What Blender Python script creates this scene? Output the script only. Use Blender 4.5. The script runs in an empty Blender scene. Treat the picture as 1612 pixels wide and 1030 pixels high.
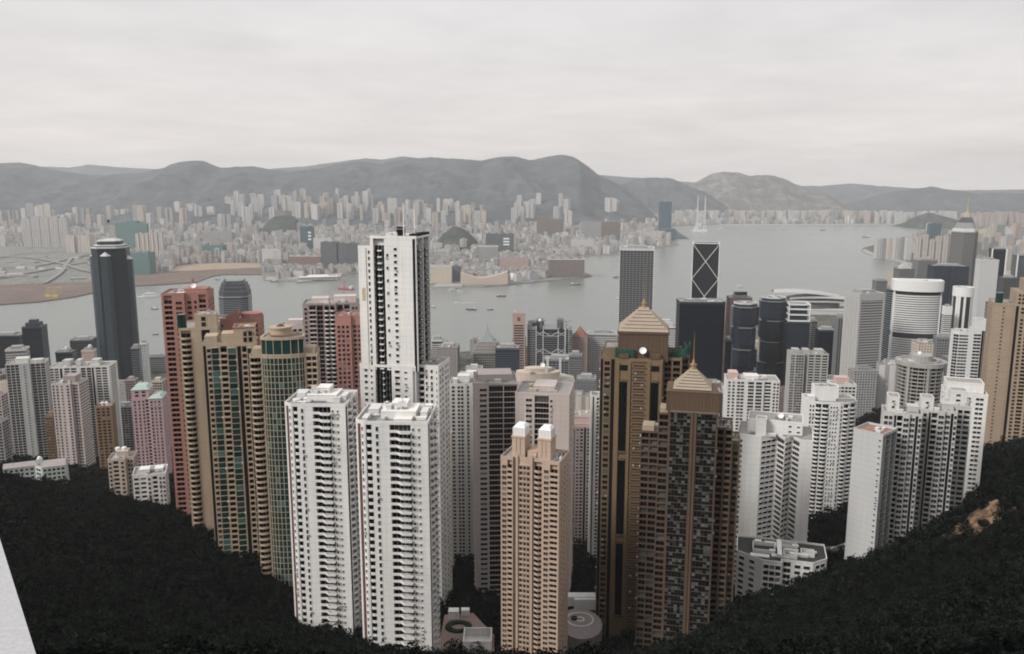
import bpy, math, random
import numpy as np
from mathutils import Matrix, Vector, noise as mnoise
R = math.radians
random.seed(7)
sc = bpy.context.scene
COL = sc.collection

# ------------------------------------------------------------------ camera
PITCH = R(9.8)
FOC = 1300.0                      # focal length in pixels of the 1612 px wide photograph
CAMZ = 400.0                      # the lookout is about 400 m above the harbour
cam = bpy.data.objects.new('camera', bpy.data.cameras.new('camera'))
COL.objects.link(cam)
cam.location = (0, 0, CAMZ)
cam.rotation_euler = (R(90) - PITCH, 0, 0)
cam.data.sensor_width = 36.0
cam.data.lens = FOC / 1612 * 36
cam.data.clip_start = 0.3
cam.data.clip_end = 90000
sc.camera = cam

# ------------------------------------------------------------------ sky, sun, exposure
SUN_DIR = Vector((-0.66, -0.50, 0.60)).normalized()
world = bpy.data.worlds.new('World')
sc.world = world
world.use_nodes = True
wn, wl = world.node_tree.nodes, world.node_tree.links
wn.clear()


def N(nodes, typ, **kw):
    n = nodes.new(typ)
    for k, v in kw.items():
        if k.startswith('i_'):
            key = k[2:]
            n.inputs[int(key) if key.isdigit() else key].default_value = v
        else:
            setattr(n, k, v)
    return n


def mathn(nodes, links, op, a, b=None, clamp=False):
    n = nodes.new('ShaderNodeMath')
    n.operation = op
    n.use_clamp = clamp
    for i, v in enumerate((a, b)):
        if v is None:
            continue
        if isinstance(v, (int, float)):
            n.inputs[i].default_value = v
        else:
            links.new(v, n.inputs[i])
    return n.outputs[0]


def mixc(nodes, links, fac, a, b, typ='MIX'):
    n = nodes.new('ShaderNodeMix')
    n.data_type = 'RGBA'
    n.blend_type = typ
    for sock, v in ((n.inputs['Factor'], fac), (n.inputs[6], a), (n.inputs[7], b)):
        if isinstance(v, (int, float)):
            sock.default_value = v
        elif isinstance(v, (tuple, list)):
            sock.default_value = (*v[:3], 1)
        else:
            links.new(v, sock)
    return n.outputs[2]


def build_world():
    tc = N(wn, 'ShaderNodeTexCoord')
    sep = N(wn, 'ShaderNodeSeparateXYZ')
    wl.new(tc.outputs['Generated'], sep.inputs[0])
    z = mathn(wn, wl, 'MAXIMUM', sep.outputs[2], 0.0)
    zz = mathn(wn, wl, 'ADD', z, 0.10)
    u = mathn(wn, wl, 'DIVIDE', sep.outputs[0], zz)
    v = mathn(wn, wl, 'DIVIDE', sep.outputs[1], zz)
    cmb = N(wn, 'ShaderNodeCombineXYZ')
    wl.new(u, cmb.inputs[0])
    wl.new(v, cmb.inputs[1])
    n1 = N(wn, 'ShaderNodeTexNoise', i_Scale=0.55, i_Detail=10.0, i_Roughness=0.55, i_Distortion=0.5)
    wl.new(cmb.outputs[0], n1.inputs['Vector'])
    n2 = N(wn, 'ShaderNodeTexNoise', i_Scale=2.2, i_Detail=6.0, i_Roughness=0.6)
    wl.new(cmb.outputs[0], n2.inputs['Vector'])
    s = mathn(wn, wl, 'ADD', mathn(wn, wl, 'MULTIPLY', n1.outputs[0], 0.7), mathn(wn, wl, 'MULTIPLY', n2.outputs[0], 0.3))
    ramp = N(wn, 'ShaderNodeValToRGB')
    cr = ramp.color_ramp
    cr.elements[0].position, cr.elements[0].color = 0.34, (7.5, 7.3, 7.25, 1)
    cr.elements[1].position, cr.elements[1].color = 0.66, (9.2, 8.95, 8.85, 1)
    wl.new(s, ramp.inputs[0])
    # an overcast sky is brighter overhead than low down
    up = mathn(wn, wl, 'ADD', mathn(wn, wl, 'MULTIPLY', z, 0.25), 0.95)
    lum = N(wn, 'ShaderNodeVectorMath', operation='SCALE')
    wl.new(ramp.outputs[0], lum.inputs[0])
    wl.new(up, lum.inputs['Scale'])
    sky = N(wn, 'ShaderNodeTexSky', sky_type='NISHITA', sun_disc=False)
    sky.sun_elevation = math.asin(SUN_DIR.z)
    sky.sun_rotation = math.atan2(SUN_DIR.x, SUN_DIR.y)
    sky.dust_density = 4.0
    sky.altitude = 400
    # the low sky is faintly warmer
    low = mathn(wn, wl, 'SUBTRACT', 1.0, mathn(wn, wl, 'MULTIPLY', z, 5.0), clamp=True)
    warm = mixc(wn, wl, low, (1.0, 1.0, 1.0), (1.035, .985, .965))
    tinted = mixc(wn, wl, 1.0, lum.outputs[0], warm, 'MULTIPLY')
    col = mixc(wn, wl, 0.93, sky.outputs[0], tinted)
    bg = N(wn, 'ShaderNodeBackground', i_Strength=0.1)
    wl.new(col, bg.inputs[0])
    out = N(wn, 'ShaderNodeOutputWorld')
    wl.new(bg.outputs[0], out.inputs[0])


build_world()
sun = bpy.data.objects.new('sun', bpy.data.lights.new('sun', 'SUN'))
COL.objects.link(sun)
sun.data.energy = 2.6
sun.data.angle = R(14)
sun.data.color = (1.0, 0.965, 0.92)
sun.rotation_euler = SUN_DIR.to_track_quat('Z', 'Y').to_euler()
sun.location = (0, 0, 900)
sc.view_settings.view_transform = 'Standard'
sc.view_settings.look = 'None'
sc.view_settings.gamma = 1.0
sc.view_settings.exposure = 0.0
sc.render.engine = 'CYCLES'
sc.cycles.max_bounces = 5
sc.cycles.diffuse_bounces = 1
sc.cycles.glossy_bounces = 2
sc.cycles.volume_bounces = 2
sc.cycles.use_denoising = True
sc.cycles.filter_width = 1.9

# ------------------------------------------------------------------ pixels <-> places
FWD = Vector((0, math.cos(PITCH), -math.sin(PITCH)))
UPV = Vector((0, math.sin(PITCH), math.cos(PITCH)))


def ray(px, py):
    a, b = (px - 806) / FOC, (515 - py) / FOC
    return Vector((a, FWD.y + b * UPV.y, FWD.z + b * UPV.z))


def P(px, py, Y):
    d = ray(px, py)
    t = Y / d.y
    return Vector((d.x * t, Y, CAMZ + d.z * t))


def PZ(px, py, z=0.0):
    d = ray(px, py)
    t = (z - CAMZ) / d.z
    return Vector((d.x * t, d.y * t, z))


def proj(x, y, z):
    v = Vector((x, y, z - CAMZ))
    dep = v.dot(FWD)
    return 806 + FOC * x / dep, 515 - FOC * v.dot(UPV) / dep, dep


# ------------------------------------------------------------------ mesh builder
class MB:
    def __init__(self):
        self.v, self.f, self.m = [], [], []

    def quad(self, pts, mi=0):
        n = len(self.v)
        self.v += [tuple(p) for p in pts]
        self.f.append(tuple(range(n, n + len(pts))))
        self.m.append(mi)
        return self

    def box(self, x0, x1, y0, y1, z0, z1, mi=0, bottom=True):
        n = len(self.v)
        self.v += [(x0, y0, z0), (x1, y0, z0), (x1, y1, z0), (x0, y1, z0), (x0, y0, z1), (x1, y0, z1), (x1, y1, z1), (x0, y1, z1)]
        fs = [(4, 5, 6, 7), (0, 1, 5, 4), (1, 2, 6, 5), (2, 3, 7, 6), (3, 0, 4, 7)]
        if bottom:
            fs.append((3, 2, 1, 0))
        for f in fs:
            self.f.append(tuple(n + i for i in f))
            self.m.append(mi)
        return self

    def prism(self, poly, z0, z1, mi=0, top=True, bottom=False, top_poly=None):
        n, k = len(self.v), len(poly)
        tp = top_poly or poly
        self.v += [(p[0], p[1], z0) for p in poly] + [(p[0], p[1], z1) for p in tp]
        for i in range(k):
            j = (i + 1) % k
            self.f.append((n + i, n + j, n + k + j, n + k + i))
            self.m.append(mi)
        if top:
            self.f.append(tuple(n + k + i for i in range(k)))
            self.m.append(mi)
        if bottom:
            self.f.append(tuple(n + k - 1 - i for i in range(k)))
            self.m.append(mi)
        return self

    def ring(self, outer, inner, z0, z1, mi=0, bottom=False):
        n, k = len(self.v), len(outer)
        self.v += [(p[0], p[1], z0) for p in outer] + [(p[0], p[1], z1) for p in outer]
        self.v += [(p[0], p[1], z0) for p in inner] + [(p[0], p[1], z1) for p in inner]
        for i in range(k):
            j = (i + 1) % k
            fs = [(i, j, k + j, k + i), (2 * k + j, 2 * k + i, 3 * k + i, 3 * k + j), (k + i, k + j, 3 * k + j, 3 * k + i)]
            if bottom:
                fs.append((j, i, 2 * k + i, 2 * k + j))
            for f in fs:
                self.f.append(tuple(n + q for q in f))
                self.m.append(mi)
        return self

    def cyl(self, cx, cy, z0, z1, r0, r1=None, n=12, mi=0):
        r1 = r0 if r1 is None else r1
        a = [(cx + r0 * math.cos(2 * math.pi * i / n), cy + r0 * math.sin(2 * math.pi * i / n)) for i in range(n)]
        b = [(cx + r1 * math.cos(2 * math.pi * i / n), cy + r1 * math.sin(2 * math.pi * i / n)) for i in range(n)]
        return self.prism(a, z0, z1, mi, top_poly=b, bottom=True)

    def bar(self, p, q, r, r2=None, n=6, mi=0):
        p, q = Vector(p), Vector(q)
        r2 = r if r2 is None else r2
        d = (q - p).normalized()
        a = d.orthogonal().normalized()
        b = d.cross(a)
        k = len(self.v)
        for c, rr in ((p, r), (q, r2)):
            for i in range(n):
                t = 2 * math.pi * i / n
                self.v.append(tuple(c + a * rr * math.cos(t) + b * rr * math.sin(t)))
        for i in range(n):
            j = (i + 1) % n
            self.f.append((k + i, k + j, k + n + j, k + n + i))
            self.m.append(mi)
        self.f.append(tuple(k + n - 1 - i for i in range(n)))
        self.f.append(tuple(k + n + i for i in range(n)))
        self.m += [mi, mi]
        return self

    def dome(self, cx, cy, z, r, h, n=14, k=4, mi=0):
        prev = None
        for i in range(k + 1):
            t = i / k * math.pi / 2
            rr, zz = r * math.cos(t), z + h * math.sin(t)
            cur = [(cx + max(rr, .01) * math.cos(2 * math.pi * j / n), cy + max(rr, .01) * math.sin(2 * math.pi * j / n), zz) for j in range(n)]
            if prev:
                for j in range(n):
                    q = (j + 1) % n
                    self.quad([prev[j], prev[q], cur[q], cur[j]], mi)
            prev = cur
        return self

    def add(self, o, M=None, remap=None):
        n = len(self.v)
        if M is None:
            self.v += o.v
        else:
            A = np.array(o.v) @ np.array(M)[:3, :3].T + np.array(M)[:3, 3]
            self.v += [tuple(p) for p in A.tolist()]
        self.f += [tuple(n + i for i in f) for f in o.f]
        self.m += o.m if remap is None else [remap[i] for i in o.m]
        return self

    def mesh(self, name, mats):
        me = bpy.data.meshes.new(name)
        me.from_pydata(self.v, [], self.f)
        for m in mats:
            me.materials.append(m)
        if len(mats) > 1:
            me.polygons.foreach_set('material_index', self.m)
        me.update()
        return me

    def build(self, name, mats, parent=None, loc=(0, 0, 0), mesh=None):
        if not isinstance(mats, (list, tuple)):
            mats = [mats]
        return link(name, mesh or self.mesh(name, mats), parent, loc)


def link(name, me, parent=None, loc=(0, 0, 0), M=None):
    o = bpy.data.objects.new(name, me)
    COL.objects.link(o)
    if parent is not None:
        o.parent = parent
    if M is not None:
        o.matrix_local = M
    else:
        o.location = loc
    return o


def tag(o, label=None, cat=None, group=None, kind=None):
    for k, v in (('label', label), ('category', cat), ('group', group), ('kind', kind)):
        if v:
            o[k] = v
    return o


def empty(name, loc, rz=0.0):
    o = bpy.data.objects.new(name, None)
    COL.objects.link(o)
    o.location = loc
    o.rotation_euler = (0, 0, rz)
    o.empty_display_size = 1
    return o


# ------------------------------------------------------------------ polygons
def rect(w, d, cx=0, cy=0):
    return [(cx - w / 2, cy - d / 2), (cx + w / 2, cy - d / 2), (cx + w / 2, cy + d / 2), (cx - w / 2, cy + d / 2)]


def xy(x0, x1, y0, y1):
    return [(x0, y0), (x1, y0), (x1, y1), (x0, y1)]


def ellipse(a, b, n=28, p=2.0):
    out = []
    for i in range(n):
        t = 2 * math.pi * (i + .5) / n - math.pi / 2
        c, s = math.cos(t), math.sin(t)
        out.append((a * math.copysign(abs(c) ** (2 / p), c), b * math.copysign(abs(s) ** (2 / p), s)))
    return out


def chamfer(w, d, c):
    a, b = w / 2, d / 2
    return [(-a + c, -b), (a - c, -b), (a, -b + c), (a, b - c), (a - c, b), (-a + c, b), (-a, b - c), (-a, -b + c)]


def offset(poly, d):
    """grow (d > 0) or shrink a counter-clockwise polygon by mitred edges"""
    n, out = len(poly), []
    for i in range(n):
        p0, p1, p2 = Vector(poly[i - 1]), Vector(poly[i]), Vector(poly[(i + 1) % n])
        e1, e2 = (p1 - p0).normalized(), (p2 - p1).normalized()
        n1, n2 = Vector((e1.y, -e1.x)), Vector((e2.y, -e2.x))
        b = n1 + n2
        k = max(0.35, 1 + n1.dot(n2))
        out.append(tuple(p1 + b * (d / k)))
    return out


def scale_poly(poly, s):
    return [(p[0] * s, p[1] * s) for p in poly]


# ------------------------------------------------------------------ materials
MATS = {}


def new_mat(name):
    m = bpy.data.materials.new(name)
    m.use_nodes = True
    nt = m.node_tree
    b = nt.nodes['Principled BSDF']
    return m, nt.nodes, nt.links, b


def wall_mat(name, col, fh=3.1, joint=0.12, rough=0.85, stain=0.22, vj=0.0):
    """painted or tiled concrete: large weathering patches, rain streaks, a faint joint at each storey"""
    if name in MATS:
        return MATS[name]
    m, n, l, b = new_mat(name)
    tc = N(n, 'ShaderNodeTexCoord')
    big = N(n, 'ShaderNodeTexNoise', i_Scale=0.06, i_Detail=4.0, i_Roughness=0.6)
    l.new(tc.outputs['Object'], big.inputs['Vector'])
    mp = N(n, 'ShaderNodeMapping')
    mp.inputs['Scale'].default_value = (0.9, 0.9, 0.035)
    l.new(tc.outputs['Object'], mp.inputs['Vector'])
    st = N(n, 'ShaderNodeTexNoise', i_Scale=1.0, i_Detail=5.0, i_Roughness=0.65)
    l.new(mp.outputs[0], st.inputs['Vector'])
    stain *= 1.5
    f1 = mathn(n, l, 'MULTIPLY', big.outputs[0], stain)
    f2 = mathn(n, l, 'MULTIPLY', st.outputs[0], stain * 1.4)
    dark = mathn(n, l, 'ADD', f1, f2)
    sep = N(n, 'ShaderNodeSeparateXYZ')
    l.new(tc.outputs['Object'], sep.inputs[0])
    j = mathn(n, l, 'LESS_THAN', mathn(n, l, 'FRACT', mathn(n, l, 'DIVIDE', sep.outputs[2], fh)), 0.07)
    dark = mathn(n, l, 'ADD', dark, mathn(n, l, 'MULTIPLY', j, joint))
    if vj:
        nm = N(n, 'ShaderNodeSeparateXYZ')
        l.new(tc.outputs['Normal'], nm.inputs[0])
        sel = mathn(n, l, 'GREATER_THAN', mathn(n, l, 'ABSOLUTE', nm.outputs[0]), mathn(n, l, 'ABSOLUTE', nm.outputs[1]))
        mx = N(n, 'ShaderNodeMix')
        l.new(sel, mx.inputs[0]); l.new(sep.outputs[0], mx.inputs[2]); l.new(sep.outputs[1], mx.inputs[3])
        q = mathn(n, l, 'LESS_THAN', mathn(n, l, 'FRACT', mathn(n, l, 'DIVIDE', mx.outputs[0], vj)), 0.05)
        dark = mathn(n, l, 'ADD', dark, mathn(n, l, 'MULTIPLY', q, joint))
    fac = mathn(n, l, 'SUBTRACT', 1.0 + stain * 1.1, dark)
    hue = mixc(n, l, big.outputs[0], tuple(c * k for c, k in zip(col, (1.04, 1.0, .95))), tuple(c * k for c, k in zip(col, (.97, 1.0, 1.03))))
    v = N(n, 'ShaderNodeVectorMath', operation='SCALE')
    l.new(hue, v.inputs[0])
    l.new(fac, v.inputs['Scale'])
    l.new(v.outputs[0], b.inputs['Base Color'])
    b.inputs['Roughness'].default_value = rough
    b.inputs['Specular IOR Level'].default_value = 0.25
    MATS[name] = m
    return m


def glass_mat(name, col, pale=(0.22, 0.23, 0.22), amount=0.25, rough=0.12, spec=0.5):
    """window glass; some panes have pale curtains or blinds behind them"""
    if name in MATS:
        return MATS[name]
    m, n, l, b = new_mat(name)
    oi = N(n, 'ShaderNodeObjectInfo')
    ge = N(n, 'ShaderNodeNewGeometry')
    r = mathn(n, l, 'FRACT', mathn(n, l, 'ADD', mathn(n, l, 'MULTIPLY', oi.outputs['Random'], 7.31), ge.outputs['Random Per Island']))
    ramp = N(n, 'ShaderNodeValToRGB')
    cr = ramp.color_ramp
    cr.interpolation = 'LINEAR'
    cr.elements[0].position, cr.elements[0].color = 0.0, (*[c * .6 for c in col], 1)
    cr.elements[1].position, cr.elements[1].color = 1.0, (*pale, 1)
    e = cr.elements.new(1 - amount)
    e.color = (*[c * 1.3 for c in col], 1)
    e = cr.elements.new(min(.99, 1 - amount * .6))
    e.color = (*[(c + p) * .5 for c, p in zip(col, pale)], 1)
    l.new(r, ramp.inputs[0])
    l.new(ramp.outputs[0], b.inputs['Base Color'])
    b.inputs['Roughness'].default_value = rough
    b.inputs['Specular IOR Level'].default_value = spec
    MATS[name] = m
    return m


def facade_mat(name, wall, glass, fh=3.3, bay=3.2, wf=0.6, hf=0.5, rough=0.6, var=0.5, island=None):
    """a whole facade for far buildings: window openings in rows on the four sides, none on the roof"""
    if name in MATS:
        return MATS[name]
    m, n, l, b = new_mat(name)
    tc = N(n, 'ShaderNodeTexCoord')
    sep = N(n, 'ShaderNodeSeparateXYZ'); l.new(tc.outputs['Object'], sep.inputs[0])
    nm = N(n, 'ShaderNodeSeparateXYZ'); l.new(tc.outputs['Normal'], nm.inputs[0])
    sel = mathn(n, l, 'GREATER_THAN', mathn(n, l, 'ABSOLUTE', nm.outputs[0]), mathn(n, l, 'ABSOLUTE', nm.outputs[1]))
    mx = N(n, 'ShaderNodeMix')
    l.new(sel, mx.inputs[0]); l.new(sep.outputs[0], mx.inputs[2]); l.new(sep.outputs[1], mx.inputs[3])
    uu = mathn(n, l, 'DIVIDE', mathn(n, l, 'ADD', mx.outputs[0], 500.37), bay)
    vv = mathn(n, l, 'DIVIDE', sep.outputs[2], fh)
    mu = mathn(n, l, 'LESS_THAN', mathn(n, l, 'FRACT', uu), wf)
    mv = mathn(n, l, 'LESS_THAN', mathn(n, l, 'FRACT', vv), hf)
    side = mathn(n, l, 'LESS_THAN', mathn(n, l, 'ABSOLUTE', nm.outputs[2]), 0.5)
    mask = mathn(n, l, 'MULTIPLY', mathn(n, l, 'MULTIPLY', mu, mv), side)
    cell = N(n, 'ShaderNodeCombineXYZ')
    l.new(mathn(n, l, 'FLOOR', uu), cell.inputs[0]); l.new(mathn(n, l, 'FLOOR', vv), cell.inputs[1])
    wnz = N(n, 'ShaderNodeTexWhiteNoise', noise_dimensions='3D'); l.new(cell.outputs[0], wnz.inputs['Vector'])
    g = mixc(n, l, mathn(n, l, 'MULTIPLY', mathn(n, l, 'POWER', wnz.outputs['Value'], 3.0), var), glass, tuple(min(.5, c * 2 + .15) for c in glass))
    mp = N(n, 'ShaderNodeMapping'); mp.inputs['Scale'].default_value = (0.3, 0.3, 0.02)
    l.new(tc.outputs['Object'], mp.inputs['Vector'])
    st = N(n, 'ShaderNodeTexNoise', i_Scale=1.0, i_Detail=4.0); l.new(mp.outputs[0], st.inputs['Vector'])
    if island:
        ge = N(n, 'ShaderNodeNewGeometry')
        oi = N(n, 'ShaderNodeObjectInfo')
        r = mathn(n, l, 'FRACT', mathn(n, l, 'ADD', mathn(n, l, 'MULTIPLY', oi.outputs['Random'], 5.13), ge.outputs['Random Per Island']))
        ramp = N(n, 'ShaderNodeValToRGB'); cr = ramp.color_ramp; cr.interpolation = 'CONSTANT'
        for i, c in enumerate(island):
            e = cr.elements[i] if i < 2 else cr.elements.new(i / len(island))
            e.position = i / len(island); e.color = (*c, 1)
        l.new(r, ramp.inputs[0])
        wc = ramp.outputs[0]
    else:
        wc = N(n, 'ShaderNodeRGB').outputs[0]; wc.default_value = (*wall, 1)
    v = N(n, 'ShaderNodeVectorMath', operation='SCALE'); l.new(wc, v.inputs[0])
    l.new(mathn(n, l, 'ADD', mathn(n, l, 'MULTIPLY', st.outputs[0], 0.35), 0.8), v.inputs['Scale'])
    c = mixc(n, l, mask, v.outputs[0], g)
    roof = mathn(n, l, 'GREATER_THAN', nm.outputs[2], 0.5)
    c = mixc(n, l, roof, c, (0.2, 0.195, 0.19))
    l.new(c, b.inputs['Base Color'])
    rr = mathn(n, l, 'SUBTRACT', 0.85, mathn(n, l, 'MULTIPLY', mask, 0.85 - rough * .4))
    l.new(rr, b.inputs['Roughness'])
    b.inputs['Specular IOR Level'].default_value = 0.3
    MATS[name] = m
    return m


def plain(name, col, rough=0.7, metal=0.0, vary=0.25, scale=0.3, spec=0.3):
    if name in MATS:
        return MATS[name]
    m, n, l, b = new_mat(name)
    tc = N(n, 'ShaderNodeTexCoord')
    t = N(n, 'ShaderNodeTexNoise', i_Scale=scale, i_Detail=6.0, i_Roughness=0.6)
    l.new(tc.outputs['Object'], t.inputs['Vector'])
    v = N(n, 'ShaderNodeVectorMath', operation='SCALE')
    v.inputs[0].default_value = col
    l.new(mathn(n, l, 'ADD', mathn(n, l, 'MULTIPLY', t.outputs[0], vary * 2), 1 - vary), v.inputs['Scale'])
    l.new(v.outputs[0], b.inputs['Base Color'])
    b.inputs['Roughness'].default_value = rough
    b.inputs['Metallic'].default_value = metal
    b.inputs['Specular IOR Level'].default_value = spec
    MATS[name] = m
    return m


GLASS = glass_mat('window glass', (0.014, 0.015, 0.017), amount=0.15, spec=.22)
GLASS_DK = glass_mat('dark glass', (0.006, 0.0065, 0.008), amount=0.08, pale=(.09, .09, .09), spec=.12)
GLASS_GR = glass_mat('green glass', (0.010, 0.036, 0.033), pale=(.07, .16, .15), amount=0.2, spec=.25)
GLASS_BR = glass_mat('bronze framed glass', (0.008, 0.010, 0.010), pale=(.12, .145, .135), amount=0.32, spec=.15)
ROOF = plain('roof screed', (0.30, 0.29, 0.275), 0.9, vary=0.4, scale=0.25)
ROOF_W = plain('pale roof screed', (0.55, 0.54, 0.52), 0.9, vary=0.3, scale=0.3)
PLANT_W = plain('white plant housing', (0.62, 0.62, 0.61), 0.7, vary=0.2)
PLANT_G = plain('grey plant housing', (0.30, 0.30, 0.30), 0.6, vary=0.3)
METAL = plain('galvanised metal', (0.34, 0.35, 0.36), 0.45, 0.6)
DISH = plain('white enamel', (0.8, 0.8, 0.79), 0.4, vary=0.05)
NET = plain('green safety net', (0.018, 0.075, 0.05), 0.9, vary=0.5, scale=0.8)
DARK = plain('dark louvres and painted shade', (0.010, 0.010, 0.012), 0.8, spec=.1)  # louvres and grilles; also painted shade on recess strips and balcony slabs
# ------------------------------------------------------------------ ground height
CTRL = [  # (px, py, distance) of ground seen or inferred in the photograph
    (0, 735, 480), (0, 900, 250), (0, 1030, 150), (110, 770, 500), (265, 797, 470), (300, 815, 430), (420, 876, 390),
    (460, 975, 345), (560, 988, 335), (640, 1022, 318), (300, 960, 260), (250, 1040, 170), (-300, 760, 480), (-300, 980, 200),
    (790, 1045, 330), (850, 1045, 330), (960, 1000, 390), (1000, 1025, 338), (1150, 948, 345), (1300, 892, 395), (1345, 888, 405),
    (1420, 880, 425), (1500, 860, 395), (1560, 800, 380), (1612, 705, 350), (1612, 850, 220), (1400, 1035, 150), (1612, 1035, 120),
    (1100, 1035, 262), (1200, 985, 280), (1450, 950, 260), (1900, 640, 350), (1900, 900, 160),
    (100, 742, 700), (240, 745, 700), (40, 722, 850), (-250, 700, 850), (720, 880, 600), (770, 905, 520), (920, 870, 620), (1240, 800, 620), (1300, 800, 560),
    (1450, 720, 640), (1580, 692, 740), (1800, 640, 740), (1370, 645, 1000), (1500, 640, 1000), (1390, 700, 800),
]
CPTS, CZ = [], []
for a, b_, c in CTRL:
    q = P(a, b_, c)
    CPTS.append((q.x, q.y)); CZ.append(q.z - (8.0 if c < 520 else 3.0))
for x, y, z in [(0, -40, 396), (-60, -20, 396), (60, -20, 396), (0, 12, 388), (0, 60, 352), (-80, 60, 354), (80, 60, 356), (0, 130, 310), (0, 240, 248), (-150, 130, 312), (160, 130, 315),
                (-900, 1000, 60), (-450, 1000, 52), (0, 1000, 60), (400, 1000, 62), (-900, 1250, 10), (-400, 1220, 10), (0, 1220, 12), (450, 1220, 16), (900, 1250, 20),
                (-900, 1500, 0), (-300, 1500, 0), (300, 1500, 0), (900, 1500, 0), (1100, 1000, 80), (1300, 700, 190), (-1300, 700, 160), (-1300, 1200, 20), (1300, 1300, 20),
                (0, 780, 118), (300, 800, 125), (-200, 800, 110), (900, 400, 320), (-900, 350, 300), (600, -60, 420), (-600, -60, 420)]:
    CPTS.append((x, y)); CZ.append(z)
CPTS = np.array(CPTS, float); CZ = np.array(CZ, float)
_d = np.linalg.norm(CPTS[:, None] - CPTS[None], axis=2)
CW = np.linalg.solve(-_d + np.eye(len(CZ)) * 4.0, CZ - CZ.mean())


def ground(x, y):
    """height of the hillside under (x, y), arrays allowed"""
    x = np.asarray(x, float); y = np.asarray(y, float)
    r = np.sqrt((x[..., None] - CPTS[:, 0]) ** 2 + (y[..., None] - CPTS[:, 1]) ** 2)
    return (-r) @ CW + CZ.mean()


# ------------------------------------------------------------------ building kit
REP_MAX = 100


def rot2(p, a):
    c, s = math.cos(a), math.sin(a)
    return (p[0] * c - p[1] * s, p[0] * s + p[1] * c)


def win_mb(w, h, mull=1, proud=0.14, sill=True, t=0.16):
    """one window: frame, sill and hood around a set-back pane (slots: frame, glass)"""
    b = MB()
    b.box(-w / 2, w / 2, -0.03, 0.0, 0, h, 1, bottom=False)
    b.box(-w / 2 - t, w / 2 + t, -proud * 1.7, 0, h, h + t, 0)
    b.box(-w / 2 - t, w / 2 + t, -proud * 1.4, 0, -t, 0, 0)
    b.box(-w / 2 - t, -w / 2, -proud, 0, 0, h, 0, bottom=False)
    b.box(w / 2, w / 2 + t, -proud, 0, 0, h, 0, bottom=False)
    for i in range(1, mull):
        x = -w / 2 + w * i / mull
        b.box(x - .05, x + .05, -0.08, -0.03, 0, h, 0, bottom=False)
    return b


def balc_mb(w, r, fh, front=None, par=1.05, open_rail=False, slab=0.22, seg=None, sm=0):
    """one balcony: slab, parapet along the front line, glazed doors at the back (slots: parapet, glass)"""
    b = MB()
    hw = w / 2 - .01
    front = [(-hw, 0.0), (hw, 0.0)] if front is None else [(max(-hw, min(hw, f * w)), y) for f, y in front]
    poly = list(front) + [(hw, r - .01), (-hw, r - .01)]
    b.prism(poly, 0, slab, sm, bottom=True)
    for si, ((ax, ay), (bx, by)) in enumerate(zip(front[:-1], front[1:])):
        if seg is not None and si not in seg:
            continue
        L = math.hypot(bx - ax, by - ay)
        nx, ny = -(by - ay) / L * .13, (bx - ax) / L * .13
        if open_rail:
            q = [(ax, ay), (bx, by), (bx + nx * .4, by + ny * .4), (ax + nx * .4, ay + ny * .4)]
            b.prism(q, slab + par - .09, slab + par, 0, bottom=True)
            k = max(1, int(L / 1.2))
            for i in range(k + 1):
                x, y = ax + (bx - ax) * i / k, ay + (by - ay) * i / k
                b.box(x - .03, x + .03, y, y + .05, slab, slab + par - .09, 0, bottom=False)
        else:
            b.prism([(ax, ay), (bx, by), (bx + nx, by + ny), (ax + nx, ay + ny)], slab, slab + par, 0)
    b.box(-hw, hw, r - .16, r - .06, slab, fh - .05, 1, bottom=False)
    k = max(1, int(w / 1.6))
    for i in range(k + 1):
        x = -hw + .05 + (2 * hw - .1) * i / k
        b.box(x - .05, x + .05, r - .2, r - .16, slab, fh - .05, 0, bottom=False)
    return b


def ac_mb():
    """wall air conditioner on its bracket (slots: case, grille)"""
    return MB().box(-.45, .45, -.7, -.02, .1, .72, 0).box(-.3, .3, -.73, -.7, .18, .64, 1).box(-.5, .5, -.72, 0, 0, .08, 0)


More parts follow.
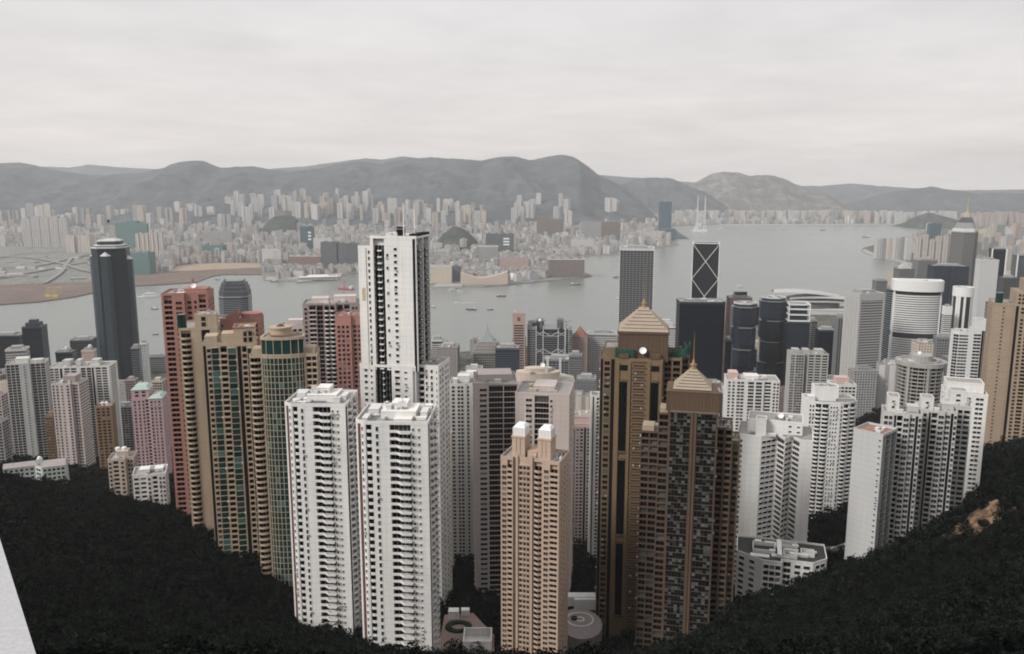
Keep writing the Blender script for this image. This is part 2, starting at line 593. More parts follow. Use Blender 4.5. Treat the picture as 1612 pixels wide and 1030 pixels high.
class Tower:
    def __init__(s, name, label, cat, poly, px0, px1, py, Y, yaw=0.0, fh=3.1, group=None, zb=None, sink=5.0):
        s.yaw, s.fh = R(yaw), fh
        rp = [rot2(p, s.yaw) for p in poly]
        k, X = 20 / max(p[0] for p in rp), P((px0 + px1) / 2, py, Y).x
        z = P((px0 + px1) / 2, py, Y).z
        ymin = min(p[1] for p in rp)
        for _ in range(14):
            Yc = Y - ymin * k
            pr = [proj(X + p[0] * k, Yc + p[1] * k, z) for p in rp]
            a, c = min(q[0] for q in pr), max(q[0] for q in pr)
            k *= (px1 - px0) / (c - a)
            pr = [proj(X + p[0] * k, Y - ymin * k + p[1] * k, z) for p in rp]
            a, c = min(q[0] for q in pr), max(q[0] for q in pr)
            X += ((px0 + px1) / 2 - (a + c) / 2) * pr[0][2] / FOC
        Yc = Y - ymin * k
        s.k, s.X, s.Yc, s.zt = k, X, Yc, z
        corners = [(X + p[0] * k, Yc + p[1] * k) for p in rp]
        if zb is None:
            zb = min(float(ground(x, y)) for x, y in corners + [(X, Yc)])
            zb = max(zb, 3.5)
        s.zb = zb
        s.sink = sink
        s.poly = scale_poly(poly, k)
        s.H = z - zb
        s.name = name
        s.root = empty(name, (X, Yc, zb), s.yaw)
        tag(s.root, label, cat, group)
        s.M = Matrix.Translation((X, Yc, zb)) @ Matrix.Rotation(s.yaw, 4, 'Z')
        s.pend = {}
        s.Y = Y
        s.rnd = random.Random(int(abs(px0) * 31 + abs(py) * 7))

    def zat(s, py, Y=None):
        """local height of a point seen at pixel row py on this building's front"""
        return P(806, py, Y or s.Y).z - s.zb

    def part(s, name, mb, mats, loc=(0, 0, 0)):
        return mb.build(name, mats, s.root, loc)

    def rep(s, name, key, fn, mats, M, nrm=None):
        w = s.M @ M.translation
        view = Vector((0, 0, CAMZ)) - w
        if nrm is not None:
            nw = s.M.to_3x3() @ Vector((nrm[0], nrm[1], 0))
            if nw.dot(view) < -0.12 * view.length:
                return
        s.pend.setdefault(name, []).append((view.length, key, fn, mats, M.copy()))

    def flush(s):
        for name, lst in s.pend.items():
            lst.sort(key=lambda t: t[0])
            cache, tmpl = {}, {}
            rest, slots = MB(), []
            for i, (d, key, fn, mats, M) in enumerate(lst):
                if key not in tmpl:
                    tmpl[key] = fn()
                if i < REP_MAX:
                    if key not in cache:
                        cache[key] = tmpl[key].mesh(name, mats)
                    link(name, cache[key], s.root, M=M)
                else:
                    for m in mats:
                        if m not in slots:
                            slots.append(m)
                    rest.add(tmpl[key], M, [slots.index(m) for m in mats])
            if rest.f:
                tag(rest.build(name, slots, s.root), kind='stuff')
        s.pend = {}
        return s

    def edge(s, poly, i):
        a, b = Vector(poly[i]), Vector(poly[(i + 1) % len(poly)])
        d = (b - a)
        L = d.length
        d = d / L
        return a, d, L, Vector((d.y, -d.x))

    def tier(s, poly=None, z0=None, z1=None, wall=None, faces=None, parapet=1.1, roof=ROOF, fh=None, pname='wall', top_gap=0.6, first=0, wmats=None):
        """one storey block: carved walls, roof, parapet and the repeated pieces of each face"""
        poly = poly or s.poly
        z0 = -s.sink if z0 is None else z0
        z1 = s.H if z1 is None else z1
        fh = fh or s.fh
        faces = faces or {}
        n = len(poly)
        zs = max(z0, 0.0)
        ztop = z1 - parapet
        nfl = max(1, int((ztop - zs - top_gap) / fh))
        zb = ztop - top_gap - nfl * fh     # storeys are counted down from the roof
        carved = []
        for i in range(n):
            a, d, L, nr = s.edge(poly, i)
            carved.append(tuple(a))
            rec = []
            for it in faces.get(i, ()):
                if it[0] in 'BN':
                    o = it[3] if len(it) > 3 else {}
                    rec.append((it[1], it[2], o.get('r', 1.9)))
            for f0, f1, r in sorted(rec):
                for f, q in ((f0, 0), (f0, r), (f1, r), (f1, 0)):
                    carved.append(tuple(a + d * (f * L) - nr * q))
        w = MB().prism(carved, z0, ztop, 0)
        s.part(pname, w, wall)
        if parapet > 0.05:
            s.part('parapet', MB().ring(offset(poly, .06), offset(poly, -.3), ztop - .35, z1, 0, bottom=True), wall)
            inn = offset(poly, -.32)
            s.part('roof', MB().prism(inn, ztop, ztop + .06, 0), roof)
        for i, items in faces.items():
            a, d, L, nr = s.edge(poly, i % n)
            ang = math.atan2(d.y, d.x)
            Rm = Matrix.Rotation(ang, 4, 'Z')
            for it in items:
                o = it[3] if len(it) > 3 else {}
                f0, f1 = it[1], it[2]
                c = a + d * ((f0 + f1) / 2 * L)
                wd = (f1 - f0) * L
                nn = tuple(nr)
                fr, to = o.get('from', 0), nfl - o.get('top', 0)
                st = o.get('every', 1)
                if it[0] == 'W':
                    k = o.get('n', 1)
                    gap = o.get('gap', 0.6)
                    ww = (wd - gap * (k - 1)) / k
                    h, sill = o.get('h', 1.75), o.get('sill', 0.75)
                    ms = (o.get('mat', wall), o.get('glass', GLASS))
                    key = ('W', round(ww, 2), h, o.get('m', 1), ms)
                    fn = (lambda ww=ww, h=h, m=o.get('m', 1): win_mb(max(.4, ww), h, m))
                    for q in range(k):
                        cc = c + d * (-wd / 2 + ww / 2 + q * (ww + gap))
                        for fl in range(fr, to, st):
                            s.rep(o.get('name', 'window'), key, fn, ms, Matrix.Translation((cc.x, cc.y, zb + fl * fh + sill)) @ Rm, nn)
                            if s.Y < 580 and fh > 2.5 and s.rnd.random() < (.12 if wall is WHITE else .25):
                                sx = s.rnd.choice((-.3, .3)) * ww
                                e = cc + d * sx
                                s.rep('air_conditioner', 'AC', ac_mb, (PLANT_W, DARK), Matrix.Translation((e.x, e.y, zb + fl * fh + sill - .95)) @ Rm, nn)
                elif it[0] == 'B':
                    ms = (o.get('mat', wall), o.get('glass', GLASS_DK), o.get('smat', wall))
                    r = o.get('r', 1.9)
                    key = ('B', round(wd, 2), r, str(o.get('front')), o.get('par', 1.05), str(o.get('seg')), ms)
                    fn = (lambda wd=wd, r=r, o=o, fh=fh * st: balc_mb(wd, r, fh, o.get('front'), o.get('par', .92), o.get('rail', False), o.get('slab', .22), o.get('seg'), 2))
                    for fl in range(fr, to, st):
                        s.rep('balcony', key, fn, ms, Matrix.Translation((c.x, c.y, zb + fl * fh)) @ Rm, nn)
                elif it[0] == 'K':   # ribbon window per storey
                    h, sill, p = o.get('h', 1.6), o.get('sill', .9), o.get('p', .06)
                    ms = (o.get('glass', GLASS), o.get('mat', wall))

                    def kb(wd=wd, h=h, p=p, o=o):
                        b = MB()
                        k = max(1, int(wd / o.get('bay', 2.4)))
                        rows = o.get('rows', 1)
                        for q in range(k):
                            for v in range(rows):
                                b.box(-wd / 2 + wd * q / k, -wd / 2 + wd * (q + 1) / k, -p, .02, h * v / rows, h * (v + 1) / rows, 0)
                        for q in range(k + 1):
                            x = -wd / 2 + .06 + (wd - .12) * q / k
                            b.box(x - .07, x + .07, -p - .1, -p, 0, h, 1)
                        return b
                    for fl in range(fr, to, st):
                        s.rep(o.get('name', 'ribbon_window'), ('K', round(wd, 2), h, ms), kb, ms, Matrix.Translation((c.x, c.y, zb + fl * fh + sill)) @ Rm, nn)
                elif it[0] == 'S':   # full-height strip of glass; the dark ones paint the shade of recesses
                    p = o.get('p', .08)
                    zz0, zz1 = o.get('z0', zs), o.get('z1', ztop - .3)
                    b = MB().box(-wd / 2, wd / 2, -p, .02, zz0, zz1, 0)
                    if o.get('grid'):
                        k = max(1, int(wd / o['grid']))
                        for q in range(k + 1):
                            x = -wd / 2 + .08 + (wd - .16) * q / k
                            b.box(x - .08, x + .08, -p - .12, -p, zz0, zz1, 1)
                    ob = s.part(o.get('name', 'glass_or_shade_strip'), b, (o.get('glass', GLASS_DK), o.get('mat', wall)))
                    ob.matrix_local = Matrix.Translation((c.x, c.y, 0)) @ Rm
                elif it[0] == 'T':   # ledge or spandrel per storey
                    h, p, sill = o.get('h', .3), o.get('p', .3), o.get('sill', 0)
                    ms = (o.get('mat', wall),)
                    fn = (lambda wd=wd, h=h, p=p: MB().box(-wd / 2, wd / 2, -p, .01, 0, h))
                    for fl in range(fr, to + 1, st):
                        s.rep(o.get('name', 'ledge'), ('T', round(wd, 2), h, p, ms), fn, ms, Matrix.Translation((c.x, c.y, zb + fl * fh + sill)) @ Rm, nn)
                elif it[0] == 'F':   # pier
                    p = o.get('p', .5)
                    ob = s.part(o.get('name', 'pier'), MB().box(-wd / 2, wd / 2, -p, .02, o.get('z0', z0), o.get('z1', z1 + o.get('over', 0.2)), 0), o.get('mat', wall))
                    ob.matrix_local = Matrix.Translation((c.x, c.y, 0)) @ Rm
        return s

    # roof pieces, in fractions of the footprint box unless metres are given
    def box(s, name, fx0, fx1, fy0, fy1, z0, h, mat, poly=None):
        poly = poly or s.poly
        xs, ys = [p[0] for p in poly], [p[1] for p in poly]
        w, d, x, y = max(xs) - min(xs), max(ys) - min(ys), min(xs), min(ys)
        b = MB().box(x + fx0 * w, x + fx1 * w, y + fy0 * d, y + fy1 * d, z0, z0 + h)
        b.box(x + fx0 * w - .12, x + fx1 * w + .12, y + fy0 * d - .12, y + fy1 * d + .12, z0 + h, z0 + h + .25)
        return s.part(name, b, mat)

    def clutter(s, z, poly=None, seed=1, n=7, mats=None, tall=3.0, dish=False, mast=0, shrink=.72):
        """roof-top lift houses, tanks, ducts and masts"""
        poly = poly or s.poly
        rnd = random.Random(seed * 7919 + 13)
        xs, ys = [p[0] for p in poly], [p[1] for p in poly]
        cx, cy, w, d = (max(xs) + min(xs)) / 2, (max(ys) + min(ys)) / 2, (max(xs) - min(xs)) * shrink, (max(ys) - min(ys)) * shrink
        mats = mats or (PLANT_W, PLANT_G)
        n = int(n * 1.6) if s.Y < 700 else n
        spots = []
        for i in range(n * 4):
            if len(spots) >= n:
                break
            bw, bd = rnd.uniform(.07, .26) * w, rnd.uniform(.08, .28) * d
            x, y = cx + rnd.uniform(-.5, .5) * (w - bw), cy + rnd.uniform(-.5, .5) * (d - bd)
            if any(abs(x - a) < (bw + c) / 2 + .3 and abs(y - b) < (bd + e) / 2 + .3 for a, b, c, e in spots):
                continue
            spots.append((x, y, bw, bd))
            h = rnd.uniform(.25, 1.0) * tall
            kind = rnd.random()
            if kind < .6:
                b = MB().box(x - bw / 2, x + bw / 2, y - bd / 2, y + bd / 2, z, z + h)
                b.box(x - bw / 2 - .15, x + bw / 2 + .15, y - bd / 2 - .15, y + bd / 2 + .15, z + h, z + h + .2)
                s.part('plant_housing', b, rnd.choice(mats))
            elif kind < .8:
                s.part('water_tank', MB().cyl(x, y, z, z + h * .7, min(bw, bd) * .5, n=12).dome(x, y, z + h * .7, min(bw, bd) * .5, .4), rnd.choice(mats))
            else:
                b = MB()
                for q in range(3):
                    yy = y - bd / 2 + bd * q / 2
                    b.box(x - bw / 2, x + bw / 2, yy - .2, yy + .2, z + .3, z + .7)
                b.box(x - bw / 2, x - bw / 2 + .5, y - bd / 2, y + bd / 2, z, z + 1.0)
                s.part('pipework', b, METAL)
        for q in range(mast):
            x, y = cx + rnd.uniform(-.35, .35) * w, cy + rnd.uniform(-.3, .3) * d
            h = rnd.uniform(4, 8)
            s.part('antenna', MB().bar((x, y, z), (x, y, z + h), .12, .05).bar((x - .8, y, z + h * .7), (x + .8, y, z + h * .7), .05), METAL)
        if dish:
            x, y = cx - .2 * w, cy - .2 * d
            s.dish(x, y, z)
        return s

    def dish(s, x, y, z, r=1.6):
        b = MB().bar((x, y, z), (x, y, z + r * .9), .15)
        pr = None
        for i in range(4):
            rr, q = r * i / 3 + .02, (i / 3) ** 2 * r * .35
            cur = []
            for j in range(14):
                t = 2 * math.pi * j / 14
                v = Vector((rr * math.cos(t), -q, rr * math.sin(t)))
                v = Matrix.Rotation(R(-35), 3, 'X') @ v
                cur.append((x + v.x, y + v.y, z + r * 1.2 + v.z))
            if pr:
                for j in range(14):
                    k = (j + 1) % 14
                    b.quad([pr[j], pr[k], cur[k], cur[j]])
            pr = cur
        return s.part('satellite_dish', b, DISH)

    def spire(s, x, y, z, h, r=.5, mat=METAL, name='spire'):
        b = MB().bar((x, y, z), (x, y, z + h * .35), r, r * .7).bar((x, y, z + h * .35), (x, y, z + h * .7), r * .6, r * .4).bar((x, y, z + h * .7), (x, y, z + h), r * .3, r * .12)
        return s.part(name, b, mat)

    def rings(s, poly, z0, z1, fh, h, p, mat, name='spandrel', skip=()):
        """a band round the building at every storey"""
        me = MB().ring(offset(poly, p), offset(poly, -.05), 0, h, 0, bottom=True).mesh(name, [mat])
        z, i = z0, 0
        while z + h < z1:
            if i not in skip and i < REP_MAX:
                link(name, me, s.root, (0, 0, z))
            z += fh
            i += 1
        return s


def W(f0, f1, **o): return ('W', f0, f1, o)
def B(f0, f1, **o): return ('B', f0, f1, o)
def K(f0, f1, **o): return ('K', f0, f1, o)
def S(f0, f1, **o): return ('S', f0, f1, o)
def T(f0, f1, **o): return ('T', f0, f1, o)
def F(f0, f1, **o): return ('F', f0, f1, o)
def NO(f0, f1, **o): return ('N', f0, f1, o)
# ------------------------------------------------------------------ setting
def ground_mat(name, cols, scale, rough=0.95):
    m, n, l, b = new_mat(name)
    tc = N(n, 'ShaderNodeTexCoord')
    a = N(n, 'ShaderNodeTexNoise', i_Scale=scale, i_Detail=8.0, i_Roughness=0.65)
    l.new(tc.outputs['Object'], a.inputs['Vector'])
    v = N(n, 'ShaderNodeTexVoronoi', i_Scale=scale * 3)
    l.new(tc.outputs['Object'], v.inputs['Vector'])
    ramp = N(n, 'ShaderNodeValToRGB')
    cr = ramp.color_ramp
    for i, (p, c) in enumerate(cols):
        e = cr.elements[i] if i < 2 else cr.elements.new(p)
        e.position, e.color = p, (*c, 1)
    s = mathn(n, l, 'ADD', mathn(n, l, 'MULTIPLY', a.outputs[0], 0.8), mathn(n, l, 'MULTIPLY', v.outputs['Distance'], 0.2))
    l.new(s, ramp.inputs[0])
    l.new(ramp.outputs[0], b.inputs['Base Color'])
    b.inputs['Roughness'].default_value = rough
    b.inputs['Specular IOR Level'].default_value = 0.02
    return m


def build_water():
    m, n, l, b = new_mat('harbour water')
    tc = N(n, 'ShaderNodeTexCoord')
    mp = N(n, 'ShaderNodeMapping')
    mp.inputs['Scale'].default_value = (0.010, 0.022, 1)
    l.new(tc.outputs['Object'], mp.inputs['Vector'])
    a = N(n, 'ShaderNodeTexNoise', i_Scale=1.0, i_Detail=9.0, i_Roughness=0.72)
    l.new(mp.outputs[0], a.inputs['Vector'])
    big = N(n, 'ShaderNodeTexNoise', i_Scale=0.0016, i_Detail=4.0)
    l.new(tc.outputs['Object'], big.inputs['Vector'])
    bp = N(n, 'ShaderNodeBump', i_Strength=0.55, i_Distance=3.0)
    l.new(a.outputs[0], bp.inputs['Height'])
    l.new(bp.outputs[0], b.inputs['Normal'])
    l.new(mixc(n, l, big.outputs[0], (0.155, 0.170, 0.158), (0.195, 0.208, 0.193)), b.inputs['Base Color'])
    rr = mathn(n, l, 'ADD', mathn(n, l, 'MULTIPLY', big.outputs[0], 0.16), 0.16)
    l.new(rr, b.inputs['Roughness'])
    b.inputs['IOR'].default_value = 1.33
    s = 60000
    o = MB().quad([(-s, -3000, 0), (s, -3000, 0), (s, s, 0), (-s, s, 0)]).build('water', m)
    tag(o, 'grey harbour water between the city and the far shore', None, None, 'structure')


def land(name, pts, z, mat, label, skirt=5.0, kind='structure'):
    """a flat sheet of land with a sea wall down to the water"""
    from mathutils.geometry import tessellate_polygon
    b = MB()
    v3 = [Vector((p[0], p[1], z)) for p in pts]
    area = sum(v3[i].x * v3[(i + 1) % len(v3)].y - v3[(i + 1) % len(v3)].x * v3[i].y for i in range(len(v3)))
    if area < 0:
        v3.reverse()
    b.v += [tuple(p) for p in v3]
    for t in tessellate_polygon([v3]):
        a, c, d = (v3[i] for i in t)
        if (c - a).cross(d - a).z < 0:
            t = (t[0], t[2], t[1])
        b.f.append(tuple(t)); b.m.append(0)
    n = len(v3)
    b.v += [(p.x, p.y, z - skirt) for p in v3]
    for i in range(n):
        j = (i + 1) % n
        b.f.append((i, n + i, n + j, j)); b.m.append(0)
    o = b.build(name, mat)
    if kind:
        tag(o, label, None, None, kind)
    return o


KOWLOON = [(-500, 505), (-100, 486), (0, 478), (60, 474), (118, 466), (150, 459), (212, 449), (270, 446), (310, 443), (333, 434), (350, 431), (412, 431), (416, 441),
           (470, 443), (470, 438), (535, 433), (560, 430), (600, 437), (660, 446), (690, 448), (725, 450), (760, 451), (800, 448), (870, 441), (915, 438), (932, 434), (922, 429),
           (905, 420), (905, 407), (935, 401), (975, 401), (1000, 395), (1035, 390), (1067, 386), (1066, 377), (1050, 368), (1056, 356), (1130, 353), (1300, 353), (1460, 351), (1700, 349), (2200, 346)]
KP = [PZ(a, b, 3) for a, b in KOWLOON]
KP = [(p.x, p.y) for p in KP]
KPOLY = KP + [(13000, 14000), (-11000, 14000), (-9000, KP[0][1])]
ISLAND = [(2300, 372), (1800, 352), (1560, 354), (1500, 356), (1460, 362), (1430, 372), (1395, 381), (1360, 390), (1356, 394), (1374, 401), (1410, 409), (1445, 418), (1485, 429),
          (1470, 438), (1420, 446), (1380, 452), (1338, 470), (1332, 482), (1225, 484), (1212, 492), (1190, 500), (1100, 508), (1000, 524), (900, 538), (800, 548), (700, 556), (560, 566), (420, 574), (300, 580), (150, 588), (0, 596), (-200, 606), (-500, 620)]
IP = [PZ(a, b, 3) for a, b in ISLAND]
IP = [(p.x, p.y) for p in IP]
IPOLY = IP + [(-1500, 900), (-1500, 600), (6000, 600), (9000, IP[0][1])]


def inside(p, poly):
    x, y, c = p[0], p[1], False
    j = len(poly) - 1
    for i in range(len(poly)):
        if (poly[i][1] > y) != (poly[j][1] > y) and x < (poly[j][0] - poly[i][0]) * (y - poly[i][1]) / (poly[j][1] - poly[i][1]) + poly[i][0]:
            c = not c
        j = i
    return c


def build_setting():
    build_water()
    city = ground_mat('city ground', [(0.34, (0.05, 0.055, 0.048)), (0.46, (0.15, 0.145, 0.135)), (0.54, (0.05, 0.06, 0.045)), (0.62, (0.20, 0.19, 0.17)), (0.7, (0.09, 0.09, 0.08))], 0.02)
    far = ground_mat('far city ground', [(0.34, (0.13, 0.13, 0.12)), (0.5, (0.26, 0.25, 0.235)), (0.58, (0.13, 0.14, 0.12)), (0.68, (0.32, 0.305, 0.28))], 0.016)
    land('kowloon_ground', KPOLY, 3.0, far, 'far shore ground across the harbour')
    land('island_ground', IPOLY, 3.0, city, 'low city ground along the near shore')
    # hillside: one sheet from the lookout down to the flat city
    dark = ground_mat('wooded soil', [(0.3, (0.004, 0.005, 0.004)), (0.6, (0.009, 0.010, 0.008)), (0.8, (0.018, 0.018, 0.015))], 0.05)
    xs = np.arange(-1440, 1441, 15.0); ys = np.arange(-60, 1545, 15.0)
    X, Y = np.meshgrid(xs, ys)
    Z = ground(X, Y)
    nz = np.array([mnoise.noise(Vector((x * .02, y * .02, 0))) for x, y in zip(X.ravel(), Y.ravel())]).reshape(X.shape)
    Z = Z + nz * 2.5 * np.clip((Z - 20) / 60, 0, 1)
    Z = np.where(Z < 3.2, 2.0, Z)
    nx, ny = len(xs), len(ys)
    b = MB()
    b.v = [tuple(p) for p in np.stack([X.ravel(), Y.ravel(), Z.ravel()], 1).tolist()]
    for j in range(ny - 1):
        for i in range(nx - 1):
            q = j * nx + i
            b.f.append((q, q + 1, q + nx + 1, q + nx)); b.m.append(0)
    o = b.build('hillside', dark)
    for p in o.data.polygons:
        p.use_smooth = True
    tag(o, 'dark steep hillside falling from the lookout to the city', None, None, 'structure')


def hill(name, label, prof, Y0, Yr, mat, depth_back=1500, seed=0, spur=0.28, zfoot=2.0, rows=52, cols=440, pw=1.35):
    """a ridge: crest line read from the photograph at distance Yr, foot at Y0"""
    prof = sorted(prof)
    pxs = np.array([p[0] for p in prof], float); pys = np.array([p[1] for p in prof], float)
    px = np.linspace(pxs[0], pxs[-1], cols)
    py = np.interp(px, pxs, pys)
    py = np.convolve(np.pad(py, 2, 'edge'), [.1, .2, .4, .2, .1], 'valid')
    crest = [P(a, b, Yr) for a, b in zip(px, py)]
    b = MB()
    nb = 8
    for j in range(rows + nb):
        for i, c in enumerate(crest):
            fine = mnoise.noise(Vector((c.x / 160, seed, 5))) * 11 + mnoise.noise(Vector((c.x / 60, seed, 8))) * 5
            hz = max(c.z + fine, zfoot)
            if j < rows:
                t = j / (rows - 1)
                Y = Y0 + (Yr - Y0) * t
                x = c.x * (1 - (1 - t) * (Yr - Y0) / Yr * .55)
                g = 1 - abs(mnoise.noise(Vector((x / 700 + seed * 3.1, Y / 2600, seed)))) * 2
                g2 = mnoise.fractal(Vector((x / 260, Y / 420, seed + 4.0)), 1.0, 2.0, 5)
                w = math.sin(math.pi * min(1, t)) ** .8
                s = t ** pw * (1 + spur * g * w) + .075 * g2 * w + .022 * mnoise.noise(Vector((x / 110, Y / 130, seed + 9.0))) * w
                z = zfoot + (hz - zfoot) * max(0, min(.985 if t < 1 else 1, s)) * 1.0
                if j == 0:
                    z = zfoot - 3
            else:
                t = (j - rows + 1) / nb
                Y = Yr + depth_back * t
                x = c.x
                z = zfoot + (hz - zfoot) * (1 - t)
            b.v.append((x, Y, z))
    n = len(crest)
    for j in range(rows + nb - 1):
        for i in range(n - 1):
            q = j * n + i
            b.f.append((q, q + 1, q + n + 1, q + n)); b.m.append(0)
    o = b.build(name, mat)
    for p in o.data.polygons:
        p.use_smooth = True
    return tag(o, label, None, None, 'structure')


RIDGE = [(-260, 268), (-120, 262), (0, 257), (30, 256), (60, 261), (85, 267), (110, 272), (150, 276), (200, 274), (230, 272), (260, 264), (285, 254), (320, 253), (345, 264), (400, 262), (450, 271), (500, 265),
         (560, 254), (600, 258), (640, 250), (670, 248), (720, 250), (760, 253), (780, 248), (810, 246), (835, 253), (860, 247), (885, 243), (905, 248), (920, 259), (935, 272), (955, 281), (985, 296), (1010, 318), (1030, 343)]
MOUNT_B = [(900, 345), (930, 318), (960, 296), (980, 290), (1000, 282), (1030, 279), (1060, 282), (1080, 291), (1110, 303), (1140, 322), (1170, 346)]
MOUNT_C = [(1020, 345), (1050, 320), (1080, 293), (1100, 285), (1120, 274), (1140, 270), (1165, 273), (1180, 277), (1205, 275), (1230, 280), (1250, 289), (1275, 298), (1310, 310), (1350, 335)]
MOUNT_D = [(1290, 345), (1330, 324), (1380, 308), (1410, 302), (1440, 297), (1465, 294), (1490, 298), (1515, 301), (1540, 305), (1570, 303), (1612, 305), (1700, 303), (1900, 306)]
FAINT = [(60, 262), (110, 264), (140, 259), (180, 263), (230, 266), (300, 268), (400, 268), (480, 262), (540, 254), (575, 249), (600, 252), (635, 246), (660, 250), (740, 262), (850, 268), (1000, 280), (1100, 288), (1200, 292), (1290, 293), (1340, 289), (1400, 294), (1500, 300), (1650, 298)]


def build_hills():
    def hm(name, a, b_, c):
        return ground_mat(name, [(0.32, a), (0.52, b_), (0.72, c)], 0.004)
    green = hm('hazed hill scrub', (0.060, 0.072, 0.082), (0.088, 0.100, 0.110), (0.14, 0.15, 0.15))  # lightened and blued so the colour carries part of the haze
    hill('ridge', 'long hazy mountain ridge behind the far city', RIDGE, 6100, 9600, green, seed=1, pw=1.15)
    hill('wooded_mount', 'low wooded mount right of the high ridge', MOUNT_B, 8800, 9900, green, seed=2)
    bare = hm('quarried hill', (0.085, 0.09, 0.092), (0.14, 0.14, 0.135), (0.29, 0.28, 0.26))
    hill('quarried_hill', 'pale bare hill with quarried slopes behind the bay', MOUNT_C, 9300, 11000, bare, seed=3)
    hill('eastern_hills', 'low dark hills at the eastern end of the harbour', MOUNT_D, 8900, 10300, green, seed=4)
    hill('distant_range', 'very faint mountain range beyond the ridge', FAINT, 12500, 14500, green, seed=5, depth_back=500)


def build_haze():
    m = bpy.data.materials.new('haze')
    m.use_nodes = True
    nt = m.node_tree
    nt.nodes.clear()
    v = N(nt.nodes, 'ShaderNodeVolumePrincipled')
    v.inputs['Color'].default_value = (0.96, 0.975, 0.995, 1)
    v.inputs['Density'].default_value = HAZE
    v.inputs['Anisotropy'].default_value = 0.25
    out = N(nt.nodes, 'ShaderNodeOutputMaterial')
    nt.links.new(v.outputs[0], out.inputs['Volume'])
    o = MB().box(-16000, 16000, -3200, 15500, -4.2, 760).build('haze', m)
    tag(o, 'pale grey haze lying over the harbour and hills', None, None, 'stuff')


HAZE = 4.1e-5
build_setting()
build_hills()
# ------------------------------------------------------------------ towers on the slope below the lookout
WHITE = wall_mat('white tile', (0.76, 0.75, 0.73), 3.2, joint=.14, stain=.2)
WHITE_B = wall_mat('off-white paint', (0.68, 0.67, 0.65), 3.0, joint=.10, stain=.2)
GREYW = wall_mat('light grey render', (0.50, 0.50, 0.49), 3.0, joint=.12, stain=.25, vj=4.5)
GREY = wall_mat('grey render', (0.36, 0.355, 0.35), 3.0, stain=.3)
PINKG = wall_mat('pinkish grey tile', (0.55, 0.485, 0.46), 3.0, stain=.2)
PINKG_D = wall_mat('dull mauve grey tile', (0.34, 0.285, 0.275), 3.0, stain=.25)
SALMON = wall_mat('salmon tile', (0.38, 0.195, 0.165), 3.0, stain=.22)
PINK = wall_mat('pale pink tile', (0.50, 0.36, 0.375), 3.0, stain=.2)
CREAM = wall_mat('cream tile', (0.45, 0.36, 0.27), 3.0, stain=.2)
TAN = wall_mat('peach tan tile', (0.53, 0.40, 0.315), 3.0, stain=.18)
TAN_L = wall_mat('pale tan tile', (0.53, 0.46, 0.385), 3.0, stain=.2)
BROWN = wall_mat('brown granite tile', (0.118, 0.080, 0.056), 3.0, stain=.25, vj=1.5)
BROWN_D = wall_mat('dark brown tile', (0.05, 0.032, 0.022), 3.0, stain=.3)
OCHRE = wall_mat('ochre tile', (0.205, 0.145, 0.088), 3.0, stain=.2)
PYR = plain('beige stone roof', (0.37, 0.305, 0.24), 0.8, vary=.15)
VERDI = plain('pale copper green', (0.36, 0.46, 0.42), 0.7, vary=.25)
MAROON = wall_mat('maroon tile', (0.13, 0.06, 0.05), 3.0)
ZIG = [(-.5, -.1), (-.16, -.1), (.06, -2.2), (.5, -2.2)]
BOW = [(-.5, 0), (-.36, -.75), (-.12, -1.15), (.12, -1.15), (.36, -.75), (.5, 0)]


def twin(px0, px1, py, Y, label, seed, yaw):
    poly = [(-9.7, -12), (13, -12), (13, 12), (-13, 12), (-13, -9.5)]
    t = Tower('apartment_tower', label, 'apartment tower', poly, px0, px1, py, Y, yaw, fh=3.08, group='tall white towers in the middle')
    side = [NO(.03, .14, r=1.6), S(.035, .135, p=-1.3, glass=DARK), B(.2, .42, r=1.4, front=BOW, mat=WHITE), W(.47, .53), B(.58, .8, r=1.4, front=BOW), W(.86, .92)]
    t.tier(wall=WHITE, faces={
        0: [B(.03, .12, r=1.3, front=[(-.5, .6), (-.3, .12), (.1, -.1), (.5, 0)], par=1.0), W(.185, .225, h=1.9, sill=.6), B(.40, .73, r=2.2, front=ZIG, par=.95),
            W(.752, .782, h=1.2), W(.845, .872, h=1.1, top=0)],
        1: side, 3: [W(.2, .26), W(.5, .56)],
        4: [NO(.22, .6, r=.9), S(.24, .58, p=-.7, glass=MAROON), W(.72, .9, h=1.5)]})
    z = t.H - 1.04
    t.box('penthouse', .32, .80, .26, .74, z, 3.0, WHITE)
    t.box('penthouse', .45, .66, .40, .70, z + 3.2, 2.2, WHITE)
    t.box('lift_house', .12, .26, .4, .7, z, 2.8, PLANT_W)
    t.box('lift_house', .86, .95, .3, .6, z, 2.4, PLANT_W)
    t.clutter(z, seed=seed, n=16, mats=(PLANT_W, WHITE), tall=2.2, shrink=.92)
    t.clutter(z + 3.25, poly=scale_poly(t.poly, .5), seed=seed + 1, n=9, mats=(PLANT_W, ROOF_W), tall=2.6, mast=2)
    t.part('roof_garden', MB().box(t.poly[0][0] + .4, t.poly[0][0] + 4.5, t.poly[0][1] + .5, t.poly[0][1] + 1.6, z, z + .8), NET)
    return t.flush()


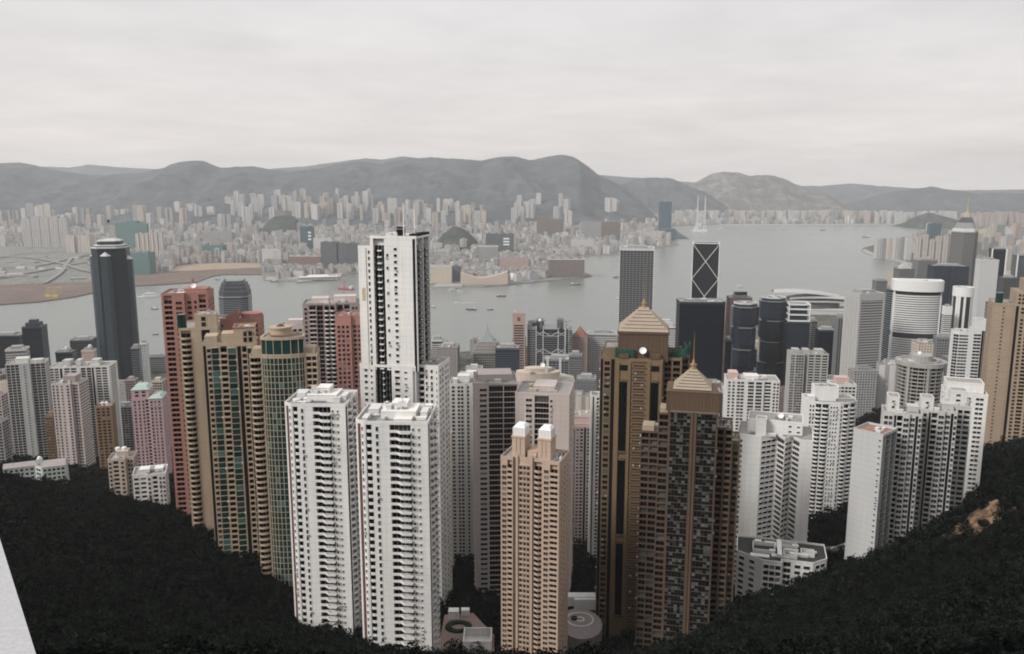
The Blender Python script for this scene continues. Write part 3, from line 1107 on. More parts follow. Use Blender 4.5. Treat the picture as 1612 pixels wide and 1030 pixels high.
def near_middle():
    twin(448, 563, 636, 345, 'white tower with zigzag balconies, left and lower one of the front pair', 1, -2)
    twin(560, 687, 664, 320, 'white tower with zigzag balconies, right and nearer one of the front pair', 2, -2)

    # tall white tower with black glazed recess
    poly = [(-15.5, -12), (15.5, -12), (15.5, 12), (-15.5, 12)]
    t = Tower('apartment_tower', 'tallest white tower with black glass recesses and two thin masts, rising behind the white pair', 'apartment tower', poly, 562, 676, 372, 432, -11, fh=3.35, group='tall white towers in the middle')
    k = t.k
    zs = t.zat(574, 436)
    ztop_l = t.zat(388)
    xl, xr, y0, y1 = t.poly[0][0], t.poly[1][0], t.poly[0][1], t.poly[2][1]
    xm = xl + (xr - xl) * .215
    t.tier(xy(xl, xm, y0 + .6, y1 - 1), zs - 3, ztop_l, WHITE, {0: [W(.80, .95, h=1.7, mat=WHITE), NO(.62, .70, r=.5)], 3: [W(.2, .3), W(.6, .7)]})
    t.tier(xy(xm + .02, xr, y0, y1), zs - 3, t.H, WHITE, {
        0: [B(.07, .31, r=2.4, front=[(-.5, .9), (-.14, .9), (-.12, -.25), (.22, -.25), (.24, .9), (.5, .9)], par=.8, seg=(1, 2, 3), smat=DARK), W(.355, .40, h=1.6, every=2), W(.52, .585, h=1.45), NO(.925, .985, r=1.6), S(.93, .98, p=-1.4, glass=DARK)],
        1: [B(.06, .5, r=2.8, front=[(-.5, .4), (-.2, .4), (-.16, -.5), (.1, -.5), (.14, .4), (.5, .4)], par=.45, seg=(2,), smat=DARK), B(.53, .95, r=2.8, front=[(-.5, .4), (-.2, .4), (-.16, -.5), (.1, -.5), (.14, .4), (.5, .4)], par=.45, seg=(2,), smat=DARK)]}, top_gap=4.0)  # balcony slabs coloured dark to paint shade into the voids
    # lower, wider block
    xs = xr + 10.2
    t.tier([(xl - 1.2, y0 + .8), (xm - .3, y0 + .8), (xm - .3, y0 - .25), (xr - 1.4, y0 - .25), (xr - 1.4, y0 + 3.5), (xs, y0 + 3.5), (xs, y1 + 1), (xl - 1.2, y1 + 1)], None, zs, WHITE, {
        0: [W(.34, .56, h=1.5), W(.80, .93, h=1.2)],
        2: [B(.06, .44, r=2.2, front=[(-.5, .9), (-.05, .9), (-.04, -.1), (.04, -.1), (.05, .9), (.5, .9)], par=.9, seg=(1, 2, 3), smat=DARK), W(.52, .63, h=1.5), W(.74, .80, h=1.0), NO(.93, .985, r=1.5)],
        4: [B(.04, .30, r=1.6, front=[(-.5, -.2), (0, -.9), (.5, -.2)], par=.9), W(.38, .47), W(.62, .72), W(.885, .925, h=1.1)],
        5: [W(.1, .18), W(.3, .4), W(.6, .7), W(.8, .88)], 7: [W(.3, .36), W(.6, .66)]}, top_gap=.6)
    xa = xl + (xm - xl) * .38
    t.part('faded_mark', MB().box(xa - .9, xa + .9, y0 + .53, y0 + .61, t.zat(476), t.zat(456)), plain('faded ochre paint', (.52, .42, .24), .9, vary=.5, scale=1.2))
    z = t.H
    t.box('lift_house', .42, .62, .25, .7, z - 1, 1.8, PLANT_W)
    t.box('roof_plant', .60, .70, .3, .5, z - 1, 5.0, DARK)
    t.part('roof_frame', MB().bar((xr - 15, y0 + 6, z + 3.2), (xr - 2, y0 + 6, z + 3.4), .2).bar((xr - 15, y0 + 6, z), (xr - 15, y0 + 6, z + 3.2), .15).bar((xr - 2, y0 + 6, z), (xr - 2, y0 + 6, z + 3.4), .15), METAL)
    for fx in (.72, .905):
        x = xl + (xr - xl) * fx
        b = MB().bar((x, y0 + 8, z - 1), (x, y0 + 8, z + 8), .42, .4).bar((x, y0 + 8, z + 8), (x, y0 + 8, z + 17), .3, .22)
        t.part('mast', b, DISH)
    t.part('side_crown', MB().box(xr - 4.2, xr + .15, y0 + 2, y1 - .4, z - .2, z + 1.0), DARK)
    t.part('wing_rail', MB().box(xl + .2, xm - .5, y0 + .9, y0 + 4, ztop_l, ztop_l + 1.2).box(xl + .6, xm - 2, y0 + 4.4, y0 + 7, ztop_l, ztop_l + 2), PLANT_G)
    t.clutter(zs - 1, poly=xy(xr, xs - .5, y0 + 5, y1), seed=4, n=4, tall=1.6)
    t.flush()

    # tan tower in front
    poly = [(-13, -8.5), (-7.5, -8.5), (-7.5, -7.1), (5.6, -7.1), (5.6, -8.5), (13, -8.5), (13, 8), (-13, 8)]
    t = Tower('apartment_tower', 'peach tan tower with two white-capped turrets on its roof, nearest tower in the middle', 'apartment tower', poly, 788, 897, 728, 330, -19, fh=2.45)
    p = t.poly
    H = t.H
    t.tier(p, wall=TAN, faces={
        0: [W(.14, .46, h=1.5, n=1, m=2), B(.55, .93, r=1.2, par=1.0)],
        2: [F(.09, .16, p=.9, over=1.5), T(.18, .56, h=.45, p=.55), W(.2, .54, h=1.3, n=3, gap=.5), F(.58, .65, p=.9, over=1.5), B(.69, .95, r=1.3, front=[(-.5, 0), (.1, -.9), (.5, 0)], par=.9)],
        4: [W(.10, .36, h=1.4, m=2), B(.45, .90, r=1.2, par=1.0)],
        5: [W(.22, .28, h=1.1), W(.47, .53, h=1.2), W(.74, .78, h=1.0)], 7: [W(.3, .4), W(.6, .7)]}, roof=ROOF, top_gap=2.6)
    x0, x1, y0, y1 = p[0][0], p[5][0], p[0][1], p[6][1]
    w, d = x1 - x0, y1 - y0
    for fx, hh in ((.26, 9.5), (.70, 9.5)):
        tx0, tx1 = x0 + (fx - .11) * w, x0 + (fx + .11) * w
        z = H - 1.1
        b = MB().box(tx0, tx1, y0 + .22 * d, y0 + .70 * d, z, z + hh)
        for q in (.3, .6):
            b.box(tx0 + q * (tx1 - tx0) - .25, tx0 + q * (tx1 - tx0) + .25, y0 + .22 * d - .25, y0 + .22 * d, z + 1.5, z + hh - 1)
        b.box(tx0 - .3, tx1 + .3, y0 + .22 * d - .3, y0 + .70 * d + .3, z + hh - .8, z + hh - .2)
        tu = t.part('turret', b, TAN)
        cap = MB().box(tx0 + .2, tx1 - .2, y0 + .26 * d, y0 + .66 * d, z + hh, z + hh + 3.4)
        cap.prism(xy(tx0 + .2, tx1 - .2, y0 + .26 * d, y0 + .66 * d), z + hh + 3.4, z + hh + 4.6, 0, top_poly=xy(tx0 + 1.2, tx1 - 1.2, y0 + .36 * d, y0 + .60 * d))
        for q in range(5):
            xx = tx0 + .2 + (tx1 - tx0 - .4) * q / 4
            cap.box(xx - .1, xx + .1, y0 + .26 * d - .12, y0 + .26 * d, z + hh, z + hh + 3.5)
        cap.build('turret_cap', DISH, tu)
        MB().bar((tx1 - .8, y0 + .4 * d, z + hh + 4), (tx1 - .8, y0 + .4 * d, z + hh + 13), .16, .07).build('mast', DISH, tu)
    t.box('lift_house', .40, .56, .3, .75, H - 1.1, 2.6, TAN)
    t.clutter(H - 1.04, poly=xy(x0 + .44 * w, x0 + .60 * w, y0 + 1, y0 + .3 * d), seed=6, n=3, mats=(PLANT_G, PLANT_W), tall=1.8)
    t.clutter(H - 1.04, poly=xy(x0 + .82 * w, x1, y0 + 1, y1), seed=7, n=5, mats=(PLANT_G, PLANT_W), tall=1.6)
    t.flush()

    # pinkish block with dark balconies, in two wings
    t = Tower('apartment_block', 'pinkish grey block with tall bays of dark balconies, left wing behind the tan tower', 'apartment block', rect(22, 26), 745, 815, 603, 470, 4, fh=3.2, group='two-winged pinkish block')
    t.tier(wall=PINKG, faces={0: [W(.12, .28, h=1.6, m=2), B(.33, .66, r=1.6, par=.35, rail=True, mat=PINKG_D), B(.68, .985, r=1.6, par=.35, rail=True, mat=PINKG_D)],
                              3: [W(.2, .3), W(.5, .6), W(.8, .88)], 1: [W(.3, .5)]}, top_gap=1.6)
    t.box('penthouse', .1, .9, .35, .9, t.H - 1, 3.2, PINKG)
    t.clutter(t.H - 1, seed=9, n=7, tall=1.6, mats=(TAN_L, PLANT_W))
    t.flush()
    t = Tower('apartment_block', 'pale pinkish block with a blank right wall, right wing behind the tan tower', 'apartment block', rect(26, 24), 811, 903, 621, 462, -9, fh=3.2, group='two-winged pinkish block')
    t.tier(wall=PINKG, faces={0: [W(.20, .31, h=1.6, m=2), B(.36, .625, r=1.6, par=.35, rail=True, mat=PINKG_D), W(.65, .69, h=1.4)], 1: [W(.3, .36), W(.6, .66)]}, top_gap=1.6)
    t.box('penthouse', .3, .7, .3, .9, t.H - 1, 2.8, PINKG)
    t.clutter(t.H - 1, seed=10, n=6, tall=1.4, mats=(TAN_L, PLANT_W))
    t.flush()
    t = Tower('apartment_block', 'beige block with a broad stepped drum roof showing above the pinkish wings', 'apartment block', chamfer(34, 24, 6), 790, 905, 606, 530, 0, fh=3.2)
    t.tier(wall=TAN_L, faces={0: [W(.1, .9, n=6, gap=2)], 1: [W(.3, .7)], 2: [W(.2, .8, n=3)], 7: [W(.3, .7)]})
    t.part('roof_drum', MB().prism(scale_poly(ellipse(t.poly[1][0] * .95, t.poly[1][0] * .5, 24), 1), t.H - 1, t.H + 5.5).prism(ellipse(t.poly[1][0] * .6, t.poly[1][0] * .3, 20), t.H + 5.5, t.H + 8), TAN_L)
    t.dish(3, -2, t.H + 8)
    t.clutter(t.H + 5.6, seed=11, n=5, tall=1.4, shrink=.5)
    t.flush()
    t = Tower('apartment_tower', 'pale grey-white tower between the tallest white tower and the pinkish block', 'apartment tower', rect(22, 26), 708, 748, 604, 600, 0, fh=2.95)
    t.tier(wall=WHITE_B, faces={0: [W(.08, .2), W(.32, .42, h=1.8), W(.46, .56, h=1.8), F(.62, .7, p=.8), W(.72, .8), F(.9, .96, p=.8)], 1: [W(.2, .3), W(.5, .6), W(.8, .9)], 3: [W(.3, .4)]})
    t.box('lift_house', .3, .8, .3, .8, t.H - 1, 5, WHITE_B)
    t.box('lift_house', .1, .3, .2, .5, t.H - 1, 3, PLANT_W)
    t.clutter(t.H - 1, seed=12, n=6, tall=2.4)
    t.flush()
    t = Tower('apartment_tower', 'narrow beige slab half hidden beside the right flank of the tallest white tower', 'apartment tower', rect(14, 18), 697, 712, 682, 540, 0, fh=2.95)
    t.tier(wall=TAN_L, faces={0: [S(.3, .5, glass=GLASS), S(.6, .8, glass=GLASS)], 1: [W(.3, .4)]})
    t.flush()
    t = Tower('apartment_tower', 'slim pale pink tower with dark vertical slots, right of the blank pinkish wall', 'apartment tower', rect(16, 18), 899, 931, 655, 640, -6, fh=2.9)
    t.tier(wall=PINKG_D, faces={0: [S(.06, .2, glass=DARK), W(.28, .40, h=1.4), W(.47, .6), S(.66, .76, glass=DARK), W(.82, .92)], 1: [W(.2, .4), W(.6, .8)]}, z1=t.H - 9, parapet=.8)
    t.tier(rect(t.poly[1][0] * 1.8, t.poly[2][1] * 1.8), t.H - 10, t.H, wall_mat('shell pink tile', (.56, .42, .38)), {0: [T(0, 1, h=.6, p=.4, every=2)]})
    t.clutter(t.H - 1, seed=14, n=4, tall=2)
    t.flush()
    t = Tower('apartment_tower', 'slim white tower against the left edge of the taller brown tower', 'apartment tower', rect(16, 20), 929, 951, 622, 600, 0, fh=2.9)
    t.tier(wall=WHITE_B, faces={0: [W(.42, .6), W(.75, .9), S(.1, .2, glass=DARK)], 3: [W(.2, .3), W(.5, .6), W(.8, .9)]})
    t.clutter(t.H - 1, seed=15, n=4, tall=2)
    t.flush()


def pyramid(t, poly, z, h, spire_h):
    """stepped pyramid roof of pale stone courses"""
    b, n = MB(), 7
    rz = MB()
    for i in range(n):
        a = offset(poly, .7 - 0)
        s0, s1 = 1 - i / n * .88, 1 - (i + .55) / n * .88
        cx = sum(p[0] for p in poly) / len(poly); cy = sum(p[1] for p in poly) / len(poly)
        q0 = [(cx + (p[0] - cx) * s0, cy + (p[1] - cy) * s0) for p in a]
        q1 = [(cx + (p[0] - cx) * s1, cy + (p[1] - cy) * s1) for p in a]
        b.prism(q0, z + h * i / n + .3, z + h * (i + 1) / n, 0, bottom=True, top_poly=q1)
        rz.prism([(cx + (x - cx) * .965, cy + (y - cy) * .965) for x, y in q0], z + h * i / n, z + h * i / n + .31, 0)
    o = t.part('pyramid_roof', b, PYR)
    tag(rz.build('course_joint', BROWN_D, o), kind='stuff')
    cx = sum(p[0] for p in poly) / len(poly); cy = sum(p[1] for p in poly) / len(poly)
    b = MB().cyl(cx, cy, z + h - .1, z + h + 1.6, 1.5, 1.1, 8).cyl(cx, cy, z + h + 1.6, z + h + 2.2, 1.6, 1.6, 8).cyl(cx, cy, z + h + 2.2, z + h + 4.5, .9, .3, 8).bar((cx, cy, z + h + 4.5), (cx, cy, z + h + spire_h), .26, .06)
    b.build('finial', plain('bronze', (.32, .22, .12), .5, .3), o)


def near_brown():
    # bigger brown tower
    poly = [(-19, -10), (-12.5, -10), (-12.5, -13), (7.5, -13), (7.5, -9), (15.5, -9), (15.5, -4), (19, -4), (19, 12), (-19, 12)]
    t = Tower('apartment_tower', 'taller brown tower with dark glass slots, green netting and a pyramid roof', 'apartment tower', poly, 945, 1086, 566, 400, -9, fh=3.0, group='brown towers with pyramid roofs')
    p = t.poly
    s = p[0][0] / -19
    zc0, zc1 = t.zat(556), t.zat(526)
    H = t.H
    gw = GLASS_BR
    t.tier(p[:], None, H, OCHRE, {
        0: [NO(.04, .2, r=1), S(.05, .19, p=-.8, glass=DARK), W(.30, .62, h=1.7, m=2, glass=gw, mat=BROWN), NO(.72, .96, r=1.6), S(.73, .95, p=-1.3, glass=DARK)],
        2: [F(.03, .09, p=.7, over=-2), F(.27, .33, p=.7, over=-2), F(.68, .74, p=.7, over=-2), F(.94, .99, p=.7, over=-2), W(.39, .62, h=.45, sill=1.2, name='window', glass=DARK, mat=BROWN), T(.35, .66, h=.5, p=.35, mat=BROWN)],
        4: [B(.1, .45, r=1.4, par=1.0, mat=BROWN), B(.55, .92, r=1.4, par=1.0, mat=BROWN)], 6: [B(.15, .85, r=1.2, mat=BROWN)],
        3: [W(.3, .6)], 7: [B(.08, .28, mat=BROWN), W(.35, .45, glass=gw), B(.55, .78, mat=BROWN), W(.85, .93, glass=gw)], 9: [W(.2, .3), W(.5, .6), W(.75, .85)]}, top_gap=1.0)
    # framed dark slots broken every dozen storeys
    a, d, L, nr = t.edge(p, 2)
    for f in (.18, .84):
        x = a.x + d.x * f * L
        z = H - 12
        i = 0
        while z > 20:
            h = min(40 if i else 36, z - 8)
            o = t.part('glass_slot', MB().box(x - 1.55 * s, x + 1.55 * s, p[2][1] - .25, p[2][1] + .02, z - h, z).box(x - .08, x + .08, p[2][1] - .33, p[2][1] - .25, z - h, z), GLASS_DK)
            MB().box(x - 2.1 * s, x + 2.1 * s, p[2][1] - .75, p[2][1] - .01, z, z + 1.2).box(x - 2.1 * s, x + 2.1 * s, p[2][1] - .75, p[2][1] - .01, z - h - 1.2, z - h).build('frame', BROWN, o)
            z -= h + 5
            i += 1
        t.part('roof_plant', MB().box(x - 2.1 * s, x + 2.1 * s, p[2][1] - .5, p[2][1] + 3, H, H + 2.2), BROWN)
        t.part('plant_opening', MB().box(x - 1.5 * s, x + 1.5 * s, p[2][1] - .5, p[2][1] + .02, H - 6, H - 3.5), DARK)
    # brown facing over the upper tan storeys' lower part
    crown = xy(-11.5 * s, 9.5 * s, -11 * s, 9 * s)
    t.tier(crown, H - 2, zc1 + 0, BROWN, {0: [W(.77, .87, h=4, sill=-2.5, from_=0)] if False else [], 1: [W(.15, .3), W(.5, .7)]}, parapet=.01, pname='crown')
    b = MB()
    for q in range(14):
        x = crown[0][0] + (crown[1][0] - crown[0][0]) * (q + .5) / 14
        b.box(x - .16, x + .16, crown[0][1] - .18, crown[0][1] + .02, H + 1, zc1 - .8)
    b.box(crown[0][0] - .5, crown[1][0] + .5, crown[0][1] - .5, crown[2][1] + .5, zc1 - .8, zc1 + .1)
    t.part('cornice', b, BROWN)
    ape = t.zat(490, 404) - zc1
    pyramid(t, offset(crown, -.6), zc1 + .1, 9.3 * s, 19 * s)
    for (x0, x1, y0) in ((-12.6, -4.6, -12.6), (9.8, 17.6, -6.0), (17.2, 19.6, 3)):
        b = MB()
        for q in range(5):
            b.box(x0 * s, x1 * s, y0 * s + q * .02, y0 * s + q * .02 + .4, H - .5 + q * 1.0, H + .3 + q * 1.0)
            b.box(x1 * s - .4, x1 * s + .02 + q * .02, y0 * s, (y0 + 7) * s, H - .5 + q * 1.0, H + .3 + q * 1.0)
            b.box(x0 * s - .02 - q * .02, x0 * s + .4, y0 * s, (y0 + 7) * s, H - .5 + q * 1.0, H + .3 + q * 1.0)
        t.part('safety_net', b, NET)
    t.dish(-1.0 * s, -12 * s, H + 1.5, 1.8)
    t.tier(xy(-17.5 * s, -11.6 * s, -8.2 * s, 6 * s), H - 2, H + 4.2, OCHRE, {}, parapet=.6, pname='shoulder')
    t.tier(xy(9.6 * s, 17 * s, -5 * s, 8 * s), H - 2, H + 1.2, OCHRE, {}, parapet=.6, pname='shoulder')
    t.clutter(H + 1, poly=xy(10 * s, 17 * s, -4 * s, 8 * s), seed=21, n=5, tall=2, mats=(OCHRE, BROWN))
    t.flush()

    # nearer brown tower
    poly = [(-21, -5), (-13.5, -5), (-13.5, -8), (-9, -8), (-9, -11), (11, -11), (11, -6), (17.5, -6), (17.5, -2), (21, -2), (21, 12), (-21, 12)]
    t = Tower('apartment_tower', 'nearer brown tower with two broad glazed bays and a smaller pyramid roof', 'apartment tower', poly, 1010, 1168, 652, 350, -13, fh=3.0, group='brown towers with pyramid roofs')
    p = t.poly
    s = p[0][0] / -21
    H = t.H
    gw = GLASS_BR
    zl, zl2, zr, zr2 = t.zat(692), t.zat(658), t.zat(678), t.zat(702)
    bal = dict(par=.85, mat=BROWN, glass=gw, r=1.3)
    t.tier(xy(p[4][0], p[5][0], p[4][1], p[10][1] - 4), None, H, BROWN, {
        0: [K(.03, .44, h=2.6, sill=.3, bay=1.35, rows=2, mat=BROWN_D, glass=gw, name='window'), F(.455, .50, p=.5), F(.525, .57, p=.5), K(.585, .97, h=2.6, sill=.3, bay=1.35, rows=2, mat=BROWN_D, glass=gw, name='window')],
        1: [W(.2, .35, glass=gw), W(.5, .6)], 3: [W(.3, .4)]}, top_gap=.2, parapet=.2)
    t.tier(xy(p[2][0], p[4][0] - .02, p[2][1], p[10][1] - 5), None, zl2, BROWN, {0: [B(.08, .92, **bal)]}, parapet=.6)
    t.tier(xy(p[0][0], p[2][0] - .02, p[0][1], p[10][1] - 2), None, zl, BROWN, {0: [B(.05, .46, **bal), B(.52, .97, **bal)], 3: [W(.2, .3), W(.6, .7)]}, parapet=.6)
    t.tier(xy(p[5][0] + .02, p[7][0], p[6][1], p[10][1] - 2), None, zr, BROWN, {0: [B(.06, .44, r=1.4, par=1.0, mat=BROWN), B(.56, .95, r=1.4, par=1.0, mat=BROWN), F(.47, .53, p=.4)], 1: [W(.3, .5)]}, parapet=.8)
    t.tier(xy(p[7][0] + .02, p[9][0], p[8][1], p[10][1]), None, zr2, OCHRE, {0: [W(.25, .75, h=1.5, m=2, glass=gw, mat=BROWN)], 1: [W(.12, .24, h=1.5, glass=gw, mat=BROWN), W(.42, .54, h=1.5, glass=gw, mat=BROWN), W(.74, .86, glass=gw, mat=BROWN)]}, parapet=.8)
    t.part('terrace_step', MB().box(p[0][0] + .6, p[2][0] - 2, p[0][1] + 1, p[0][1] + 9, zl - .5, zl + 2.2).box(p[2][0] + .5, p[4][0] - .6, p[2][1] + 1, p[2][1] + 9, zl2 - .5, zl2 + 2), PYR)
    crown = xy(-10.4 * s, 12.0 * s, -9.6 * s, 8 * s)
    zc1 = t.zat(621)
    t.part('crown', MB().prism(crown, H - .05, zc1), BROWN)
    b = MB()
    for q in range(16):
        x = crown[0][0] + (crown[1][0] - crown[0][0]) * (q + .5) / 16
        b.box(x - .14, x + .14, crown[0][1] - .16, crown[0][1] + .02, H + .6, zc1 - .7)
    b.box(crown[0][0] - .2, crown[1][0] + .2, crown[0][1] - .2, crown[2][1] + .2, zc1 - .5, zc1 + .1)
    t.part('cornice', b, BROWN)
    pr = xy(-7.2 * s, 7.6 * s, -6.5 * s, 6.5 * s)
    pyramid(t, pr, zc1 + .1, 7.8 * s, 16 * s)
    t.part('pipework', MB().bar((12.2 * s, -7 * s, H - 6), (12.2 * s, -7 * s, zc1 - 1), .5).bar((12.2 * s, -7 * s, zc1 - 1), (10.8 * s, -6 * s, zc1 + 1.6), .5), METAL)
    t.clutter(zr - .7, poly=xy(p[5][0] + .5, p[7][0] - .5, p[6][1] + 1, p[10][1] - 3), seed=23, n=5, mats=(BROWN, PLANT_G), tall=1.8)
    t.clutter(zr2 - .7, poly=xy(p[7][0] + .3, p[9][0] - .3, p[8][1] + 1, p[10][1] - 1), seed=24, n=3, mats=(BROWN_D, NET), tall=1.6)
    t.flush()


def near_left():
    # salmon tower
    t = Tower('apartment_tower', 'tall salmon pink tower with dark paired windows, leftmost of the pink and cream group', 'apartment tower', [(-12, -11), (0, -11), (0, -9.2), (12, -9.2), (12, 11), (-12, 11)], 253, 336, 462, 470, 10, fh=3.05, group='salmon pink towers')
    H = t.H
    t.tier(wall=SALMON, faces={0: [B(.1, .46, r=1.2, par=.9), W(.62, .88, h=1.6, m=2)], 2: [W(.1, .28, h=1.5), W(.40, .5), B(.6, .92, r=1.2, par=.9)],
                               3: [W(.08, .16), W(.3, .4), W(.55, .65), W(.8, .9)], 5: [W(.3, .45), W(.6, .75)]}, top_gap=3.2)
    t.box('lift_house', .45, .95, .3, .85, H - 1, 2.2, SALMON)
    t.part('fin_wall', MB().prism([(2.2, 0), (3.0, 0), (3.0, 4), (2.2, 4)], H - 1, H + 7), SALMON)
    t.dish(4, -3, H + 1, 1.5)
    t.clutter(H - 1, seed=31, n=6, mats=(SALMON, PLANT_W), tall=1.8, mast=1)
    t.flush()
    t = Tower('apartment_tower', 'lower salmon pink tower with a slanted gable wall, behind the cream towers', 'apartment tower', rect(34, 18), 332, 415, 502, 500, 5, fh=3.05, group='salmon pink towers')
    H = t.H
    x0, x1, y0, y1 = t.poly[0][0], t.poly[1][0], t.poly[0][1], t.poly[2][1]
    t.tier(wall=SALMON, faces={0: [W(.05, .12), W(.2, .26, h=1.8), W(.5, .56), W(.62, .68), W(.84, .88), W(.93, .97)], 1: [W(.2, .35), W(.6, .75)]}, top_gap=2)
    b = MB()
    xa, xb = x0 + .30 * (x1 - x0), x0 + .56 * (x1 - x0)
    b.v += [(xa, y0 + 1, H - 1), (xb, y0 + 1, H - 1), (xb, y0 + 1, H + 5.5), (xa, y0 + 1, H + 1), (xa, y0 + 7, H - 1), (xb, y0 + 7, H - 1), (xb, y0 + 7, H + 5.5), (xa, y0 + 7, H + 1)]
    b.f += [(0, 1, 2, 3), (5, 4, 7, 6), (1, 5, 6, 2), (4, 0, 3, 7), (3, 2, 6, 7)]; b.m += [0] * 5
    t.part('gable_wall', b, SALMON)
    t.part('roof_drum', MB().cyl(x0 + .8 * (x1 - x0), y0 + 8, H - 1, H + 2.4, 6.5, n=20), SALMON)
    t.clutter(H - 1, seed=33, n=5, tall=1.6)
    t.flush()
    # cream towers
    LN = 3.0
    t = Tower('apartment_tower', 'slim cream tower with rounded balconies down its left edge, before the salmon tower', 'apartment tower', rect(14, 18), 281, 346, 517, 425, 16, fh=LN, group='cream towers with green glass')
    H = t.H
    t.tier(wall=CREAM, faces={0: [B(.05, .30, r=1.2, front=BOW, par=.9), NO(.58, .80, r=2.6), S(.59, .79, p=-2.2, glass=DARK), W(.84, .95, h=1.7)], 1: [W(.12, .3, h=1.5, glass=GLASS_GR), B(.4, .62, glass=GLASS_GR), W(.75, .9)], 3: [W(.3, .4)]}, top_gap=2)
    x0, x1, y0 = t.poly[0][0], t.poly[1][0], t.poly[0][1]
    t.tier(xy(x0 + .42 * (x1 - x0), x1 - .3, y0 + 2, y0 + 15), H - 2, H + 6.5, CREAM, {0: [W(.3, .5, h=2.2, from_=0)]}, parapet=.6, pname='penthouse')
    t.part('glass_drum', MB().cyl(x0 + 1.6, y0 + 2.4, H - 1, H + 7, 2.3, n=14), GLASS_GR)
    t.clutter(H + 6, poly=xy(x0 + .5 * (x1 - x0), x1 - 1, y0 + 3, y0 + 14), seed=35, n=4, tall=1.3)
    t.flush()
    t = Tower('apartment_tower', 'cream tower with strips of green glass bays and an arched pediment', 'apartment tower',
              [(-14, -6), (-5, -6), (-5, -9), (4, -9), (4, -11), (14, -11), (14, 9), (-14, 9)], 318, 405, 541, 405, 14, fh=LN, group='cream towers with green glass')
    p = t.poly; H = t.H
    t.tier(wall=CREAM, faces={0: [NO(.03, .2, r=2.6), S(.04, .19, p=-2.2, glass=DARK), W(.25, .46, h=1.8, sill=.7), K(.52, .96, h=2.4, sill=.4, glass=GLASS_GR, name='bay_window', p=.8), T(.5, .98, h=.22, p=1.1)],  # dark strips close the recesses with painted shade
                              2: [B(.05, .42, r=1.9, par=.85), K(.48, .96, h=2.4, sill=.4, glass=GLASS_GR, name='bay_window', p=.8), T(.46, .98, h=.22, p=1.1)], 4: [NO(.03, .24, r=2.8), S(.04, .23, p=-2.4, glass=DARK), B(.28, .52, r=1.9, par=.85), K(.56, .78, h=2.4, sill=.4, glass=GLASS_GR, name='bay_window', p=.8), T(.54, .80, h=.22, p=1.1), W(.85, .96, h=1.8)],
                              1: [W(.3, .7, glass=GLASS_GR)], 3: [W(.3, .7, glass=GLASS_GR)], 5: [W(.1, .2), W(.4, .5), W(.7, .8)]}, top_gap=1.5)
    x0, x1, y0 = p[4][0], p[5][0], p[4][1]
    t.tier(xy(x0 - 1, x1 - .2, y0 + 1.2, y0 + 14), H - 2, H + 7.6, CREAM, {0: [W(.45, .62, h=2.4, sill=.3), W(.70, .88, h=2.4, sill=.3)]}, parapet=1.0, pname='penthouse')
    arch = MB()
    for q in range(10):
        a0, a1 = math.pi * q / 10, math.pi * (q + 1) / 10
        cx, cz, r = x0 + .66 * (x1 - x0), H + 3.4, 2.9
        arch.quad([(cx + r * math.cos(a0), y0 + 1.1, cz + r * math.sin(a0)), (cx + (r - .5) * math.cos(a0), y0 + 1.1, cz + (r - .5) * math.sin(a0)), (cx + (r - .5) * math.cos(a1), y0 + 1.1, cz + (r - .5) * math.sin(a1)), (cx + r * math.cos(a1), y0 + 1.1, cz + r * math.sin(a1))])
    t.part('arch_moulding', arch, MAROON)
    t.part('terrace_rail', MB().ring(offset(xy(x0 - 1, x1 - .2, y0 + 1.2, y0 + 14), .35), offset(xy(x0 - 1, x1 - .2, y0 + 1.2, y0 + 14), -.2), H + 7.4, H + 8.0), plain('rust coping', (.30, .16, .10)))
    t.part('roof_house', MB().box(p[0][0] + 1, p[0][0] + 7, p[0][1] + 2, p[0][1] + 12, H - 1, H + 3).box(p[2][0] + 1, p[2][0] + 7, p[2][1] + 2, p[2][1] + 12, H - 1, H + 4.5), CREAM)
    t.clutter(H + 6.7, poly=xy(x0, x1 - 1, y0 + 3, y0 + 13), seed=37, n=5, tall=1.2)
    t.flush()
    # curved tower
    n = 12
    arc = []
    for q in range(n + 1):
        a = R(180 + 24 + (180 - 48) * q / n)
        arc.append((10.6 * math.cos(a) / math.cos(R(24)) * 1.0, -3.2 - 4.6 * (-math.sin(a) - math.sin(R(24)))))
    poly = [(-17, -3.0), (-11.0, -3.0)] + arc[0:] + [(11.0, -3.0), (17, -3.0), (17, 13), (-17, 13)]
    t = Tower('apartment_tower', 'cream tower with a curved green glass front and a round roof drum', 'apartment tower', poly, 392, 503, 560, 388, 8, fh=LN, group='cream towers with green glass')
    p = t.poly; H = t.H; s = p[0][0] / -17
    zc = t.zat(533)
    faces = {0: [B(.06, .94, par=.85, r=2.2, front=BOW)], len(arc) + 2: [B(.08, .50, par=.85, r=2.2), B(.56, .94, par=.85, r=2.2)],
             len(arc) + 3: [W(.2, .3), W(.5, .6), W(.8, .9)], len(arc) + 5: [W(.2, .3), W(.5, .6)]}
    for q in range(n):
        faces[2 + q] = [K(.02, .98, h=2.66, sill=.2, glass=GLASS_GR, bay=9, name='curved_window', p=.05)]
    t.tier(p, None, H, CREAM, faces, top_gap=.3)
    for q in range(0, n + 1, 2):
        a = p[2 + q]
        t.part('mullion', MB().box(a[0] - .16, a[0] + .16, a[1] - .25, a[1] + .2, 0, zc - 1), CREAM)
    bow = [p[2 + q] for q in range(n + 1)] + [(10 * s, 6 * s), (-10 * s, 6 * s)]
    t.part('glass_crown', MB().prism(offset(bow, -.1), H - 1.05, zc - .4, 0), GLASS_GR)
    b = MB().ring(offset(bow, .25), offset(bow, -.6), H - .2, H + .5, 0, bottom=True).ring(offset(bow, .45), offset(bow, -.6), zc - .9, zc + .5, 0, bottom=True)
    t.part('cornice', b, CREAM)
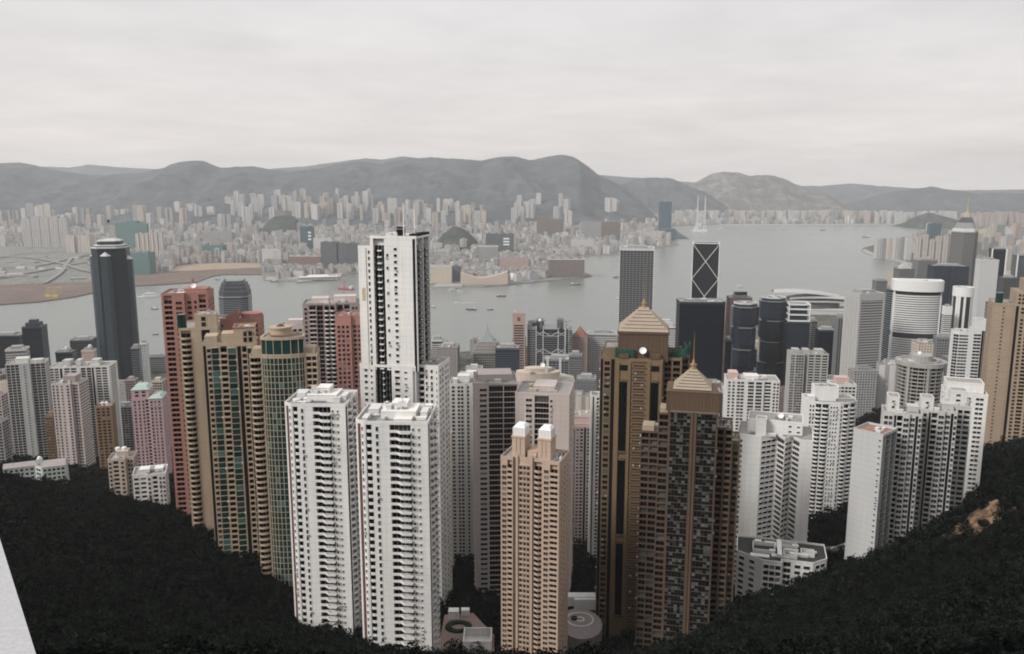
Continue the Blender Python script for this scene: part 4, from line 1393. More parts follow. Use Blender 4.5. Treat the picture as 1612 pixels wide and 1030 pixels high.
    t.part('crown_roof', MB().prism(offset(bow, -.65), zc - .4, zc - .1, 0), ROOF)
    t.part('roof_drum', MB().cyl(-1.0 * s, 0, zc - .1, zc + 4.2, 5.4 * s, n=24).cyl(-1 * s, 0, zc + 4.2, zc + 5, 5.9 * s, n=24), CREAM)
    t.part('pergola', MB().ring(ellipse(8.0 * s, 6.4 * s, 24), ellipse(7.4 * s, 5.8 * s, 24), zc + 1.2, zc + 1.6, 0, bottom=True), plain('rust coping', (.30, .16, .10)))
    t.part('roof_star', MB().cyl(-1 * s, 0, zc + 5, zc + 6.2, 2.2, .5, 8), MAROON)
    for x in (-13.2, 13.2):
        t.part('wing_house', MB().box((x - 2.6) * s, (x + 2.6) * s, -1 * s, 9 * s, H - 1, H + 2.6), CREAM)
        t.clutter(H - 1, poly=xy((x - 3) * s, (x + 3) * s, -3 * s, -1.2 * s), seed=int(40 + x), n=2, tall=1)
    t.flush()
    # mauve grey complex behind
    t = Tower('apartment_tower', 'mauve grey tower with railed balconies and a ribbed central bay, behind the curved cream tower', 'apartment tower', [(-16, -8), (-4, -8), (-4, -10), (3, -10), (3, -7), (16, -7), (16, 10), (-16, 10)], 476, 566, 478, 560, 8, fh=3.1)
    H = t.H
    t.tier(wall=PINKG_D, faces={0: [W(.08, .2), B(.3, .62, par=.9, mat=PINKG), B(.66, .96, mat=PINKG_D, par=.5, rail=True)], 2: [B(.08, .46, mat=WHITE_B, front=BOW), B(.54, .92, mat=WHITE_B, front=BOW)], 4: [B(.06, .3, par=.6, rail=True), B(.36, .6), W(.7, .8), W(.86, .94)], 5: [W(.2, .3), W(.5, .6)]}, top_gap=1.5)
    t.box('lift_house', .15, .45, .3, .8, H - 1, 3.5, PINKG)
    t.box('lift_house', .55, .95, .3, .8, H - 1, 4.5, PINKG)
    t.clutter(H - 1, seed=41, n=9, tall=2.4, mats=(PINKG, PLANT_W), mast=2, dish=True)
    t.flush()
    t = Tower('apartment_tower', 'dusty rose tower with rows of small dark windows, partly hidden by the tallest white tower', 'apartment tower', [(-9, -9), (2, -9), (2, -7), (9, -7), (9, 9), (-9, 9)], 527, 572, 497, 525, 4, fh=3.05)
    RO = wall_mat('dusty rose tile', (.42, .215, .19), 3.05, stain=.2)
    t.tier(wall=RO, faces={0: [W(.14, .3), W(.42, .58), W(.7, .86)], 2: [W(.2, .5), W(.65, .85)]}, top_gap=5)
    t.clutter(t.H - 1, seed=43, n=4, tall=2, mats=(RO, PLANT_W))
    t.flush()
    t = Tower('apartment_block', 'pale pink grey block with a stepped roof, left of the mauve grey tower', 'apartment block', rect(18, 16), 441, 482, 512, 600, 8, fh=3.05)
    t.tier(wall=PINKG, faces={0: [W(.1, .9, n=4, gap=1.2)], 1: [W(.2, .8, n=3, gap=1.5)]}, top_gap=1.5)
    t.box('lift_house', .3, .9, .3, .9, t.H - 1, 3.5, PINKG)
    t.clutter(t.H - 1, seed=44, n=5, tall=2)
    t.flush()


def near_far_left():
    G = 'apartment towers on the left slope'
    t = Tower('apartment_tower', 'grey-white slab tower with a plain white stripe between two gridded wings', 'apartment tower', [(-14, -8), (-4.5, -8), (-4.5, -9.5), (3.0, -9.5), (3.0, -8), (14, -8), (14, 9), (-14, 9)], 8, 77, 574, 850, 20, fh=2.95, group=G)
    t.tier(wall=GREYW, faces={0: [B(.04, .32, mat=GREY, par=.7), B(.36, .64, mat=GREY, par=.7), B(.68, .96, mat=GREY, par=.7)], 2: [W(.42, .58, h=1.0)], 4: [B(.04, .32, mat=GREY, par=.7), B(.36, .64, mat=GREY, par=.7), B(.68, .96, mat=GREY, par=.7)], 5: [B(.1, .3, par=.8), W(.4, .55), W(.7, .85)]})
    t.box('lift_house', .22, .55, .3, .75, t.H - 1, 5, WHITE_B); t.box('lift_house', .6, .9, .3, .75, t.H - 1, 2.5, GREYW)
    t.clutter(t.H - 1, seed=51, n=6, tall=2.4); t.flush()
    t = Tower('apartment_tower', 'pinkish beige tower with a gridded right flank, in front of the wide grey-white block', 'apartment tower', [(-9, -9), (4, -9), (4, -7), (9, -7), (9, 9), (-9, 9)], 80, 139, 604, 755, 4, fh=2.9, group=G)
    t.tier(wall=PINKG, faces={0: [W(.06, .16), W(.26, .36), W(.5, .6, h=1.3), W(.8, .92)], 2: [W(.2, .8, n=2)], 3: [W(.05, .95, n=6, gap=.9, h=1.4)], 5: [W(.3, .5)], 1: [B(.05, .32, par=.8), B(.37, .64, par=.8), B(.69, .96, par=.8)]})
    t.box('lift_house', .35, .8, .3, .8, t.H - 1, 6, PINKG_D)
    t.clutter(t.H - 1, seed=52, n=6, tall=2.4, mats=(PINKG, PLANT_W)); t.flush()
    t = Tower('apartment_block', 'wide grey-white block with dark gridded bays, behind the pinkish beige tower', 'apartment block', rect(40, 18), 74, 184, 579, 900, 8, fh=2.95, group=G)
    t.tier(wall=WHITE_B, faces={0: [B(.03, .10, par=.8), B(.11, .18, par=.8), NO(.2, .24, r=2), S(.205, .235, p=-1.6, glass=DARK), B(.27, .36, par=.8), B(.38, .47, par=.8), B(.54, .62, mat=GREY, par=.7), B(.635, .71, mat=GREY, par=.7), NO(.72, .755, r=2), S(.725, .75, p=-1.6, glass=DARK), B(.78, .87, par=.8), B(.885, .97, par=.8)], 1: [W(.2, .8, n=4, gap=1)]})
    for a, c in ((.2, .33), (.42, .5), (.68, .80)):
        t.box('lift_house', a, c, .3, .7, t.H - 1, 6.5, GREYW)
    t.clutter(t.H - 1, seed=53, n=8, tall=2); t.flush()
    OL = wall_mat('olive brown tile', (.25, .17, .10), 2.9)
    t = Tower('apartment_tower', 'narrow golden brown tower with a pair of white roof tanks, on the left slope', 'apartment tower', rect(12, 12), 149, 181, 640, 720, 12, fh=2.85, group=G)
    t.tier(wall=OL, faces={0: [W(.1, .3), W(.4, .6), W(.7, .88)], 1: [W(.2, .4), W(.6, .8)]})
    for x in (-2, 1.5):
        t.part('water_tank', MB().cyl(x, 0, t.H - 1, t.H + 1.6, 1.5).dome(x, 0, t.H + 1.6, 1.5, .8), DISH)
    t.box('lift_house', .1, .6, .4, .8, t.H - 1, 1.6, OL); t.flush()
    t = Tower('apartment_tower', 'pale pink tower with stepped green copper roofs, left of the salmon tower', 'apartment tower', [(-9, -6), (1, -6), (1, -8.5), (9, -8.5), (9, 8), (-9, 8)], 207, 263, 628, 680, 12, fh=2.95, group=G)
    p = t.poly
    t.tier(wall=PINK, faces={0: [W(.1, .22), W(.36, .46), W(.6, .7), B(.78, .96, par=.9)], 2: [W(.15, .3), W(.45, .55), W(.72, .86)], 3: [W(.2, .3), W(.5, .6), W(.8, .9)]})
    t.tier(xy(p[0][0], p[1][0] - .1, p[0][1] + 1, p[5][1]), t.H - 2, t.H + 7, PINK, {0: [W(.2, .4), W(.6, .8)]}, parapet=.1, pname='penthouse')
    def hip(x0, x1, y0, y1, z, h):
        return MB().prism(xy(x0 - .6, x1 + .6, y0 - .6, y1 + .6), z, z + h, 0, bottom=True, top_poly=xy(x0 + 2.4, x1 - 2.4, y0 + 3, y1 - 3))
    t.part('copper_roof', hip(p[0][0], p[1][0], p[0][1] + 1, p[5][1], t.H + 7, 3), VERDI)
    t.part('copper_roof', hip(p[1][0] + .5, p[3][0], p[2][1], p[5][1] - 3, t.H, 2.4), VERDI)
    t.part('copper_eave', MB().box(p[1][0] + .2, p[3][0] + .3, p[2][1] - .5, p[2][1] + 5, t.H - 7, t.H - 6.3), VERDI)
    t.flush()
    for a in [
        ('dark slate grey tower with close window rows, hidden behind the narrow golden brown tower', 181, 216, 640, 960, GREY, rect(14, 14), 'apartment tower'),
        ('small dim grey block with a curved roof house, just behind the pale pink tower', 196, 218, 598, 1000, PINKG_D, rect(14, 14), 'apartment tower'),
        ('beige stacked block in pale bands at the extreme edge of the left slope', -20, 12, 622, 800, PINKG, rect(14, 16), 'apartment block'),
        ('dull grey-green low block below the beige banded one at the left edge', -24, 13, 664, 740, GREY, rect(16, 14), 'apartment block'),
        ('ochre grey block with many small balconies, in the gap left of the salmon tower', 238, 260, 600, 900, TAN_L, rect(14, 14), 'apartment block'),
        ('brown grey sliver of a tower between the grey-white slab and the pinkish beige tower', 70, 90, 655, 800, OL, rect(10, 14), 'apartment tower'),
    ]:
        t = Tower(a[7].replace(' ', '_'), a[0], a[7], a[6], a[1], a[2], a[3], a[4], 6, fh=2.95, group=G)
        t.tier(wall=a[5], faces={0: [W(.06, .94, n=4, gap=.6, h=1.9)], 1: [W(.1, .9, n=3, gap=.9, h=1.9)]})
        t.box('lift_house', .25, .7, .3, .8, t.H - 1, 3.2, a[5])
        t.clutter(t.H - 1, seed=int(a[1]) + 60, n=4, tall=2); t.flush()
    # low white blocks at the wood's edge
    TEAL = wall_mat('pale aqua white paint', (.56, .60, .585), 3.1, stain=.2)
    t = Tower('apartment_block', 'low pale aqua white block with a grey pitched roof at the wood edge', 'apartment block', [(-16, -3), (0, -3), (4, -9), (16, -9), (16, 5), (-16, 5)], 4, 106, 739, 560, 24, fh=3.1)
    p = t.poly; H = t.H
    t.tier(wall=TEAL, faces={0: [W(.05, .95, n=6, gap=1.2)], 1: [W(.2, .8, n=2)], 2: [W(.06, .94, n=5, gap=1.0)], 3: [W(.1, .9, n=4, gap=1.6)]}, parapet=.3)
    b = MB()
    for (x0, x1, y0, y1) in ((p[0][0], p[1][0] + 2, p[0][1], p[5][1]), (p[2][0], p[3][0], p[2][1], p[4][1] - .5)):
        ym = (y0 + y1) / 2
        b.quad([(x0, y0 - .5, H), (x1, y0 - .5, H), (x1, ym, H + 2.3), (x0, ym, H + 2.3)]).quad([(x0, ym, H + 2.3), (x1, ym, H + 2.3), (x1, y1 + .5, H), (x0, y1 + .5, H)])
        b.quad([(x1, y0 - .5, H), (x1, y1 + .5, H), (x1, ym, H + 2.3)]).quad([(x0, y1 + .5, H), (x0, y0 - .5, H), (x0, ym, H + 2.3)])
    t.part('pitched_roof', b, plain('weathered grey sheeting', (.33, .30, .29), .8))
    t.part('dormer', MB().box(1, 4.6, -2, 2, H - .3, H + 3.6), TEAL)
    t.part('water_tank', MB().cyl(2.8, 0, H + 3.6, H + 4.6, 1.3).dome(2.8, 0, H + 4.6, 1.3, .9), DISH)
    t.flush()
    t = Tower('apartment_block', 'low beige block with round roof tanks, beside the low white cubic block', 'apartment block', [(-8, -8), (3, -8), (3, -5), (8, -5), (8, 8), (-8, 8)], 169, 216, 724, 540, 14, fh=3.0)
    t.tier(wall=TAN_L, faces={0: [W(.06, .2), B(.3, .6, par=1), W(.75, .9)], 2: [W(.2, .8, n=2)], 3: [W(.1, .9, n=4, gap=1.4)]})
    t.box('lift_house', .3, .75, .35, .8, t.H - 1, 4.2, TAN_L)
    for x in (-3, 1.2):
        t.part('water_tank', MB().cyl(x, 1.5, t.H + 3.4, t.H + 5, 1.7).dome(x, 1.5, t.H + 5, 1.7, .7), DISH)
    t.clutter(t.H - 1, seed=71, n=5, tall=1.4, mats=(TAN_L, PLANT_W)); t.flush()
    t = Tower('apartment_block', 'low white cubic block with deep window bays below the pale pink tower', 'apartment block', [(-8, -6), (-1, -6), (-1, -8), (8, -8), (8, 7), (-8, 7)], 208, 264, 748, 505, 18, fh=3.0)
    t.tier(wall=WHITE, faces={0: [W(.1, .4, h=1.6), W(.55, .9, h=1.6)], 2: [W(.06, .18), B(.3, .55, par=1), W(.66, .76), W(.85, .95)], 3: [W(.15, .3), W(.45, .6), W(.75, .9)]})
    t.box('lift_house', .2, .5, .3, .7, t.H - 1, 2.6, WHITE); t.box('lift_house', .65, .9, .4, .8, t.H - 1, 1.8, WHITE)
    t.clutter(t.H - 1, seed=72, n=4, tall=1); t.flush()


def near_right():
    G = 'white towers on the right slope'
    # white tower with chevron balconies
    CH = [(-.5, 0), (.0, -1.5), (.5, 0)]
    t = Tower('apartment_tower', 'white tower with chevron balconies and a big blank lift block on top', 'apartment tower',
              [(-14, -9), (-5, -9), (0.5, -3.6), (3.6, -8.4), (6.0, -4.8), (9, -9.2), (13.5, -9), (13.5, 10), (-14, 10)], 1160, 1280, 694, 425, -19, fh=2.95, group=G)
    p = t.poly; H = t.H
    t.tier(wall=WHITE, faces={0: [W(.13, .24, h=1.5)], 1: [W(.06, .94, n=3, gap=.5, h=1.4, glass=GLASS_DK)], 2: [B(.06, .94, r=.9, par=1.0)], 3: [W(.06, .94, n=2, gap=.4, h=1.4, glass=GLASS_DK)], 4: [B(.06, .94, r=.9, par=1.0)], 5: [],
                              6: [W(.1, .18), W(.3, .38), W(.55, .63), W(.8, .88)], 8: [W(.3, .4)]}, top_gap=1.2)
    t.tier(xy(p[0][0] + 5, p[5][0] + 1, p[2][1] + 1, p[7][1] - 1), H - 2, H + 7, WHITE, {0: [W(.75, .8, h=1), W(.9, .95, h=1)]}, parapet=.5, pname='lift_block')
    t.tier(xy(p[1][0] - 3.2, p[1][0] + 2.2, p[1][1] + 2.4, p[1][1] + 9), H - 2, H + 9, WHITE, {}, parapet=.5, pname='lift_block')
    t.clutter(H + 6.6, poly=xy(p[1][0] + 4, p[5][0] - 1, p[1][1] + 7, p[7][1] - 2), seed=81, n=8, tall=1.8, dish=True)
    t.clutter(H - 1, seed=82, n=5, tall=1.2); t.flush()
    # its podium
    t = Tower('podium_block', 'low white podium block with dark roof courts below the chevron balcony tower', 'podium', [(-19, -2), (-8, -9), (0, -9), (0, -6), (13, -6), (19, 0), (19, 15), (-19, 15)], 1160, 1302, 886, 383, -16, fh=3.2)
    p = t.poly; H = t.H
    t.tier(wall=WHITE, faces={0: [W(.1, .3), W(.5, .7)], 1: [W(.06, .94, n=3, gap=.4, h=2.1, sill=.4)], 3: [B(.06, .3, par=.9), W(.42, .6), W(.7, .9)], 4: [W(.15, .85, n=2, h=2)]}, parapet=1.0, roof=plain('dark roof felt', (.035, .035, .035)))
    for (x0, x1, y0, y1) in ((-14, -3, -1, 9), (1, 7.5, -3.5, 3), (9.5, 16, 1, 6.5), (0, 8, 8, 13)):
        b = MB().ring(xy(x0, x1, y0, y1), offset(xy(x0, x1, y0, y1), -.35), H - 1.3, H + 1.2).prism(offset(xy(x0, x1, y0, y1), -.36), H - 1.3, H - 1.1)
        c = t.part('roof_court', b, WHITE)
        MB().prism(offset(xy(x0, x1, y0, y1), -.4), H - 1.1, H - .9).build('paving', plain('dark roof felt', (.035, .035, .035)), c)
    t.part('stair_bridge', MB().box(-2, .2, -5, 14, H - .4, H + 1.4), WHITE)
    t.clutter(H - 1.2, seed=84, n=6, tall=1.8, mats=(WHITE, PLANT_W), shrink=.8); t.flush()
    # white tower with rounded balconies
    CUR = wall_mat('bright white paint', (.74, .735, .72), 3.0, joint=.08, stain=.15)
    t = Tower('apartment_tower', 'white tower with rounded dark balcony bands, behind the chevron balcony tower', 'apartment tower',
              [(-14, -8), (-7, -10), (3, -10), (9, -8), (14, -4), (14, 10), (-14, 10)], 1262, 1349, 634, 560, -6, fh=3.0, group=G)
    p = t.poly; H = t.H
    BW = [(-.5, 0), (-.4, -.6), (-.2, -1.2), (.05, -1.4), (.3, -1.1), (.5, -.3)]
    t.tier(wall=CUR, faces={0: [W(.08, .2), W(.3, .42), B(.52, .95, r=1.5, front=BW, par=1.0)], 1: [B(.02, .40, r=1.5, front=BW, par=1.0), W(.48, .56, h=1.3), W(.64, .72, h=1.3), W(.8, .88, h=1.3)], 2: [W(.1, .25), B(.4, .95, r=1.4, front=BW)], 3: [B(.1, .9, r=1.3, front=BW)], 4: [W(.1, .9, n=4, gap=1.6)]}, top_gap=1)
    t.tier(xy(p[0][0] + 5, p[2][0] + 1, -4, 6), H - 2, H + 9.5, CUR, {}, parapet=.8, pname='water_block')
    t.box('lift_house', .02, .14, .2, .5, H - 1, 3.5, CUR); t.box('lift_house', .62, .95, .3, .5, H - 1, 1.6, PLANT_G)
    t.part('roof_garden', MB().box(3, 11, -4, -2.4, H - 1, H + .6), NET)
    t.clutter(H + 9, poly=xy(p[0][0] + 5, p[2][0] + 1, -4, 6), seed=86, n=4, tall=1); t.flush()
    t = Tower('apartment_tower', 'white and pink flat block with gridded windows, peeping out behind the rounded balcony tower', 'apartment tower', rect(18, 16), 1302, 1349, 606, 680, -6, fh=2.95, group=G)
    t.tier(wall=WHITE_B, faces={0: [W(.06, .94, n=6, gap=.8)], 1: [W(.1, .9, n=4, gap=1)]})
    t.box('lift_house', .2, .75, .3, .8, t.H - 1, 5.5, wall_mat('shell pink tile', (.56, .42, .38)))
    t.clutter(t.H - 1, seed=87, n=5, tall=2, mats=(PINKG, PLANT_W)); t.flush()
    # wide complex
    STEPW = wall_mat('greyed white paint', (.56, .555, .54), 2.95, stain=.25)
    SLABW = wall_mat('white panel cladding', (.53, .535, .535), 3.0, joint=.16, stain=.1, vj=2.4)
    t = Tower('apartment_block', 'white end slab with a blank panelled wall and reddish roof', 'apartment block', rect(12, 13), 1344, 1413, 684, 395, -48, fh=3.0, group='long white complex')
    p = t.poly; H = t.H
    t.tier(wall=SLABW, faces={0: [W(.88, .94, h=.8)], 1: [NO(.04, .2, r=1.2), B(.22, .58, par=.4, mat=GREY, smat=DARK, r=3.0, front=[(-.5, .5), (.5, .5)]), B(.61, .97, par=.4, mat=GREY, smat=DARK, r=3.0, front=[(-.5, .5), (.5, .5)])]}, roof=plain('reddish roof tiles', (.27, .17, .125)))  # dark slab colour paints the shade of the side balconies
    t.clutter(H - 1, seed=91, n=3, tall=1.2)
    t.flush()
    for i, (a, c, y, Y, lab) in enumerate([
            (1388, 1452, 652, 412, 'white stepped tower with twin window columns, next behind the blank panelled slab'),
            (1440, 1508, 648, 425, 'white stepped tower with grey central bay, in the middle of the long complex'),
            (1488, 1530, 640, 440, 'narrow white tower with dark right flank, farther end of the long complex')]):
        t = Tower('apartment_tower', lab, 'apartment tower', [(-11, -6), (-5, -6), (-5, -8.5), (4, -8.5), (4, -6.5), (11, -6.5), (11, 10), (-11, 10)] if i < 2 else rect(13, 16), a, c, y, Y, -20, fh=2.95, group='long white complex')
        p = t.poly; H = t.H
        wm = STEPW
        if i < 2:
            t.tier(wall=wm, faces={0: [W(.12, .48), W(.58, .9)], 2: [NO(.02, .16, r=2.2), S(.03, .15, p=-1.8, glass=DARK), B(.2, .56, par=.8, r=2.2), W(.62, .94, m=2)], 4: [W(.08, .44, m=2), NO(.5, .72, r=2.4), S(.51, .71, p=-2, glass=DARK), W(.76, .96)],  # dark strips paint shade into the slots
                                         5: [W(.1, .18), W(.3, .38), NO(.46, .6, r=2), S(.47, .59, p=-1.6, glass=DARK), W(.7, .78), W(.86, .94)]}, top_gap=1)
        else:
            t.tier(wall=wm, faces={0: [W(.08, .36), W(.4, .62), W(.68, .94)], 1: [NO(.03, .12, r=1.5), W(.2, .9, n=5, gap=1)]}, top_gap=1)
        t.tier(xy(p[0][0] + 2, p[0][0] + 9 * t.k * 1.0, -3, 7) if i < 2 else xy(p[0][0] + 1, p[1][0] - 2, -3, 6), H - 2, H + 7.5 - 2 * (i == 1), WHITE_B, {0: [W(.35, .6, h=1.2)]}, parapet=.5, pname='lift_block')
        t.box('lift_house', .62, .92, .3, .75, H - 1, 3.6, GREYW)
        t.clutter(H - 1, seed=92 + i, n=7, tall=1.8, mats=(WHITE_B, PLANT_G)); t.flush()
    t = Tower('apartment_tower', 'bright white tower with paired dark windows and a bulky white roof block', 'apartment tower', rect(20, 18), 1482, 1556, 622, 490, -20, fh=3.0, group='long white complex')
    p = t.poly; H = t.H
    t.tier(wall=WHITE, faces={0: [W(.12, .3, n=2, gap=.3, h=1.5), W(.42, .6, n=2, gap=.3, h=1.5), W(.72, .9, n=2, gap=.3, h=1.5)], 1: [W(.15, .3, n=2, gap=.3), W(.5, .65), W(.8, .9)], 3: [W(.3, .5)]})
    t.tier(xy(p[0][0] + 1, p[1][0] - 1.5, p[0][1] + 6, p[2][1]), H - 2, H + 5.5, WHITE, {}, parapet=.6, pname='roof_block')
    t.clutter(H - 1, seed=97, n=6, tall=1.6, mats=(WHITE, PLANT_W)); t.flush()
    # round apartment tower
    CONC = wall_mat('weathered concrete', (.36, .35, .33), 3.0, stain=.35)
    po = ellipse(12, 12, 24)
    t = Tower('apartment_tower', 'round concrete apartment tower with deep dark balcony bays, behind the long white complex', 'apartment tower', po, 1412, 1489, 574, 640, -8, fh=3.05)
    p = t.poly; H = t.H
    fc = {}
    for q in range(24):
        if q % 3 == 2:
            fc[q] = [F(.3, .7, p=1.2, over=-1.0)]
        fc.setdefault(q, []).append(B(.06, .94, r=2.2, par=.85, mat=CONC, front=[(-.5, -.4), (.5, -.4)]))
    t.tier(wall=CONC, faces=fc, top_gap=2.5)
    t.part('roof_rim', MB().ring(offset(p, 1.4), offset(p, -2), H - 3.4, H - .2, 0, bottom=True), CONC)
    t.part('roof_drum', MB().cyl(0, 0, H - 1, H + 4.4, p[0][0] + 6.2, n=20), CONC)
    t.part('water_tank', MB().cyl(-1, 1, H + 4.4, H + 5.6, 1.6).dome(-1, 1, H + 5.6, 1.6, 1), DISH)
    t.clutter(H - .9, seed=98, n=7, tall=1.6, shrink=.95); t.flush()
    # banded tower pair and tan tower
    BW2 = wall_mat('white ribbon cladding', (.66, .665, .66), 3.1, joint=.05, stain=.12)
    t = Tower('apartment_tower', 'white tower ringed by dark ribbon windows with black glass corners, left of the tan tower', 'apartment tower', chamfer(18, 18, 4), 1497, 1532, 522, 760, -12, fh=3.0)
    p = t.poly
    t.tier(wall=BW2, faces={0: [K(.02, .98, h=1.5, glass=GLASS_DK)], 1: [K(.02, .98, h=2.3, sill=.4, glass=GLASS_DK)], 2: [K(.05, .95, h=1.5, glass=GLASS_DK)], 7: [K(.02, .98, h=2.3, sill=.4, glass=GLASS_DK)]}, top_gap=2)
    t.clutter(t.H - 1, seed=101, n=5, tall=2, mats=(PLANT_G, PLANT_W)); t.flush()
    t = Tower('apartment_tower', 'white and black glass tower with a square white crown, close against the tan tower', 'apartment tower', [(-9, -9), (-2, -9), (-2, -7), (3, -7), (3, -9), (9, -9), (9, 9), (-9, 9)], 1526, 1566, 520, 730, -16, fh=3.0)
    t.tier(wall=BW2, faces={0: [K(.04, .96, h=1.8, glass=GLASS_DK)], 2: [S(.1, .9, glass=GLASS_DK, grid=1.6)], 4: [K(.04, .96, h=1.6, glass=GLASS_DK)], 5: [S(.06, .3, glass=GLASS_DK), K(.36, .95, h=1.5, glass=GLASS_DK)]}, top_gap=3)
    t.tier(xy(-7 * t.k, 2 * t.k, -7 * t.k, 6 * t.k), t.H - 2, t.H + 9, BW2, {}, parapet=.8, pname='crown')
    t.tier(xy(3 * t.k, 9 * t.k, -5 * t.k, 6 * t.k), t.H - 2, t.H + 3, GREY, {}, parapet=.8, pname='lift_block')
    t.clutter(t.H - 1, seed=102, n=5, tall=2); t.flush()
    TB = wall_mat('warm tan tile', (.36, .28, .21), 3.0, stain=.2)
    t = Tower('apartment_tower', 'big tan tower with banded blank end wall and stepped roof, cut by the right edge', 'apartment tower', [(-14, -9), (-4, -9), (-4, -11), (14, -11), (14, 11), (-14, 11)], 1556, 1660, 482, 640, -22, fh=3.0)
    p = t.poly; H = t.H
    t.tier(wall=TB, faces={0: [T(.02, .98, h=.5, p=.2, every=2), W(.45, .55, h=1)], 2: [NO(.02, .1, r=1.4), S(.025, .095, p=-1.1, glass=DARK), W(.16, .24), B(.30, .46, par=.9), W(.52, .6), B(.66, .82), W(.88, .95)], 1: [W(.3, .6)], 3: [W(.2, .4)], 5: [W(.2, .3), W(.5, .6)]}, top_gap=1)
    t.tier(xy(p[2][0] + .4, p[3][0] - 1, p[2][1] + 1.5, p[4][1] - 1), H - 2, H + 10, TB, {0: [W(.06, .94, n=9, gap=.9)]}, parapet=1, pname='upper_tier')
    t.tier(xy(p[2][0] + 6, p[3][0] - 3, p[2][1] + 3.5, p[4][1] - 3), H + 8, H + 19, TB, {0: [W(.06, .94, n=6, gap=1.2)]}, parapet=1, pname='upper_tier')
    t.part('glass_drum', MB().cyl(p[0][0] + 4, p[0][1] + 4, H - 1, H + 8, 2.8, n=12), GLASS_GR)
    t.part('podium', MB().prism([(p[0][0] - 3, p[0][1] - 6), (p[3][0], p[2][1] - 6), (p[3][0], p[2][1]), (p[0][0] - 3, p[0][1])], -6, 9), TB)
    t.clutter(H - 1, seed=104, n=4, tall=2); t.flush()
    # grey twin slab in the middle distance, white apartments
    t = Tower('apartment_tower', 'grey twin-winged apartment tower with tight balcony rows, before the dark office towers', 'apartment tower', [(-14, -7), (-3.5, -7), (-3.5, -3), (-1.0, -3), (-1.0, -7.5), (14, -7.5), (14, 8), (-14, 8)], 1239, 1305, 558, 870, -8, fh=2.95)
    GB = wall_mat('grey balcony paint', (.40, .395, .385), 2.95)
    t.tier(wall=GB, faces={0: [W(.06, .3, n=2, gap=.4), W(.42, .94, n=3, gap=.5)], 4: [B(.04, .3, par=1, mat=GREYW), B(.36, .62, par=1, mat=GREYW), B(.70, .96, par=1, mat=GREYW)], 5: [W(.1, .9, n=4, gap=1)]})
    for a, c in ((.08, .26), (.36, .52), (.68, .9)):
        t.box('lift_house', a, c, .3, .8, t.H - 1, 4, GB)
    t.clutter(t.H - 1, seed=105, n=5, tall=2); t.flush()
    t = Tower('apartment_tower', 'white apartment tower with stacked side balconies, above the chevron tower and behind the brown one', 'apartment tower', [(-15, -6), (-4, -6), (-4, -8), (6, -8), (6, -7), (15, -7), (15, 9), (-15, 9)], 1140, 1228, 600, 690, -8, fh=2.95, group=G)
    t.tier(wall=WHITE_B, faces={0: [W(.08, .2), W(.3, .42), W(.55, .9, n=2)], 2: [B(.1, .44, par=1, mat=GREYW), B(.54, .9, par=1, mat=GREYW)], 4: [B(.08, .46, par=1), W(.6, .74), W(.82, .94)], 5: [W(.1, .9, n=4, gap=1.2)]})
    t.box('lift_house', .05, .22, .3, .8, t.H - 1, 5.5, wall_mat('shell pink tile', (.56, .42, .38)))
    t.box('lift_house', .35, .62, .3, .8, t.H - 1, 3, WHITE_B)
    t.clutter(t.H - 1, seed=106, n=8, tall=2, mast=2); t.flush()
    t = Tower('apartment_block', 'pale grey block with a cluttered roof, showing behind the pyramid of the nearer brown tower', 'apartment block', rect(26, 16), 1096, 1152, 616, 720, -4, fh=2.95)
    t.tier(wall=GREYW, faces={0: [W(.05, .95, n=6, gap=1)], 1: [W(.1, .9, n=3, gap=1)]})
    t.box('lift_house', .1, .5, .3, .8, t.H - 1, 4.5, GREYW)
    t.clutter(t.H - 1, seed=107, n=10, tall=3, mast=2); t.flush()


near_middle()
near_brown()
near_left()
near_far_left()
near_right()
# ------------------------------------------------------------------ office towers along the near shore
BLUE_GL = glass_mat('blue grey curtain glass', (0.018, 0.028, 0.042), amount=.15, rough=.16, pale=(.07, .09, .11), spec=.35)
BLACK_GL = glass_mat('navy mirror glass', (0.004, 0.006, 0.012), amount=.03, rough=.12, pale=(.02, .02, .025), spec=.12)
GREY_GL = glass_mat('grey curtain glass', (0.045, 0.047, 0.048), amount=.2, rough=.18, pale=(.14, .14, .14))
STEEL = plain('grey cladding', (.27, .28, .285), .5, .3, vary=.15)
STEEL_D = plain('dark grey cladding', (.10, .105, .11), .5, .3, vary=.15)
BLUE_D = plain('dark blue grey cladding', (.035, .045, .06), .5, .3, vary=.15)
PALE = plain('pale cladding', (.52, .52, .51), .7, vary=.12)
WHITE_C = plain('white cladding', (.70, .70, .69), .6, vary=.08)
STONE = plain('pinkish stone', (.40, .30, .26), .8, vary=.15)


